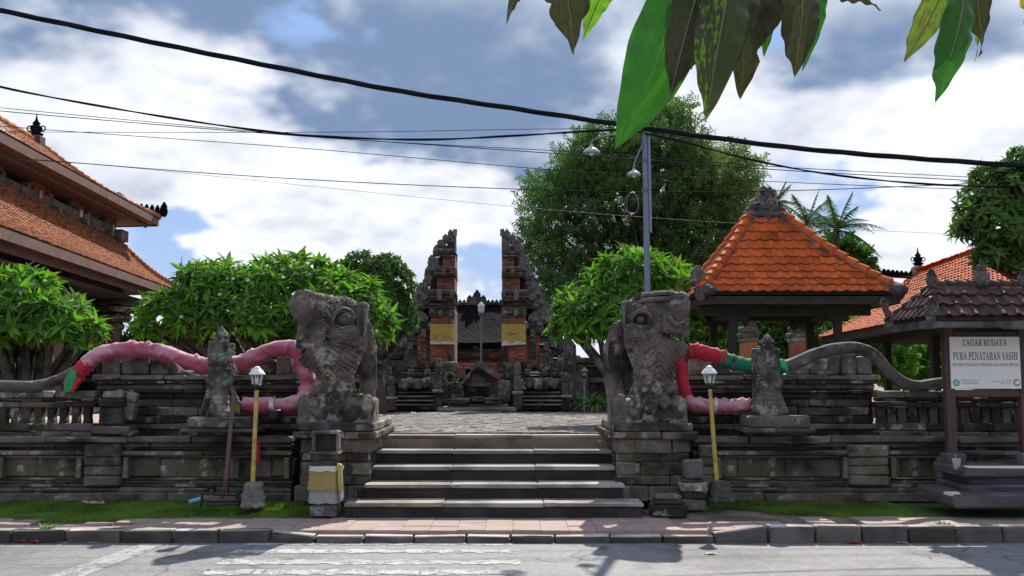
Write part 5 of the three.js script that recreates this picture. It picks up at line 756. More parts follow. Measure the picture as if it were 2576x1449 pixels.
// ---------------------------------------------------------------- trees and shrubs
function leaf(L, W, fold, droop, seg = 4, wave = 0) { // along +z, folded about its midrib, bending down
  const tr = [], pt = (i, s) => { const t = i / seg, w = W * 0.5 * Math.sin(Math.PI * Math.min(1, 0.06 + t * 0.94) ** 0.82) * (1 - t * 0.25); return V(s * w, (s ? fold * w : 0) - droop * L * t * t + wave * L * Math.sin(t * 6), L * t * (1 - 0.25 * droop * t)); };
  for (let i = 0; i < seg; i++) for (const s of [-1, 1]) { const a = pt(i, 0), b = pt(i + 1, 0), c = pt(i, s), d = pt(i + 1, s); if (s > 0) tr.push([a, b, d], [a, d, c]); else tr.push([a, d, b], [a, c, d]); }
  return tr;
}
const moved = (tr, m) => tr.map((t) => t.map((v) => v.clone().applyMatrix4(m)));
const mx = (p, rx, ry, rz = 0, s = 1) => new THREE.Matrix4().compose(p, new THREE.Quaternion().setFromEuler(new THREE.Euler(rx, ry, rz, 'YXZ')), V(s, s, s));
function rosette(n, L, W, seed) { R = rngOf(seed); const g = []; for (let i = 0; i < n; i++) { const k = i / n, f = rr(0.55, 1.5); g.push(tint(boxUV(fromTris(moved(leaf(L * rr(0.7, 1.1), W * rr(0.85, 1.1), 0.45, rr(0.15, 0.55)), mx(V(0, rr(-0.03, 0.05), 0), -mix(0.0, 1.15, k) + rr(-0.2, 0.2), i * 2.4 + rr(-0.3, 0.3), rr(-0.3, 0.3)))), 1), R() < 0.05 ? f * 2.6 : f * rr(0.85, 1.25), f, f * rr(0.7, 1.2))); } return merged(g); }
const rosettes = [1, 2, 3, 4, 5].map((i) => rosette(11, 0.285, 0.085, 700 + i)), roundRosettes = [1, 2, 3].map((i) => rosette(11, 0.2, 0.085, 720 + i)), broadRosettes = [1, 2, 3].map((i) => rosette(10, 0.2, 0.075, 740 + i));
function shell(ells, n, depth, front) { // points through the skin of joined ellipsoids, and the way out at each
  const out = []; let guard = 0, vol = ells.reduce((s, e) => s + e[3] * e[4] + e[4] * e[5] + e[3] * e[5], 0);
  while (out.length < n && guard++ < n * 60) {
    let q = R() * vol, e = ells[0]; for (const c of ells) { q -= c[3] * c[4] + c[4] * c[5] + c[3] * c[5]; if (q <= 0) { e = c; break; } }
    const z = rr(-0.75, 1), a = rr(0, 6.283), s = Math.sqrt(1 - z * z), k = 1 - depth * R() ** 1.6, d = V(s * Math.cos(a), z, s * Math.sin(a));
    const p = V(e[0] + d.x * e[3] * k, e[1] + d.y * e[4] * k, e[2] + d.z * e[5] * k);
    if (front && R() < front && d.z < -0.2) continue;
    if (ells.some((c) => c !== e && ((p.x - c[0]) / c[3]) ** 2 + ((p.y - c[1]) / c[4]) ** 2 + ((p.z - c[2]) / c[5]) ** 2 < 0.72)) continue;
    const nn = V(d.x / e[3], d.y / e[4], d.z / e[5]).normalize(); out.push([p, nn, k]);
  }
  return out;
}
const facing = (p, n, spin, s) => new THREE.Matrix4().compose(p, new THREE.Quaternion().setFromUnitVectors(V(0, 1, 0), n).multiply(new THREE.Quaternion().setFromAxisAngle(V(0, 1, 0), spin)), V(s, s, s));
// a frangipani: forked limbs, and whorls of leaves held at the branch tips
function frangipani(name, label, base, ells, n, o = {}) {
  R = rngOf(o.seed ?? 200); const t = T(name, label, 'tree', base, o.group), E = ells.map(([u, v, d, ru, rv, rz]) => { const p = P(u, v, d).sub(t.position), s = d * K; return [p.x, p.y, p.z, ru * s, rv * s, rz]; });
  const limbs = [], fork = V(0, o.fork ?? 0.5, 0); limbs.push(tint(boxUV(sweep([V(0, -0.1, 0), V(0.04, 0.2, 0.02), fork], (s, a) => (o.r ?? 0.17) * (1.25 - 0.4 * s) * (1 + 0.1 * Math.sin(a * 3 + s * 4)), 10, 10)), 0.9));
  M('trunk', merged(limbs), Mt.bark, t);
  for (const e of E) for (let i = 0; i < (o.limbs ?? 4); i++) { const a = rr(0, 6.28), q = V(e[0] + Math.cos(a) * e[3] * 0.55, e[1] + rr(-0.3, 0.3) * e[4], e[2] + Math.sin(a) * e[5] * 0.55), m1 = fork.clone().lerp(q, 0.45).add(V(rr(-0.15, 0.15), rr(-0.25, 0.02), rr(-0.1, 0.1))); M('limb', tint(boxUV(sweep([fork.clone().add(V(0, -0.05, 0)), m1, q], (s) => 0.085 * (1 - 0.62 * s), 12, 7)), rr(0.8, 1.1)), Mt.bark, t); }
  const S = shell(E, n, o.depth ?? 0.4, 0.6), geos = o.geos ?? rosettes;
  S.sort((a, b) => b[0].z + b[0].y * 0.4 - a[0].z - a[0].y * 0.4);
  const rest = new THREE.InstancedMesh(geos[0], o.mat ?? Mt.frangi, Math.max(1, S.length - 285)); let k = 0; rest.name = 'inner_leaves'; rest.castShadow = rest.receiveShadow = true;
  S.forEach(([p, nn], i) => { const up = nn.clone().multiplyScalar(0.75).add(V(rr(-0.5, 0.5), rr(0.0, 0.9), rr(-0.5, 0.5))).normalize(), m = facing(p, up, rr(0, 6.28), rr(0.7, 1.25) * (o.size ?? 1)); if (i < 285) { const c = M('leaf_cluster', pick(geos), o.mat ?? Mt.frangi, t); m.decompose(c.position, c.quaternion, c.scale); } else rest.setMatrixAt(k++, m); });
  if (k) { rest.count = k; t.add(stuff(rest)); }
  if (o.flowers) { const g = []; for (let i = 0; i < o.flowers; i++) { const [p, nn] = S[Math.floor(R() * 200)]; for (let q = 0; q < 5; q++) g.push(tint(fromTris(moved(leaf(0.045, 0.035, 0.3, 0.3, 2), facing(p.clone().addScaledVector(nn, 0.16), nn.clone().add(V(0, 0.3, 0.6)).normalize(), q * 1.256, 1))), 1, 0.95, 0.8)); } for (const x of g) boxUV(x); stuff(M('blossoms', merged(g.map((x) => { x.deleteAttribute('uv'); return boxUV(x); })), Mt.whitePetal, t)); }
  return t;
}
Mt.whitePetal = leafMat([0.75, 0.72, 0.6], 0.3);
frangipani('frangipani_tree', 'bright green frangipani tree at the left edge before the tiled hall', P(70, 975, 16.2).setY(0.85), [[40, 770, 16.2, 110, 76, 0.75], [-70, 750, 16.3, 120, 76, 0.8], [135, 805, 16.1, 90, 58, 0.7], [205, 838, 16.0, 54, 32, 0.5], [10, 825, 16.0, 90, 44, 0.7], [70, 724, 16.3, 60, 36, 0.5]], 350, { seed: 201, flowers: 10, fork: 0.3, depth: 0.5 });
frangipani('frangipani_tree', 'widest bright green frangipani tree, behind the pink cloth and left serpent head', P(690, 965, 17.4).setY(0.88), [[560, 735, 17.5, 120, 74, 0.9], [450, 800, 17.3, 96, 56, 0.8], [700, 735, 17.6, 150, 78, 0.9], [860, 770, 17.5, 110, 74, 0.9], [930, 815, 17.2, 58, 58, 0.6], [620, 800, 17.1, 150, 54, 0.8], [770, 690, 17.8, 70, 42, 0.6], [395, 818, 17.2, 46, 30, 0.5]], 560, { seed: 202, flowers: 22, fork: 0.6, limbs: 4 });
frangipani('frangipani_tree', 'rounded bright green frangipani tree between the gate and orange roofed pavilion', P(1585, 960, 18.6).setY(0.86), [[1590, 720, 18.6, 110, 88, 0.9], [1490, 785, 18.5, 88, 66, 0.8], [1690, 760, 18.6, 78, 90, 0.8], [1560, 800, 18.2, 110, 66, 0.8], [1440, 822, 18.4, 46, 40, 0.5], [1650, 690, 18.8, 60, 48, 0.6]], 410, { seed: 203, flowers: 9, fork: 0.5 });
frangipani('leafy_tree', 'dark green rounded tree just left of the split gate', P(950, 980, 26).setY(0.78), [[940, 695, 26, 92, 58, 1.0], [985, 745, 26, 60, 60, 0.9], [890, 730, 26, 60, 60, 0.9], [1005, 800, 26, 40, 40, 0.6]], 620, { seed: 204, mat: Mt.dense, geos: roundRosettes, size: 0.95, depth: 0.7, fork: 1.2 });
frangipani('leafy_tree', 'dark broad leaved tree hanging over the sign shelter at the right edge', P(2680, 900, 15.6).setY(0.85), [[2530, 500, 15.6, 108, 86, 0.7], [2470, 560, 15.5, 78, 56, 0.6], [2560, 590, 15.4, 120, 70, 0.7], [2600, 430, 15.8, 90, 60, 0.6], [2478, 640, 15.2, 26, 44, 0.2], [2545, 660, 15.3, 40, 30, 0.3], [2680, 520, 15.8, 130, 120, 0.8]], 760, { seed: 205, mat: Mt.broad, geos: broadRosettes, size: 1, depth: 0.85, fork: 2.2, r: 0.16, limbs: 3 });
// small sprays of little leaves for far crowns
function spray(n, len, L, W, seed) { R = rngOf(seed); const g = []; for (let i = 0; i < n; i++) { const k = i / n, f = rr(0.7, 1.4), m = mx(V(rr(-0.03, 0.03), -0.12 * k * k * len, k * len), rr(-0.7, 0.5), (i % 2 ? 1 : -1) * rr(0.5, 1.2), rr(-0.6, 0.6)); g.push(tint(boxUV(fromTris(moved(leaf(L * rr(0.8, 1.2), W, 0.3, 0.3, 2), m))), f, f * rr(0.9, 1.1), f * 0.9)); } return merged(g); }
const fine = spray(14, 0.55, 0.15, 0.06, 751), bushy = spray(16, 0.4, 0.17, 0.085, 752);
function farTree(name, label, base, ells, n, o) {
  R = rngOf(o.seed); const t = T(name, label, o.cat ?? 'tree', base), E = ells.map(([u, v, d, ru, rv, rz]) => { const p = P(u, v, d).sub(t.position), s = d * K; return [p.x, p.y, p.z, ru * s, rv * s, rz]; });
  if (o.trunk) { const top = V(...E[0].slice(0, 3)); M('trunk', tint(boxUV(sweep([V(0, -0.2, 0), top.clone().multiplyScalar(0.5).add(V(0.2, 0, 0)), top], (s) => o.trunk * (1 - 0.75 * s), 16, 9)), 0.8), Mt.bark, t); for (const e of E.slice(1)) M('limb', tint(boxUV(sweep([top.clone().multiplyScalar(rr(0.35, 0.6)), V(e[0] * 0.6 + top.x * 0.4 * 0.5, mix(top.y * 0.5, e[1], 0.6), e[2] * 0.6), V(e[0], e[1], e[2])], (s) => o.trunk * 0.42 * (1 - 0.75 * s), 10, 6)), 0.8), Mt.bark, t); }
  const S = shell(E, n, o.depth ?? 0.8, 0), im = new THREE.InstancedMesh(o.geo ?? fine, o.mat, S.length); im.name = 'crown'; im.castShadow = im.receiveShadow = true;
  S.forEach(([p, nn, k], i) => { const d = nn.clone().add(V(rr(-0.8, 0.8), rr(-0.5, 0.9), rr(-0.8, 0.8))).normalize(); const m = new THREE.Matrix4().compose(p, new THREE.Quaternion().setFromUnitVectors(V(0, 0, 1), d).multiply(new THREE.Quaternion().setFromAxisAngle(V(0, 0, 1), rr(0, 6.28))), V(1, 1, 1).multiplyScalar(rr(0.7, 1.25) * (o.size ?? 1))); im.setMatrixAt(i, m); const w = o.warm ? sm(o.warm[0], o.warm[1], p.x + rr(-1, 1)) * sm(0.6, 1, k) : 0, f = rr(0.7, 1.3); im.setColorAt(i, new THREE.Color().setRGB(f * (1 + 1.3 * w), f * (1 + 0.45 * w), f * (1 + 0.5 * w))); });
  t.add(stuff(im)); return t;
}
{
  const E = []; R = rngOf(210);
  const add = (u, v, ru, rv) => E.push([u, v, 37 + rr(-1.6, 1.6), ru, rv, 0.6 + ru * 0.012]);
  for (const [u, v, ru, rv] of [[1650, 580, 120, 60], [1690, 320, 46, 26], [1655, 360, 66, 30], [1730, 372, 60, 32], [1640, 420, 90, 34], [1760, 430, 80, 34], [1820, 450, 56, 24], [1560, 450, 60, 28], [1500, 505, 76, 24], [1400, 482, 60, 12], [1360, 468, 26, 8], [1440, 560, 84, 30], [1370, 562, 44, 20], [1600, 500, 110, 40], [1740, 510, 100, 40], [1500, 620, 110, 44], [1400, 640, 70, 30], [1350, 655, 34, 14], [1365, 720, 60, 30], [1450, 700, 90, 40], [1770, 590, 100, 46], [1850, 500, 44, 22], [1845, 575, 60, 34], [1740, 670, 110, 50], [1600, 680, 120, 50], [1555, 385, 60, 20], [1500, 430, 40, 16], [1660, 292, 34, 16], [1705, 282, 26, 14], [1845, 398, 40, 10], [1875, 470, 30, 12], [1620, 760, 180, 60], [1420, 780, 90, 50], [1800, 700, 90, 50], [1390, 472, 74, 18], [1375, 525, 64, 22], [1865, 432, 60, 20], [1885, 510, 40, 22], [1345, 600, 50, 22]]) add(u, v, ru, rv);
  for (let i = 0; i < 46; i++) { const a = rr(-2.6, 0.1), q = rr(0.62, 1.0); add(1625 + Math.cos(a) * 255 * q + rr(-20, 20), 620 + Math.sin(a) * 330 * q * 0.98, rr(18, 50), rr(7, 16)); }
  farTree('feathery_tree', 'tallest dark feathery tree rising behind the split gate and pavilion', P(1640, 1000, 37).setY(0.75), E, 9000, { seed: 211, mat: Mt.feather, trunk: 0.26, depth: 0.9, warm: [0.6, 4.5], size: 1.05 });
}
// bushes along the back of the court
for (const [u, v, d, ru, rv, n, label] of [[1790, 855, 27, 75, 70, 700, 'light green bush seen under the left end of the pavilion'], [1950, 850, 30, 90, 62, 800, 'dark green bush seen between the pavilion posts'], [2070, 860, 32, 60, 60, 600, 'light green bush seen under the right end of the pavilion'], [2330, 905, 34, 110, 60, 700, 'green bush seen under the far roof behind the sign shelter'], [2180, 890, 32, 90, 70, 700, 'green bush behind the grey serpent tail'], [420, 900, 31, 120, 60, 700, 'green bush behind the pink cloth at the end of the tiled hall'], [640, 890, 33, 130, 70, 800, 'green bush far behind the widest frangipani tree'], [2120, 700, 46, 60, 90, 700, 'dark foliage mass below the coconut palms']]) {
  const s = d * K; farTree('court_bush', label, P(u, 970, d).setY(0.76), [[u, v, d, ru, rv, ru * s * 0.7], [u - ru * 0.5, v + 20, d, ru * 0.6, rv * 0.7, ru * s * 0.5], [u + ru * 0.5, v + 16, d, ru * 0.6, rv * 0.7, ru * s * 0.5]], n, { seed: u, mat: u === 1950 || u === 2120 ? Mt.dense : Mt.shrub, geo: bushy, cat: 'bush', size: d > 40 ? 1.5 : 1.05 });
}
// trees farther away that close the view behind the walls
for (const [u, v, d, ru, rv, n, label] of [[2250, 860, 60, 260, 60, 1100, 'far tree behind the right hall'], [1060, 900, 58, 130, 50, 600, 'far tree behind the left wing of the split gate']]) { const s = d * K; farTree('far_tree', label, P(u, 975, d).setY(0.73), [[u, v, d, ru, rv, ru * s * 0.5], [u + ru * 0.4, v - 14, d, ru * 0.5, rv, ru * s * 0.3]], n, { seed: u, mat: Mt.dense, geo: bushy, size: 2.2, trunk: 0.3 }); }
// round clump of strap leaves beside the small court lamp
{
  R = rngOf(231); const t = T('strap_leaf_bush', 'round bush of arching strap leaves beside the small court lamp', 'bush', P(1487, 1030, 27.6)); const g = []; for (let i = 0; i < 150; i++) { const f = rr(0.6, 1.3), a = rr(0, 6.28), e = rr(0.15, 1.35); M('leaf', tint(boxUV(fromTris(leaf(rr(0.4, 0.7), 0.07, 0.3, rr(0.5, 1.0), 5))), f), Mt.shrub, t, [Math.cos(a) * 0.1, 0.08, Math.sin(a) * 0.1], [0, 0, 0]).quaternion.setFromEuler(new THREE.Euler(-e, a, 0, 'YXZ')); }
}
// coconut palms
function palm(label, u, v, d, seed, n, size, tilt) {
  R = rngOf(seed); const t = T('coconut_palm', label, 'palm tree', P(u, 960, d).setY(0.7), 'coconut palms behind the pavilion'), c = P(u, v, d).sub(t.position);
  M('trunk', tint(boxUV(sweep([V(0.2, -0.2, 0), V(0.1, c.y * 0.5, 0), c], (s) => 0.2 * (1.1 - 0.5 * s), 20, 9)), 0.9), Mt.bark, t);
  for (let i = 0; i < n; i++) {
    const a = i * 2.39996 + rr(-0.2, 0.2), el = mix(1.25, -0.35, i / n) + rr(-0.12, 0.12), L = rr(2.0, 2.7) * size, tr = [], dir = V(Math.cos(a) * Math.cos(el), Math.sin(el), Math.sin(a) * Math.cos(el)), side = V(-Math.sin(a), 0, Math.cos(a)), at = (k) => dir.clone().multiplyScalar(L * k).add(V(0, -0.55 * L * k * k * Math.max(0.3, Math.cos(el)), 0));
    const rib = sweep([at(0), at(0.33), at(0.66), at(1)], (s) => 0.035 * (1 - 0.8 * s), 10, 5);
    for (let k = 0.12; k < 1; k += 0.032) for (const s of [-1, 1]) { const p = at(k), q = at(k + 0.02), ll = size * 0.62 * Math.sin(Math.PI * Math.min(1, k * 0.85 + 0.12)) * rr(0.85, 1.1), tip = p.clone().addScaledVector(side, s * ll * 0.75).addScaledVector(dir, ll * 0.45).add(V(0, -ll * rr(0.45, 0.8), 0)), w = q.clone().sub(p).normalize().multiplyScalar(0.06); tr.push([p, p.clone().add(w), tip]); }
    const f = rr(0.7, 1.25); M('frond', merged([tint(boxUV(rib), f), tint(boxUV(fromTris(tr)), f, f, f * 0.8)]), Mt.palm, t, c);
  }
}
palm('tall coconut palm right of the pavilion roof ridge with drooping fronds', 2105, 578, 44, 241, 17, 0.92, 0); palm('coconut palm half hidden behind the pavilion roof', 2030, 562, 48, 242, 15, 0.86, 0); palm('coconut palm tip just behind the pavilion ridge carving', 1952, 512, 50, 243, 13, 0.62, 0);
// ---------------------------------------------------------------- grass of the verge
{
  R = rngOf(251);
  const blade = []; for (let i = 0; i < 5; i++) { const a = rr(0, 6.28), h = rr(0.03, 0.065), b = V(rr(-0.03, 0.03), 0, rr(-0.03, 0.03)), w = V(Math.cos(a), 0, Math.sin(a)).multiplyScalar(0.004), tip = b.clone().add(V(rr(-0.03, 0.03), h, rr(-0.03, 0.03))); blade.push([b.clone().sub(w), b.clone().add(w), tip]); }
  const g = tint(boxUV(fromTris(blade)), 1), gy0 = (d) => d < 12.9 ? mix(-0.035, -0.01, clamp((d - 12.6) / 0.3)) : mix(-0.01, 0.03, (d - 12.9) / 1.5);
  const field = (label, test, n, x0, x1, d0, d1) => { const im = new THREE.InstancedMesh(g, Mt.grassBlade, n); let k = 0, guard = 0; while (k < n && guard++ < n * 12) { const x = rr(x0, x1), d = rr(d0, d1); if (!test(x, d)) continue; const f = rr(0.6, 1.25) * (0.85 + 0.4 * n3(x * 1.3, d * 1.3, 9)), y = rr(0, 1) < 0.3 ? 1.6 : 1.1; im.setMatrixAt(k, new THREE.Matrix4().compose(V(x, gy0(d) - 0.004, -d), new THREE.Quaternion().setFromAxisAngle(V(0, 1, 0), rr(0, 6.28)), V(1, rr(0.6, 1.4), 1))); im.setColorAt(k, new THREE.Color().setRGB(f * y, f, f)); k++; } im.count = k; im.name = numbered('grass'); im.receiveShadow = true; stuff(tag(im, label, 'grass')); scene.add(im); };
  const edge = (x) => 12.72 + 0.1 * n3(x * 0.9, 0, 4) + 0.05 * n3(x * 4, 1, 4);
  field('short green grass in front of the left retaining wall', (x, d) => d > edge(x) - (x < -4.6 && x > -6.2 ? 0.25 : 0) && n3(x * 0.8, d * 1.4, 6) < 0.55, 17000, -7.4, -2.2, 12.4, 13.85);
  field('short green grass in front of the right retaining wall', (x, d) => x > 2.75 + 0.2 * n3(d * 3, 2, 1) && d > edge(x) + 0.5 * sm(4.0, 2.8, x) && d < 13.9 && !(x > 5.15 && d > 12.5) && n3(x * 0.8, d * 1.4, 6) < 0.6, 15000, 2.6, 8, 12.5, 13.9);
  const soil = (label, x0, x1, d0, d1) => {};
  const vg = structure(M('verge', sheet(span(-8, -2.1, 24), [[12.66, -0.012], [12.9, -0.004], [13.4, 0.01], [14.1, 0.034]], 0.5), Mt.lawn)); structure(M('verge', sheet(span(2.7, 8.4, 24), [[12.75, -0.008], [12.95, 0.0], [13.4, 0.014], [14.1, 0.036]], 0.5), Mt.lawn));
  structure(M('bare_soil', sheet(span(1.72, 4.6, 20), [[12.2, -0.028, 0.008], [12.5, -0.012, 0.012], [12.9, 0.004, 0.012], [13.3, 0.012]], 0.5), Mt.dirt));
}
// little weeds that grow from joints
function weed(label, p, n, size, seed, cat = 'weed') { R = rngOf(seed); const t = T('weed', label, cat, p); for (let i = 0; i < n; i++) { const a = rr(0, 6.28), f = rr(0.7, 1.3); M('leaf', tint(boxUV(fromTris(leaf(size * rr(0.6, 1.1), size * 0.34, 0.3, rr(0.2, 0.8), 3))), f), Mt.shrub, t, [rr(-1, 1) * size * 0.6, 0, rr(-1, 1) * size * 0.3]).quaternion.setFromEuler(new THREE.Euler(-rr(0.2, 1.3), a, 0, 'YXZ')); } }
const gp = (u, v, y = 0) => P(u, v, (EYE - y) * F / (v - HZ)).setY(y);
weed('weed tuft on the kerb left of the steps', gp(640, 1345, -0.1), 16, 0.09, 261); weed('leafy weed beside the offering stand and lowest step', gp(858, 1296, -0.02), 22, 0.13, 262); weed('bright green weed on bare soil below the leaning lamp', gp(1778, 1290, -0.02), 40, 0.12, 263); weed('green weeds at the foot of the stacked corner stones', gp(1735, 1275, 0), 30, 0.13, 264);
weed('weed growing from the right kerb below its third large stone', gp(2120, 1352, -0.11), 22, 0.12, 265); weed('low weed in the gutter where the right kerb rises', gp(1830, 1350, -0.11), 26, 0.08, 266); weed('weed in the gutter before the lowest step', gp(1545, 1345, -0.1), 20, 0.07, 267); weed('grass tuft on the pavement near the sign shelter', gp(2375, 1318, 0.03), 60, 0.1, 268); weed('small weed in the gutter below the fifth large kerb stone', gp(2235, 1352, -0.11), 14, 0.08, 269); weed('weed on the pavement edge at the lower left', gp(120, 1322, 0.02), 26, 0.1, 270); weed('moss and fern growing beside the top left step', P(955, 1085, 14.6), 22, 0.09, 271); weed('small fern growing beside the top right step', P(1522, 1110, 14.0), 18, 0.09, 272); weed('fern growing on the right serpent throat', P(1708, 885, 13.55), 14, 0.07, 273); weed('thin weed in the gutter before the middle step', gp(1010, 1346, -0.1), 16, 0.08, 274); weed('small green plant at the foot of the left retaining wall', P(450, 1190, 13.95), 12, 0.07, 275);

// the roadside tree behind the camera that carries the hanging leaves; unseen crown added to dim sky fill
{
  R = rngOf(281); const t = T('unseen_roadside_tree', 'unseen roadside tree whose branch hangs over the camera, crown added to dim the sky light', 'tree', [2.6, -0.1, 4.5]);
  M('trunk', tint(boxUV(sweep([V(0, -0.1, 0), V(0.1, 1.6, 0), V(-0.1, 3.4, 0.1)], (s) => 0.22 * (1.2 - 0.5 * s), 12, 10)), 0.9), Mt.bark, t);
  for (const [x, y, z] of [[-2.2, 4.2, -2.2], [2.4, 4.6, -1.2], [0.4, 5.6, 1.4], [-3.4, 5, 0.8], [3.4, 5, 2]]) M('limb', tint(boxUV(sweep([V(-0.1, 3.2, 0.1), V(x * 0.5, 3.9, z * 0.5), V(x, y, z)], (s) => 0.11 * (1 - 0.6 * s), 12, 7)), 0.9), Mt.bark, t);
  const E = [[-2.4, 4.4, -1.2, 2, 1.3, 1.7], [2.2, 4.7, -0.6, 2.1, 1.4, 1.8], [0, 5.6, 1.2, 2.4, 1.5, 2.2], [-4.4, 4.9, 1.4, 1.9, 1.3, 1.9], [4.4, 4.9, 2, 1.9, 1.3, 1.9]], S = shell(E, 900, 0.8, 0), im = new THREE.InstancedMesh(rosettes[0], Mt.frangi, S.length); im.name = 'crown'; im.castShadow = true; S.forEach(([p, nn], i) => im.setMatrixAt(i, facing(p, nn.clone().add(V(rr(-0.4, 0.4), 0.3, rr(-0.4, 0.4))).normalize(), rr(0, 6), rr(0.9, 1.4)))); t.add(stuff(im));
}
// ---------------------------------------------------------------- lamp posts
function gardenLamp(label, u, vTop, vFoot, D, o = {}) {
  R = rngOf(300 + u); const s = D * K, foot = P(o.uFoot ?? u, vFoot, D), t = T('garden_lamp', label, 'lamp', foot), top = P(u, vTop, D).sub(foot), H = top.y, q = (o.k ?? 1) * 13 * K;
  const ax = (y) => V(top.x * y / H, y, 0), hh = 50 * q, y0 = H - hh - 14 * q;
  M('pole', tint(boxUV(bar(V(0, -0.06, 0), ax(y0), 6 * q, 5 * q, 10), 1.2), 1), o.pole ?? Mt.yellowPaint, t);
  M('lamp_holder', tint(at(lathe([[4 * q, 0], [5 * q, 6 * q], [11 * q, 9 * q], [12 * q, 17 * q], [0, 17 * q]], 12), ...ax(y0 - 2 * q).toArray()), 1), Mt.black, t);
  const b = ax(y0 + 14 * q);
  M('lantern_glass', tint(at(lathe([[9.5 * q, 0], [11 * q, 2 * q], [15.5 * q, 26 * q]], 6), b.x, b.y, 0), 1), Mt.glass, t);
  for (let i = 0; i < 6; i++) { const a = i * Math.PI / 3; M('glazing_bar', tint(bar(V(b.x + 10.5 * q * Math.sin(a), b.y + 1 * q, 10.5 * q * Math.cos(a)), V(b.x + 15.8 * q * Math.sin(a), b.y + 26 * q, 15.8 * q * Math.cos(a)), 0.9 * q, 0.9 * q, 5), 1), o.paint ?? Mt.whitePaint, t); }
  M('bulb', tint(at(lathe([[3 * q, 0], [4 * q, 6 * q], [5.4 * q, 12 * q], [4 * q, 18 * q], [0, 20 * q]], 12), b.x, b.y, 0), 0.95, 0.95, 0.85), Mt.whitePaint, t);
  M('lamp_hood', tint(at(lathe([[17 * q, 0], [21 * q, 0.5 * q], [21 * q, 3 * q], [13 * q, 13 * q], [8 * q, 16 * q], [8 * q, 19 * q], [4 * q, 21 * q], [0, 22 * q]], 6), b.x, b.y + 24 * q, 0), 1), o.paint ?? Mt.whitePaint, t);
  return t;
}
const taper = (w0, w1, h, sides = 4) => { const g = new THREE.CylinderGeometry(w1 / Math.SQRT2 * (sides === 4 ? 1 : 1), w0 / Math.SQRT2, h, sides, 1); g.rotateY(Math.PI / sides); return g.toNonIndexed(); };
function footBlock(label, p, w0, w1, h, tn = 1) { const t = T('lamp_footing', label, 'concrete block', p); const g = nets((x, y, z) => { const k = mix(w0, w1, clamp((y + h / 2) / h)) / 2; return sBox(x, y, z, [0, 0, 0], [k, h / 2, k], 0.03) + 0.012 * n3(x * 14, y * 14, z * 14); }, [-w0 * 0.6, -h * 0.56, -w0 * 0.6], [w0 * 0.6, h * 0.56, w0 * 0.6], 0.016); M('block', tint(boxUV(g, 1, R(), R()), tn), Mt.cement, t, [0, h / 2, 0], [0, 0.25, 0]); }
gardenLamp('upright garden lamp on yellow striped pole left of the steps', 648, 917, 1217, 12.95, { uFoot: 636 }); footBlock('grey tapered concrete footing of the upright left lamp', P(637, 1276, 12.95), 0.31, 0.22, 0.32);
gardenLamp('leaning garden lamp on plain yellow pole right of the steps', 1781, 915, 1214, 13.1, { uFoot: 1804 }); footBlock('dark small concrete footing of the leaning right lamp', P(1812, 1262, 13.1), 0.3, 0.2, 0.27, 0.4);
gardenLamp('small garden lamp in the court beside the round strap leaf bush', 1470, 922, 1034, 27.3, { pole: Mt.steel, k: 1, paint: Mt.cement });
{ const D = 33, s = D * K, f = P(1210, 1000, D).setY(0.76), t = T('tall_lamp', 'tall white lamp on thin pole seen through the gap of the gate', 'lamp', f), H = Ya(778, D) - 0.76; M('pole', tint(bar(V(0, 0, 0), V(0, H - 0.2, 0), 0.035, 0.03), 1), Mt.steel, t); M('lamp_holder', tint(at(lathe([[0.03, 0], [0.09, 0.05], [0.1, 0.12]], 10), 0, H - 0.24, 0), 1), Mt.steel, t); M('lamp_globe', tint(at(lathe([[0.05, 0], [0.1, 0.1], [0.1, 0.24], [0.04, 0.3]], 12), 0, H - 0.16, 0), 1), Mt.whitePaint, t); M('lamp_hood', tint(at(lathe([[0.13, 0], [0.11, 0.04], [0.04, 0.12], [0, 0.14]], 12), 0, H + 0.1, 0), 1), Mt.whitePaint, t); }
{ const p = P(1446, 1030, 28), t = T('thin_post', 'thin dark brown post left of the small court lamp', 'post', p); M('post_shaft', blk(0.09, Ya(868, 28) - p.y, 0.09, { c: 0.01 }), Mt.wood, t, [0, (Ya(868, 28) - p.y) / 2, 0]); M('post_foot', blk(0.3, 0.12, 0.3), Mt.brown, t, [0, 0.06, 0]); }
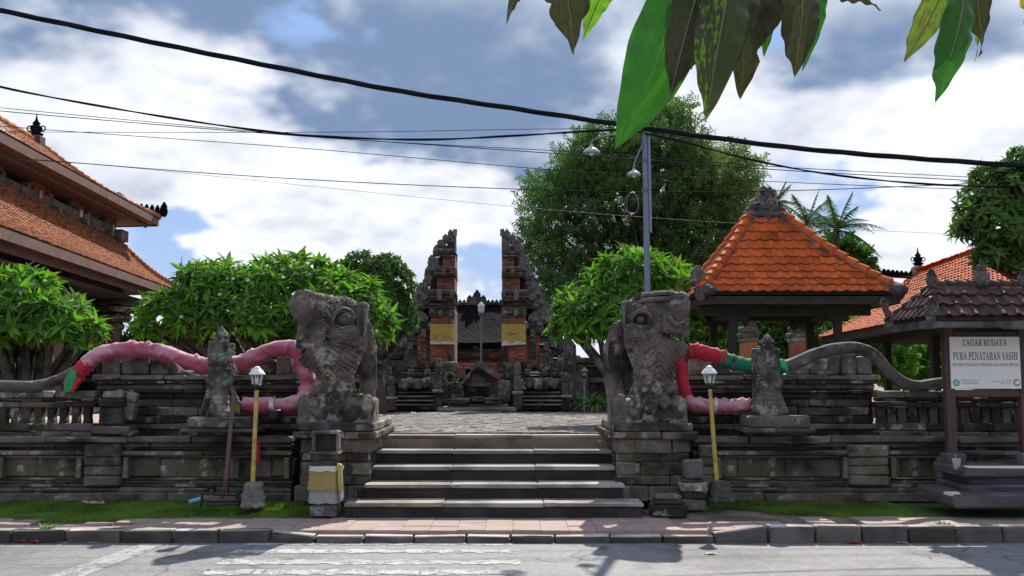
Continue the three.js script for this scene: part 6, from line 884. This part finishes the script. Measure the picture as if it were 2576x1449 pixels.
// ---------------------------------------------------------------- utility pole, its lamps and the cables
const PD = 15.4;
{
  R = rngOf(311);
  const foot = P(1634, 1000, PD).setY(0.9), t = T('utility_pole', 'blue grey steel utility pole behind the right serpent head', 'pole', foot), top = P(1622, 331, PD).sub(foot), pt = (k) => top.clone().multiplyScalar(k);
  M('pole_shaft', tint(boxUV(bar(V(0, -0.1, 0), pt(0.8), 0.054, 0.046, 14)), 1), Mt.steel, t); M('pole_shaft', tint(boxUV(bar(pt(0.79), pt(1), 0.044, 0.042, 12)), 1), Mt.steel, t); M('service_pipe', tint(boxUV(bar(pt(0.66).add(V(0.06, 0, 0.02)), pt(0.995).add(V(0.06, 0, 0.02)), 0.024, 0.024, 8)), 1.1), Mt.steel, t); M('pole_band', tint(at(new THREE.CylinderGeometry(0.06, 0.06, 0.05, 12), ...pt(0.8).toArray()), 0.6), Mt.steel, t); M('pole_band', tint(at(new THREE.CylinderGeometry(0.056, 0.056, 0.04, 12), ...pt(0.9).toArray()), 0.6), Mt.steel, t);
  const lamp = (label, u, v, a0, a1, w) => { const c = P(u, v, PD - 0.1), l = T('pole_lamp', label, 'lamp', c), s = PD * K * w; M('shade', tint(lathe([[20 * s, 0], [19 * s, 3 * s], [14 * s, 9 * s], [6 * s, 13 * s], [4 * s, 18 * s], [3 * s, 20 * s]], 18), 1), Mt.enamel, l); M('bulb', tint(at(lathe([[0, -7 * s], [4 * s, -5 * s], [5 * s, 0], [3 * s, 6 * s]], 10), 0, 0, 0), 1, 1, 0.95), Mt.whitePaint, l); M('socket', tint(at(new THREE.CylinderGeometry(2.6 * s, 2.6 * s, 9 * s, 8), 0, 22 * s, 0), 1), Mt.steel, l); M('arm', tint(sweep([V(0, 24 * s, 0), P(...a0, PD - 0.08).sub(c), P(...a1, PD - 0.03).sub(c)], () => 0.016, 14, 7), 0.8), Mt.steel, l); };
  Mt.enamel = mat({ rgb: [0.34, 0.40, 0.38], roughness: 0.4 });
  lamp('lower enamel lamp hanging close to the utility pole', 1595, 441, [1597, 408], [1620, 355], 0.9); lamp('farther enamel lamp on the long arm left of the utility pole', 1488, 385, [1492, 352], [1616, 326], 1.1);
  const lc = P(1590, 510, PD - 0.1), lo = T('wire_loop', 'loose loop of thin wire hanging beside the utility pole', 'wire', lc), pts = []; for (let i = 0; i <= 30; i++) { const a = i / 30 * 12.2; pts.push(V(Math.sin(a) * 0.1 * (1 + 0.15 * Math.sin(a * 0.4)), Math.cos(a) * 0.17 - 0.01 * i / 10, 0.02 * Math.sin(i))); } M('loop', tint(sweep(pts, () => 0.006, 120, 5), 1), Mt.wireGrey, lo);
}
function cable(label, pts, r, o = {}) {
  const w = pts.map(([u, v, d]) => P(u, v, d)), t = T('cable', label, 'cable', w[0]), q = w.map((p) => p.sub(t.position)), c = new THREE.CatmullRomCurve3(q, false, 'centripetal'), n = 120, L = c.getLength();
  if (!o.strands) { M('strand', tint(sweep(q, () => r, n, 6), 1), o.mat ?? Mt.cable, t); return; }
  for (let k = 0; k < o.strands; k++) { const p = []; for (let i = 0; i <= 180; i++) { const s = i / 180, b = c.getPointAt(s), a = s * L / 2.6 * 6.283 + k * 6.283 / o.strands; p.push(b.add(V(0, Math.sin(a) * r * 0.5, Math.cos(a) * r * 0.5))); } M('strand', tint(sweep(p, () => r * 0.8, 360, 7), 1), Mt.cable, t); }
}
cable('thick twisted black cable crossing the whole sky in front of the pole', [[-60, 14, 14.6], [0, 26, 14.6], [330, 95, 14.7], [640, 158, 14.8], [1000, 228, 14.9], [1300, 274, 15.1], [1600, 319, 15.28], [1800, 347, 15.2], [2000, 372, 15.1], [2300, 398, 15], [2576, 417, 14.9], [2660, 423, 14.9]], 0.034, { strands: 3 });
cable('thinner black cable sagging from upper left to the pole top', [[-60, 200, 15], [0, 218, 15], [300, 275, 15], [650, 328, 15.1], [850, 345, 15.2], [1080, 351, 15.3], [1300, 341, 15.35], [1540, 328, 15.38], [1620, 333, 15.4]], 0.015, { strands: 2 });
cable('black cable running from the pole top down to the right edge', [[1622, 336, 15.35], [1700, 352, 15.3], [1900, 404, 15.2], [2100, 440, 15.1], [2350, 464, 15], [2660, 472, 15]], 0.014, { strands: 2 });
cable('upper of two thin wires starting above the roof finial', [[-60, 265, 16], [0, 271, 16], [500, 318, 16], [900, 352, 16], [1460, 383, 16.1], [1900, 416, 16.1], [2450, 446, 16.2], [2660, 456, 16.2]], 0.006);
cable('lower of two thin wires starting above the roof finial', [[-60, 272, 16.2], [0, 279, 16.2], [700, 338, 16.2], [1050, 362, 16.2], [1620, 402, 16.2], [2000, 430, 16.2], [2420, 453, 16.2], [2660, 466, 16.2]], 0.0075);
cable('nearly level thin wire ending at the pole top', [[-60, 329, 16.4], [0, 331, 16.4], [500, 333, 16.2], [900, 332, 16], [1540, 325, 15.5], [1620, 332, 15.42]], 0.005);
cable('thin wire sloping from the roof finial past the lower pole lamp', [[-60, 312, 16.4], [100, 325, 16.4], [800, 376, 16.4], [1400, 428, 16.4], [1625, 441, 16.4], [2060, 462, 16.4], [2660, 485, 16.4]], 0.006);
cable('dark wire crossing the left hall roof and passing behind the pole', [[-60, 392, 16.6], [130, 405, 16.6], [600, 441, 16.6], [1100, 468, 16.6], [1620, 483, 16.6], [2000, 479, 16.6], [2350, 466, 16.6], [2660, 452, 16.6]], 0.0075);
cable('faint lowest wire fading towards the feathery tree', [[-60, 395, 20], [250, 415, 20], [700, 460, 20], [1320, 522, 20], [1700, 552, 20], [2100, 575, 20], [2660, 600, 20]], 0.004, { mat: Mt.wireGrey });
// ---------------------------------------------------------------- offering stand beside the left pedestal
{
  R = rngOf(321);
  const D = 12.78, s = D * K, t = T('offering_stand', 'stone offering stand with niche beside the left pedestal', 'shrine', P(818, 1296, D)), Y = (v) => (1296 - v) * s;
  const b = (n, w, v0, v1, dep, m, tn, x = 0, z = 0) => M(n, blk(w * s, (v1 - v0) * s, dep * s, { c: 0.012, j: 0.006, tint: tn }), m, t, [x * s, (Y(v0) + Y(v1)) / 2, z * s]);
  b('base', 66, 1268, 1296, 66, Mt.brown); b('shaft', 54, 1178, 1268, 54, Mt.stone); b('neck', 60, 1158, 1178, 60, Mt.grey, DK); b('bowl', 68, 1146, 1160, 64, Mt.grey, [0.8, 0.75, 0.75]); b('rim', 76, 1139, 1146, 70, Mt.grey, [1.2, 1.15, 1.1]);
  b('niche_back', 62, 1094, 1140, 10, Mt.grey, [0.62, 0.6, 0.62], 0, -20); b('niche_side', 7, 1094, 1140, 40, Mt.grey, [0.9, 0.85, 0.85], -30, -4); b('niche_side', 7, 1094, 1140, 40, Mt.grey, [0.9, 0.85, 0.85], 30, -4); b('niche_top', 66, 1089, 1096, 46, Mt.grey, [1, 0.95, 0.95], 0, -4);
  const c = T('stand_cloth', 'yellow and white cloth tied round the offering stand', 'cloth', P(818, 1262, D)), Z = (v) => (1262 - v) * s;
  const skirt = (n, v0, v1, w0, w1, m, off) => { const g = new THREE.CylinderGeometry(1, 1, 1, 48, 8, true), p = g.attributes.position; for (let i = 0; i < p.count; i++) { const a = Math.atan2(p.getZ(i), p.getX(i)), k = 0.5 - p.getY(i), sq = 1 / Math.max(Math.abs(Math.cos(a)), Math.abs(Math.sin(a))), rd = Math.min(sq, 1.25), w = mix(w0, w1, k) / 2 * s * rd * (1 + 0.03 * Math.sin(a * 14 + k * 2) * (0.3 + k) + 0.03 * n3(Math.cos(a) * 2, k * 2, Math.sin(a) * 2)) + off; p.setXYZ(i, Math.cos(a) * w, mix(Z(v0), Z(v1), k) + (k > 0.9 ? 0.01 * n3(a * 2, 1, 2) : 0), Math.sin(a) * w); } g.computeVertexNormals(); return M(n, tint(boxUV(g, 1), 1), m, c); };
  skirt('white_underskirt', 1178, 1262, 64, 74, Mt.whiteDull, 0.0); skirt('yellow_skirt', 1172, 1230, 66, 76, Mt.dullYellow, 0.008); skirt('white_sash', 1172, 1184, 67, 69, Mt.white, 0.014);
  const knot = nets((x, y, z) => smin(sEll(x, y, z, [0, 0, 0], [0.035, 0.03, 0.03]), sCap(x, y, z, [0, 0, 0], [0.02, -0.28, 0.02], 0.022, 0.035), 0.03) + 0.008 * Math.sin(x * 90 + y * 9), [-0.08, -0.36, -0.08], [0.09, 0.07, 0.09], 0.009); M('knot', tint(boxUV(knot, 1), 1), Mt.yellow, c, [0.205, Z(1172), 0.16]); const k2 = M('hanging_end', tint(boxUV(knot.clone(), 1), 1), Mt.white, c, [0.222, Z(1176), 0.12]); k2.scale.set(0.8, 1.3, 0.8);
}
// ---------------------------------------------------------------- low iron stand, leaning plank and pot on the left
{
  R = rngOf(331); const D = 13.1, s = D * K, t = T('iron_stand', 'low black iron stand on the grass before the left wall', 'stand', P(560, 1268, D)); const q = (u, v, z) => V((u - 560) * s, (1268 - v) * s, z), rod = (a, b, r = 0.018) => M('bar', tint(bar(a, b, r, r, 7), 1), Mt.black, t);
  rod(q(516, 1240, 0.12), q(602, 1243, 0.12)); rod(q(526, 1226, -0.2), q(612, 1228, -0.2)); rod(q(516, 1240, 0.12), q(526, 1226, -0.2)); rod(q(602, 1243, 0.12), q(612, 1228, -0.2)); rod(q(516, 1240, 0.12), q(514, 1272, 0.12)); rod(q(602, 1243, 0.12), q(604, 1270, 0.12)); rod(q(526, 1226, -0.2), q(526, 1250, -0.2)); rod(q(612, 1228, -0.2), q(612, 1250, -0.2)); M('foot_plate', blk(80 * s, 0.03, 0.18), Mt.black, t, [10 * s, 0.02, 0.1]);
  const pl = T('leaning_plank', 'long thin brown plank leaning from the iron stand to the wall', 'plank', P(566, 1238, 13.2)), a = V(0, 0, 0), b = P(588, 990, 13.62).sub(pl.position); const g = boxUV(new THREE.BoxGeometry(0.055, b.length(), 0.022)); g.applyQuaternion(new THREE.Quaternion().setFromUnitVectors(V(0, 1, 0), b.clone().normalize())); M('board', tint(at(g, b.x / 2, b.y / 2, b.z / 2), 1.2), Mt.wood, pl); M('red_cord', tint(boxUV(sweep([V(-0.03, -0.08, 0.04), V(0.0, 0.05, 0.05), V(0.02, 0.16, 0.03), V(-0.02, 0.06, -0.03), V(0.03, -0.02, 0.04)], () => 0.014, 30, 6)), 1), Mt.redWood, pl);
  const st = T('dark_stake', 'thin dark stake standing behind the leaning plank', 'stake', P(572, 1240, 13.5)); M('stake', tint(boxUV(bar(V(0, 0, 0), P(579, 1125, 13.75).sub(st.position), 0.02, 0.014)), 1), Mt.darkWood, st);
  const pot = T('dark_pot', 'small dark clay pot on the ledge under the pink cloth', 'pot', P(690, 1060, 13.72)); const u = 13.72 * K; M('pot_body', tint(boxUV(lathe([[0, 0], [14 * u, 0], [18 * u, 10 * u], [19 * u, 22 * u], [21 * u, 26 * u], [20 * u, 29 * u], [17 * u, 28 * u], [16 * u, 8 * u], [0, 5 * u]], 18)), 1), Mt.black, pot);
  const lf = T('lime_cloth', 'lime yellow cloth scrap hanging behind the guardian and plank', 'cloth', P(597, 1040, 13.85)), w = 13.85 * K, tt = []; const qq = (x, y, z) => V((x - 597) * w, (1040 - y) * w, z); tt.push([qq(590, 1003, 0), qq(603, 1006, 0.02), qq(592, 1036, 0.01)], [qq(603, 1006, 0.02), qq(606, 1040, 0.03), qq(592, 1036, 0.01)]); M('scrap', tint(boxUV(fromTris(tt)), 1), Mt.lime, lf);
  const rc = T('red_rag', 'red rag hanging on the wall behind the upright left lamp', 'cloth', P(648, 1140, 13.8)), rq = []; const r0 = (x, y, z) => V((x - 648) * w, (1140 - y) * w, z); rq.push([r0(642, 1110, 0), r0(652, 1108, 0.02), r0(640, 1150, 0.02)], [r0(652, 1108, 0.02), r0(655, 1156, 0.0), r0(640, 1150, 0.02)], [r0(640, 1150, 0.02), r0(655, 1156, 0), r0(645, 1166, 0.01)]); M('rag', tint(boxUV(fromTris(rq)), 1), Mt.red, rc);
}
// ---------------------------------------------------------------- loose stones on the right of the steps
{
  R = rngOf(341); const D = 12.75, s = D * K, t = T('stone_stump', 'low dark stone stump with stepped top right of the lowest step', 'stone block', P(1681, 1298, D)), b = (w, v0, v1, tn) => M('stump_stone', blk(w * s, (v1 - v0) * s, w * s * 0.8, { c: 0.02, j: 0.012, tint: tn }), Mt.brown, t, [0, (1298 - (v0 + v1) / 2) * s, -0.02]); b(88, 1268, 1298, [0.8, 0.8, 0.8]); b(74, 1258, 1268, [0.9, 0.9, 0.9]); b(60, 1243, 1258, [1.4, 1.4, 1.4]);
  const D2 = 13.15, q = D2 * K, c = T('corner_post', 'stacked carved corner stones beside the right pedestal', 'stone post', P(1744, 1282, D2)), d = (w, v0, v1, tn, m = Mt.stone) => M('corner_stone', blk(w * q, (v1 - v0) * q - 0.004, w * q * 0.9, { c: 0.02, j: 0.01, tint: tn }), m, c, [rr(-0.01, 0.01), (1282 - (v0 + v1) / 2) * q, 0], [0, rr(-0.06, 0.06), 0]); d(58, 1255, 1284); d(48, 1236, 1255, DK); d(66, 1214, 1236, LT, Mt.grey); d(56, 1206, 1214); d(46, 1158, 1206, [1, 0.95, 0.95], Mt.grey);
  const cup = T('plastic_cup', 'clear plastic cup with straw left on the plinth of the shelter', 'cup', P(2407, 1181, 12.75)), k = 12.75 * K; M('cup_body', tint(lathe([[7 * k, 0], [7 * k, 0.5 * k], [11 * k, 26 * k], [11.5 * k, 27 * k]], 14), 1, 0.95, 0.92), Mt.cloudy, cup); M('straw', tint(bar(V(0, 2 * k, 0), V(-1.5 * k, 38 * k, 0), 0.003), 1), Mt.white, cup);
}
// ---------------------------------------------------------------- litter
function scrap(name, label, cat, u, v, y, w, d, m, seed, h = 0.02, name2 = 'scrap') { R = rngOf(seed); const t = T(name, label, cat, gp(u, v, y)), n = 9, tr = [], pts = (i, j) => { const a = i / n - 0.5, b = j / n - 0.5, k = 1 - 0.3 * n3(i * 0.5, j * 0.5, seed); return V(a * w * k, h * (0.5 + 0.5 * n3(i * 0.6, j * 0.6, seed * 3.1)) + 0.004, b * d * k); }; for (let i = 0; i < n; i++) for (let j = 0; j < n; j++) { if (Math.hypot((i + 0.5) / n - 0.5, (j + 0.5) / n - 0.5) > 0.5 + 0.1 * n3(i, j, seed)) continue; tr.push([pts(i, j), pts(i, j + 1), pts(i + 1, j + 1)], [pts(i, j), pts(i + 1, j + 1), pts(i + 1, j)]); } M(name2, tint(boxUV(fromTris(tr), 2), 1), m, t); }
scrap('red_cloth_scrap', 'crumpled red cloth lying on the road by the left kerb', 'cloth', 92, 1355, -0.12, 0.36, 0.2, Mt.red, 3, 0.05); scrap('pale_strip', 'thin pale strip lying along the left gutter', 'litter', 190, 1356, -0.12, 0.8, 0.05, Mt.white, 4, 0.01);
scrap('dead_leaf', 'large pale dead leaf lying on the left grass', 'leaf', 236, 1263, 0.04, 0.3, 0.14, Mt.dryLeaf, 5, 0.05); scrap('paper_scrap', 'white paper scrap on the left grass near the wall', 'litter', 473, 1250, 0.03, 0.12, 0.1, Mt.white, 6, 0.06); scrap('pink_scrap', 'pink scrap in the gutter below the large kerb stones', 'litter', 2146, 1357, -0.12, 0.2, 0.1, Mt.red, 7, 0.03); scrap('white_scrap', 'small white litter lying on the road right of the crossing', 'litter', 1788, 1384, -0.12, 0.14, 0.08, Mt.white, 8, 0.02);
const LEAF = ['dry leaf in the gutter just right of the left stop line', 'dry leaf in the gutter between the stop line and crossing', 'dry leaf in the gutter at the left end of the crossing', 'dry leaf in the gutter just right of the kerb ramp stone', 'dry leaf in the gutter left of the kerb ramp stone', 'dry leaf on the pavement beside the right grass, nearest the bare soil', 'dry leaf on the pavement edge below the right grass', 'dry leaf in the gutter straight before the right end of the steps', 'dry leaf on the pavement between the offering stand and lowest step', 'dry leaf on the kerb face above the white road litter', 'dry leaf in the gutter before the middle of the steps', 'dry leaf in the gutter below the sign shelter, rightmost'];
[[436, 1355, -0.12], [555, 1352, -0.12], [645, 1354, -0.12], [1910, 1352, -0.12], [1690, 1346, -0.12], [1985, 1315, 0.02], [2060, 1312, 0.02], [1460, 1350, -0.12], [880, 1300, 0], [1930, 1340, -0.1], [1120, 1350, -0.12], [2270, 1358, -0.12]].forEach(([u, v, y], i) => { scrap('fallen_leaf', LEAF[i], 'leaf', u, v, y, rr(0.08, 0.13), rr(0.05, 0.08), Mt.dryLeaf, 20 + i, 0.02, 'blade'); scene.children[scene.children.length - 1].userData.group = 'dry leaves fallen along the kerb'; });
{ const t = T('plastic_bottle', 'small blue and white plastic bottle lying on the left grass', 'bottle', gp(489, 1262, 0.04)); M('bottle_body', tint(bar(V(-0.05, 0.035, 0.05), V(0.05, 0.06, -0.05), 0.03, 0.03, 12), 0.25, 0.62, 0.9), Mt.plain, t); M('bottle_neck', tint(bar(V(0.05, 0.06, -0.05), V(0.08, 0.068, -0.08), 0.026, 0.012, 12), 0.8, 0.85, 0.9), Mt.plain, t); M('bottle_cap', tint(bar(V(0.08, 0.068, -0.08), V(0.09, 0.07, -0.09), 0.014, 0.014, 10), 0.05, 0.2, 0.6), Mt.plain, t); }
{ const o = (label, p, seed) => { R = rngOf(seed); const t = T('flower_offering', label, 'offering', p); for (let i = 0; i < 9; i++) M('petal', tint(boxUV(fromTris(leaf(0.05, 0.03, 0.3, 0.2, 2))), 1, i % 3 ? 1 : 0.9, i % 3 ? 0.9 : 0.2), i % 3 === 2 ? Mt.shrub : Mt.whitePetal, t, [rr(-0.06, 0.06), 0.02, rr(-0.03, 0.03)], [rr(-0.6, 0), rr(0, 6), 0]); }; o('white and yellow flower offering beside the left serpent neck', P(901, 996, 13.5), 351); o('green and white flower offering beside the right serpent neck', P(1592, 1000, 13.5), 352); }
[[955, 1046], [985, 1049], [2190, 1061], [1440, 1053], [1415, 1052], [1040, 1040]].forEach(([u, v], i) => { const d = 0.83 * F / (v - HZ) * 1.08; R = rngOf(400 + i); const y = yc(20), dd = (EYE - y) * F / (v - HZ), t = T('fallen_blossom', 'white frangipani blossom fallen on the court paving', 'flower', P(u, v, dd).setY(y + 0.03), 'blossoms fallen on the court paving'); for (let q = 0; q < 5; q++) M('petal', tint(boxUV(fromTris(leaf(0.09, 0.07, 0.4, 0.1, 2))), 1), Mt.whitePetal, t, [0, 0, 0], [-0.3, q * 1.256, 0]); });
// ---------------------------------------------------------------- leaves hanging close above the camera
{
  const leafTex = (c0, c1, spots, s) => tex(256, (u, v) => { const a = tf(u, v, 6, 5, s), b = tf(u, v, 24, 4, s + 5); const vein = sm(0.07, 0.0, Math.abs(((v * 13 + Math.abs(u - 0.5) * 7) % 1) - 0.5)) * 0.35 + sm(0.035, 0.0, Math.abs(u - 0.5)) * 0.7; let c = lerp3(c0, c1, sm(0.4, 0.65, a)); c = lerp3(c, c.map((x) => x * 1.7 + 0.03), vein); return lerp3(c, [0.035, 0.022, 0.01], spots * sm(0.6 - spots * 0.16, 0.66 - spots * 0.12, 0.5 * a + 0.5 * b)); });
  const big = (c0, c1, spots, s, t) => mat({ map: leafTex(c0, c1, spots, s), roughness: 0.85, transmission: t, thickness: 0 });
  const G = { green: big([0.02, 0.125, 0.005], [0.035, 0.17, 0.007], 0, 500, 0.45), half: mat({ map: tex(256, (u, v) => { const a = tf(u, v, 6, 5, 560), b = tf(u, v, 24, 4, 565), w = tf(u, v, 18, 3, 568, 1), q = sm(0.46, 0.52, 0.5 * a + 0.5 * b - 0.02 * Math.sin(v * 130)); const sp = u > 0.5 ? 0.85 : q * 0.9; return lerp3([0.16, 0.36, 0.01], [0.05, 0.038, 0.014], sp).map((x) => x * (0.7 + 0.6 * w)); }), roughness: 0.85, transmission: 0.5, thickness: 0 }), brown: big([0.055, 0.06, 0.014], [0.10, 0.085, 0.035], 0.75, 510, 0.22), olive: big([0.13, 0.22, 0.015], [0.17, 0.2, 0.03], 0.5, 520, 0.55), yellow: big([0.40, 0.38, 0.02], [0.30, 0.25, 0.03], 0.35, 530, 0.5), lime: big([0.13, 0.34, 0.01], [0.17, 0.4, 0.015], 0.35, 540, 0.6) };
  const t = T('overhanging_branch', 'cluster of large hanging green and brown leaves close to the camera at the top right', 'branch', P(1850, -210, 2.15));
  const twig = (pts, r) => M('twig', tint(boxUV(sweep([V(2.5, 3.3, 4.4).sub(t.position), V(2.6, 3.4, 1.5).sub(t.position), V(2.5, 3.1, -0.8).sub(t.position), ...pts.map(([u, v, d]) => P(u, v, d).sub(t.position))], (s) => r * (2.6 - 2.3 * s), 60, 8)), 1), Mt.bark, t);
  twig([[2750, -330, 2.3], [2350, -240, 2.2], [1850, -210, 2.15], [1560, -190, 2.1], [1330, -170, 2.1]], 0.016);
  let n = 0;
  const big2 = (b, tip, w, m, d, bend = 0, fold = 0.35, torn = 0) => { // from its stalk b to its tip, w wide, all in picture units at depth d
    n++; const s = d * K, A = P(b[0], b[1], d).sub(t.position), B = P(tip[0], tip[1], d - 0.05).sub(t.position), ax = B.clone().sub(A), L = ax.length(), e = ax.clone().normalize(), sd = V(e.y, -e.x, 0).normalize().negate(), nz = sd.clone().cross(e).normalize(), N = 34, W = 5, pos = [], uv = [], idx = [];
    for (let i = 0; i <= N; i++) for (let j = -W; j <= W; j++) { const k = i / N, q = j / W; let hw = w * s * 0.5 * Math.sin(Math.PI * (0.03 + 0.97 * k) ** 0.9) ** 0.85 * (1 + 0.035 * n3(k * 3, n, Math.sign(j))); if (k > 0.9) hw *= 1 - 0.3 * (k - 0.9) / 0.1; if (torn) hw *= 1 - 0.8 * torn * Math.max(0, n3(k * 3.2, Math.sign(j) * 3 + n, 8)) * sm(0.3, 0.6, k); const x = q * hw, p = A.clone().addScaledVector(e, L * k).addScaledVector(sd, x + bend * s * Math.sin(Math.PI * k)).addScaledVector(nz, Math.abs(x) * fold + 0.012 * Math.sin(k * 9 + n) * q + 0.006 * Math.sin(k * 40) * q * q - 0.03 * Math.sin(k * 3.1)); pos.push(p.x, p.y, p.z); uv.push(0.5 + q * 0.5, k); }
    const row = 2 * W + 1; for (let i = 0; i < N; i++) for (let j = 0; j < row - 1; j++) { const a = i * row + j; idx.push(a, a + row, a + row + 1, a, a + row + 1, a + 1); }
    const g = new THREE.BufferGeometry(); g.setAttribute('position', new THREE.Float32BufferAttribute(pos, 3)); g.setAttribute('uv', new THREE.Float32BufferAttribute(uv, 2)); g.setIndex(idx); g.computeVertexNormals(); const f = M('leaf', tint(g, 1), G[m], t);
    M('midrib', tint(sweep([0, 0.25, 0.5, 0.75, 0.97].map((k) => A.clone().addScaledVector(e, L * k).addScaledVector(sd, bend * s * Math.sin(Math.PI * k)).addScaledVector(nz, -0.03 * Math.sin(k * 3.1) - 0.001)), (q) => 0.0028 * (1 - 0.7 * q), 20, 5), 1), Mt.rib, f);
    const tw = P(clamp(b[0], 1330, 2740), -205, 2.16).sub(t.position); f.add(new THREE.Mesh(tint(sweep([A, A.clone().lerp(tw, 0.5).add(V(0, 0.01, 0)), tw], () => 0.003, 8, 5), 1), Mt.rib)); f.children[1].name = 'leaf_stalk';
  };
  big2([1735, -120], [1549, 374], 178, 'green', 2.05, 22, 0.3); big2([1395, -110], [1444, 130], 120, 'brown', 2.1, 6, 0.3, 0.5); big2([1330, -100], [1274, 64], 34, 'brown', 2.12); big2([1560, -120], [1466, 101], 66, 'lime', 2.16); big2([1790, -140], [1684, 246], 110, 'brown', 1.98, -6, 0.3, 0.3); big2([1850, -130], [1773, 308], 128, 'half', 1.93, -6, 0.2); big2([1836, -130], [1800, 230], 150, 'brown', 2.02, 14, 0.3, 0.3); big2([1885, -130], [1866, 244], 140, 'brown', 2.12, -10, 0.3, 0.55); big2([1760, -140], [1742, 170], 170, 'brown', 2.14, 8); big2([1945, -130], [1923, 143], 58, 'green', 2.24, -8);
  big2([2010, -120], [1997, 199], 100, 'brown', 2.06, 4, 0.25); big2([2050, -120], [2016, 187], 62, 'green', 2.15, 6); big2([2060, -60], [2216, 26], 52, 'brown', 2.2, -10); big2([1935, -90], [1900, 120], 110, 'brown', 2.16, 4); big2([1965, -100], [1926, 30], 40, 'lime', 2.2, 4); big2([2400, -130], [2277, 155], 84, 'olive', 2.1, 8); big2([2430, -120], [2350, 266], 88, 'green', 2.0, 6, 0.25); big2([2425, -130], [2468, 137], 70, 'brown', 2.1, -6, 0.3, 0.3); big2([2440, -60], [2454, 152], 36, 'olive', 2.2); big2([2610, -120], [2592, 116], 120, 'yellow', 2.06, 6);
}
renderer.setSize(1024, 576);
renderer.render(scene, camera);
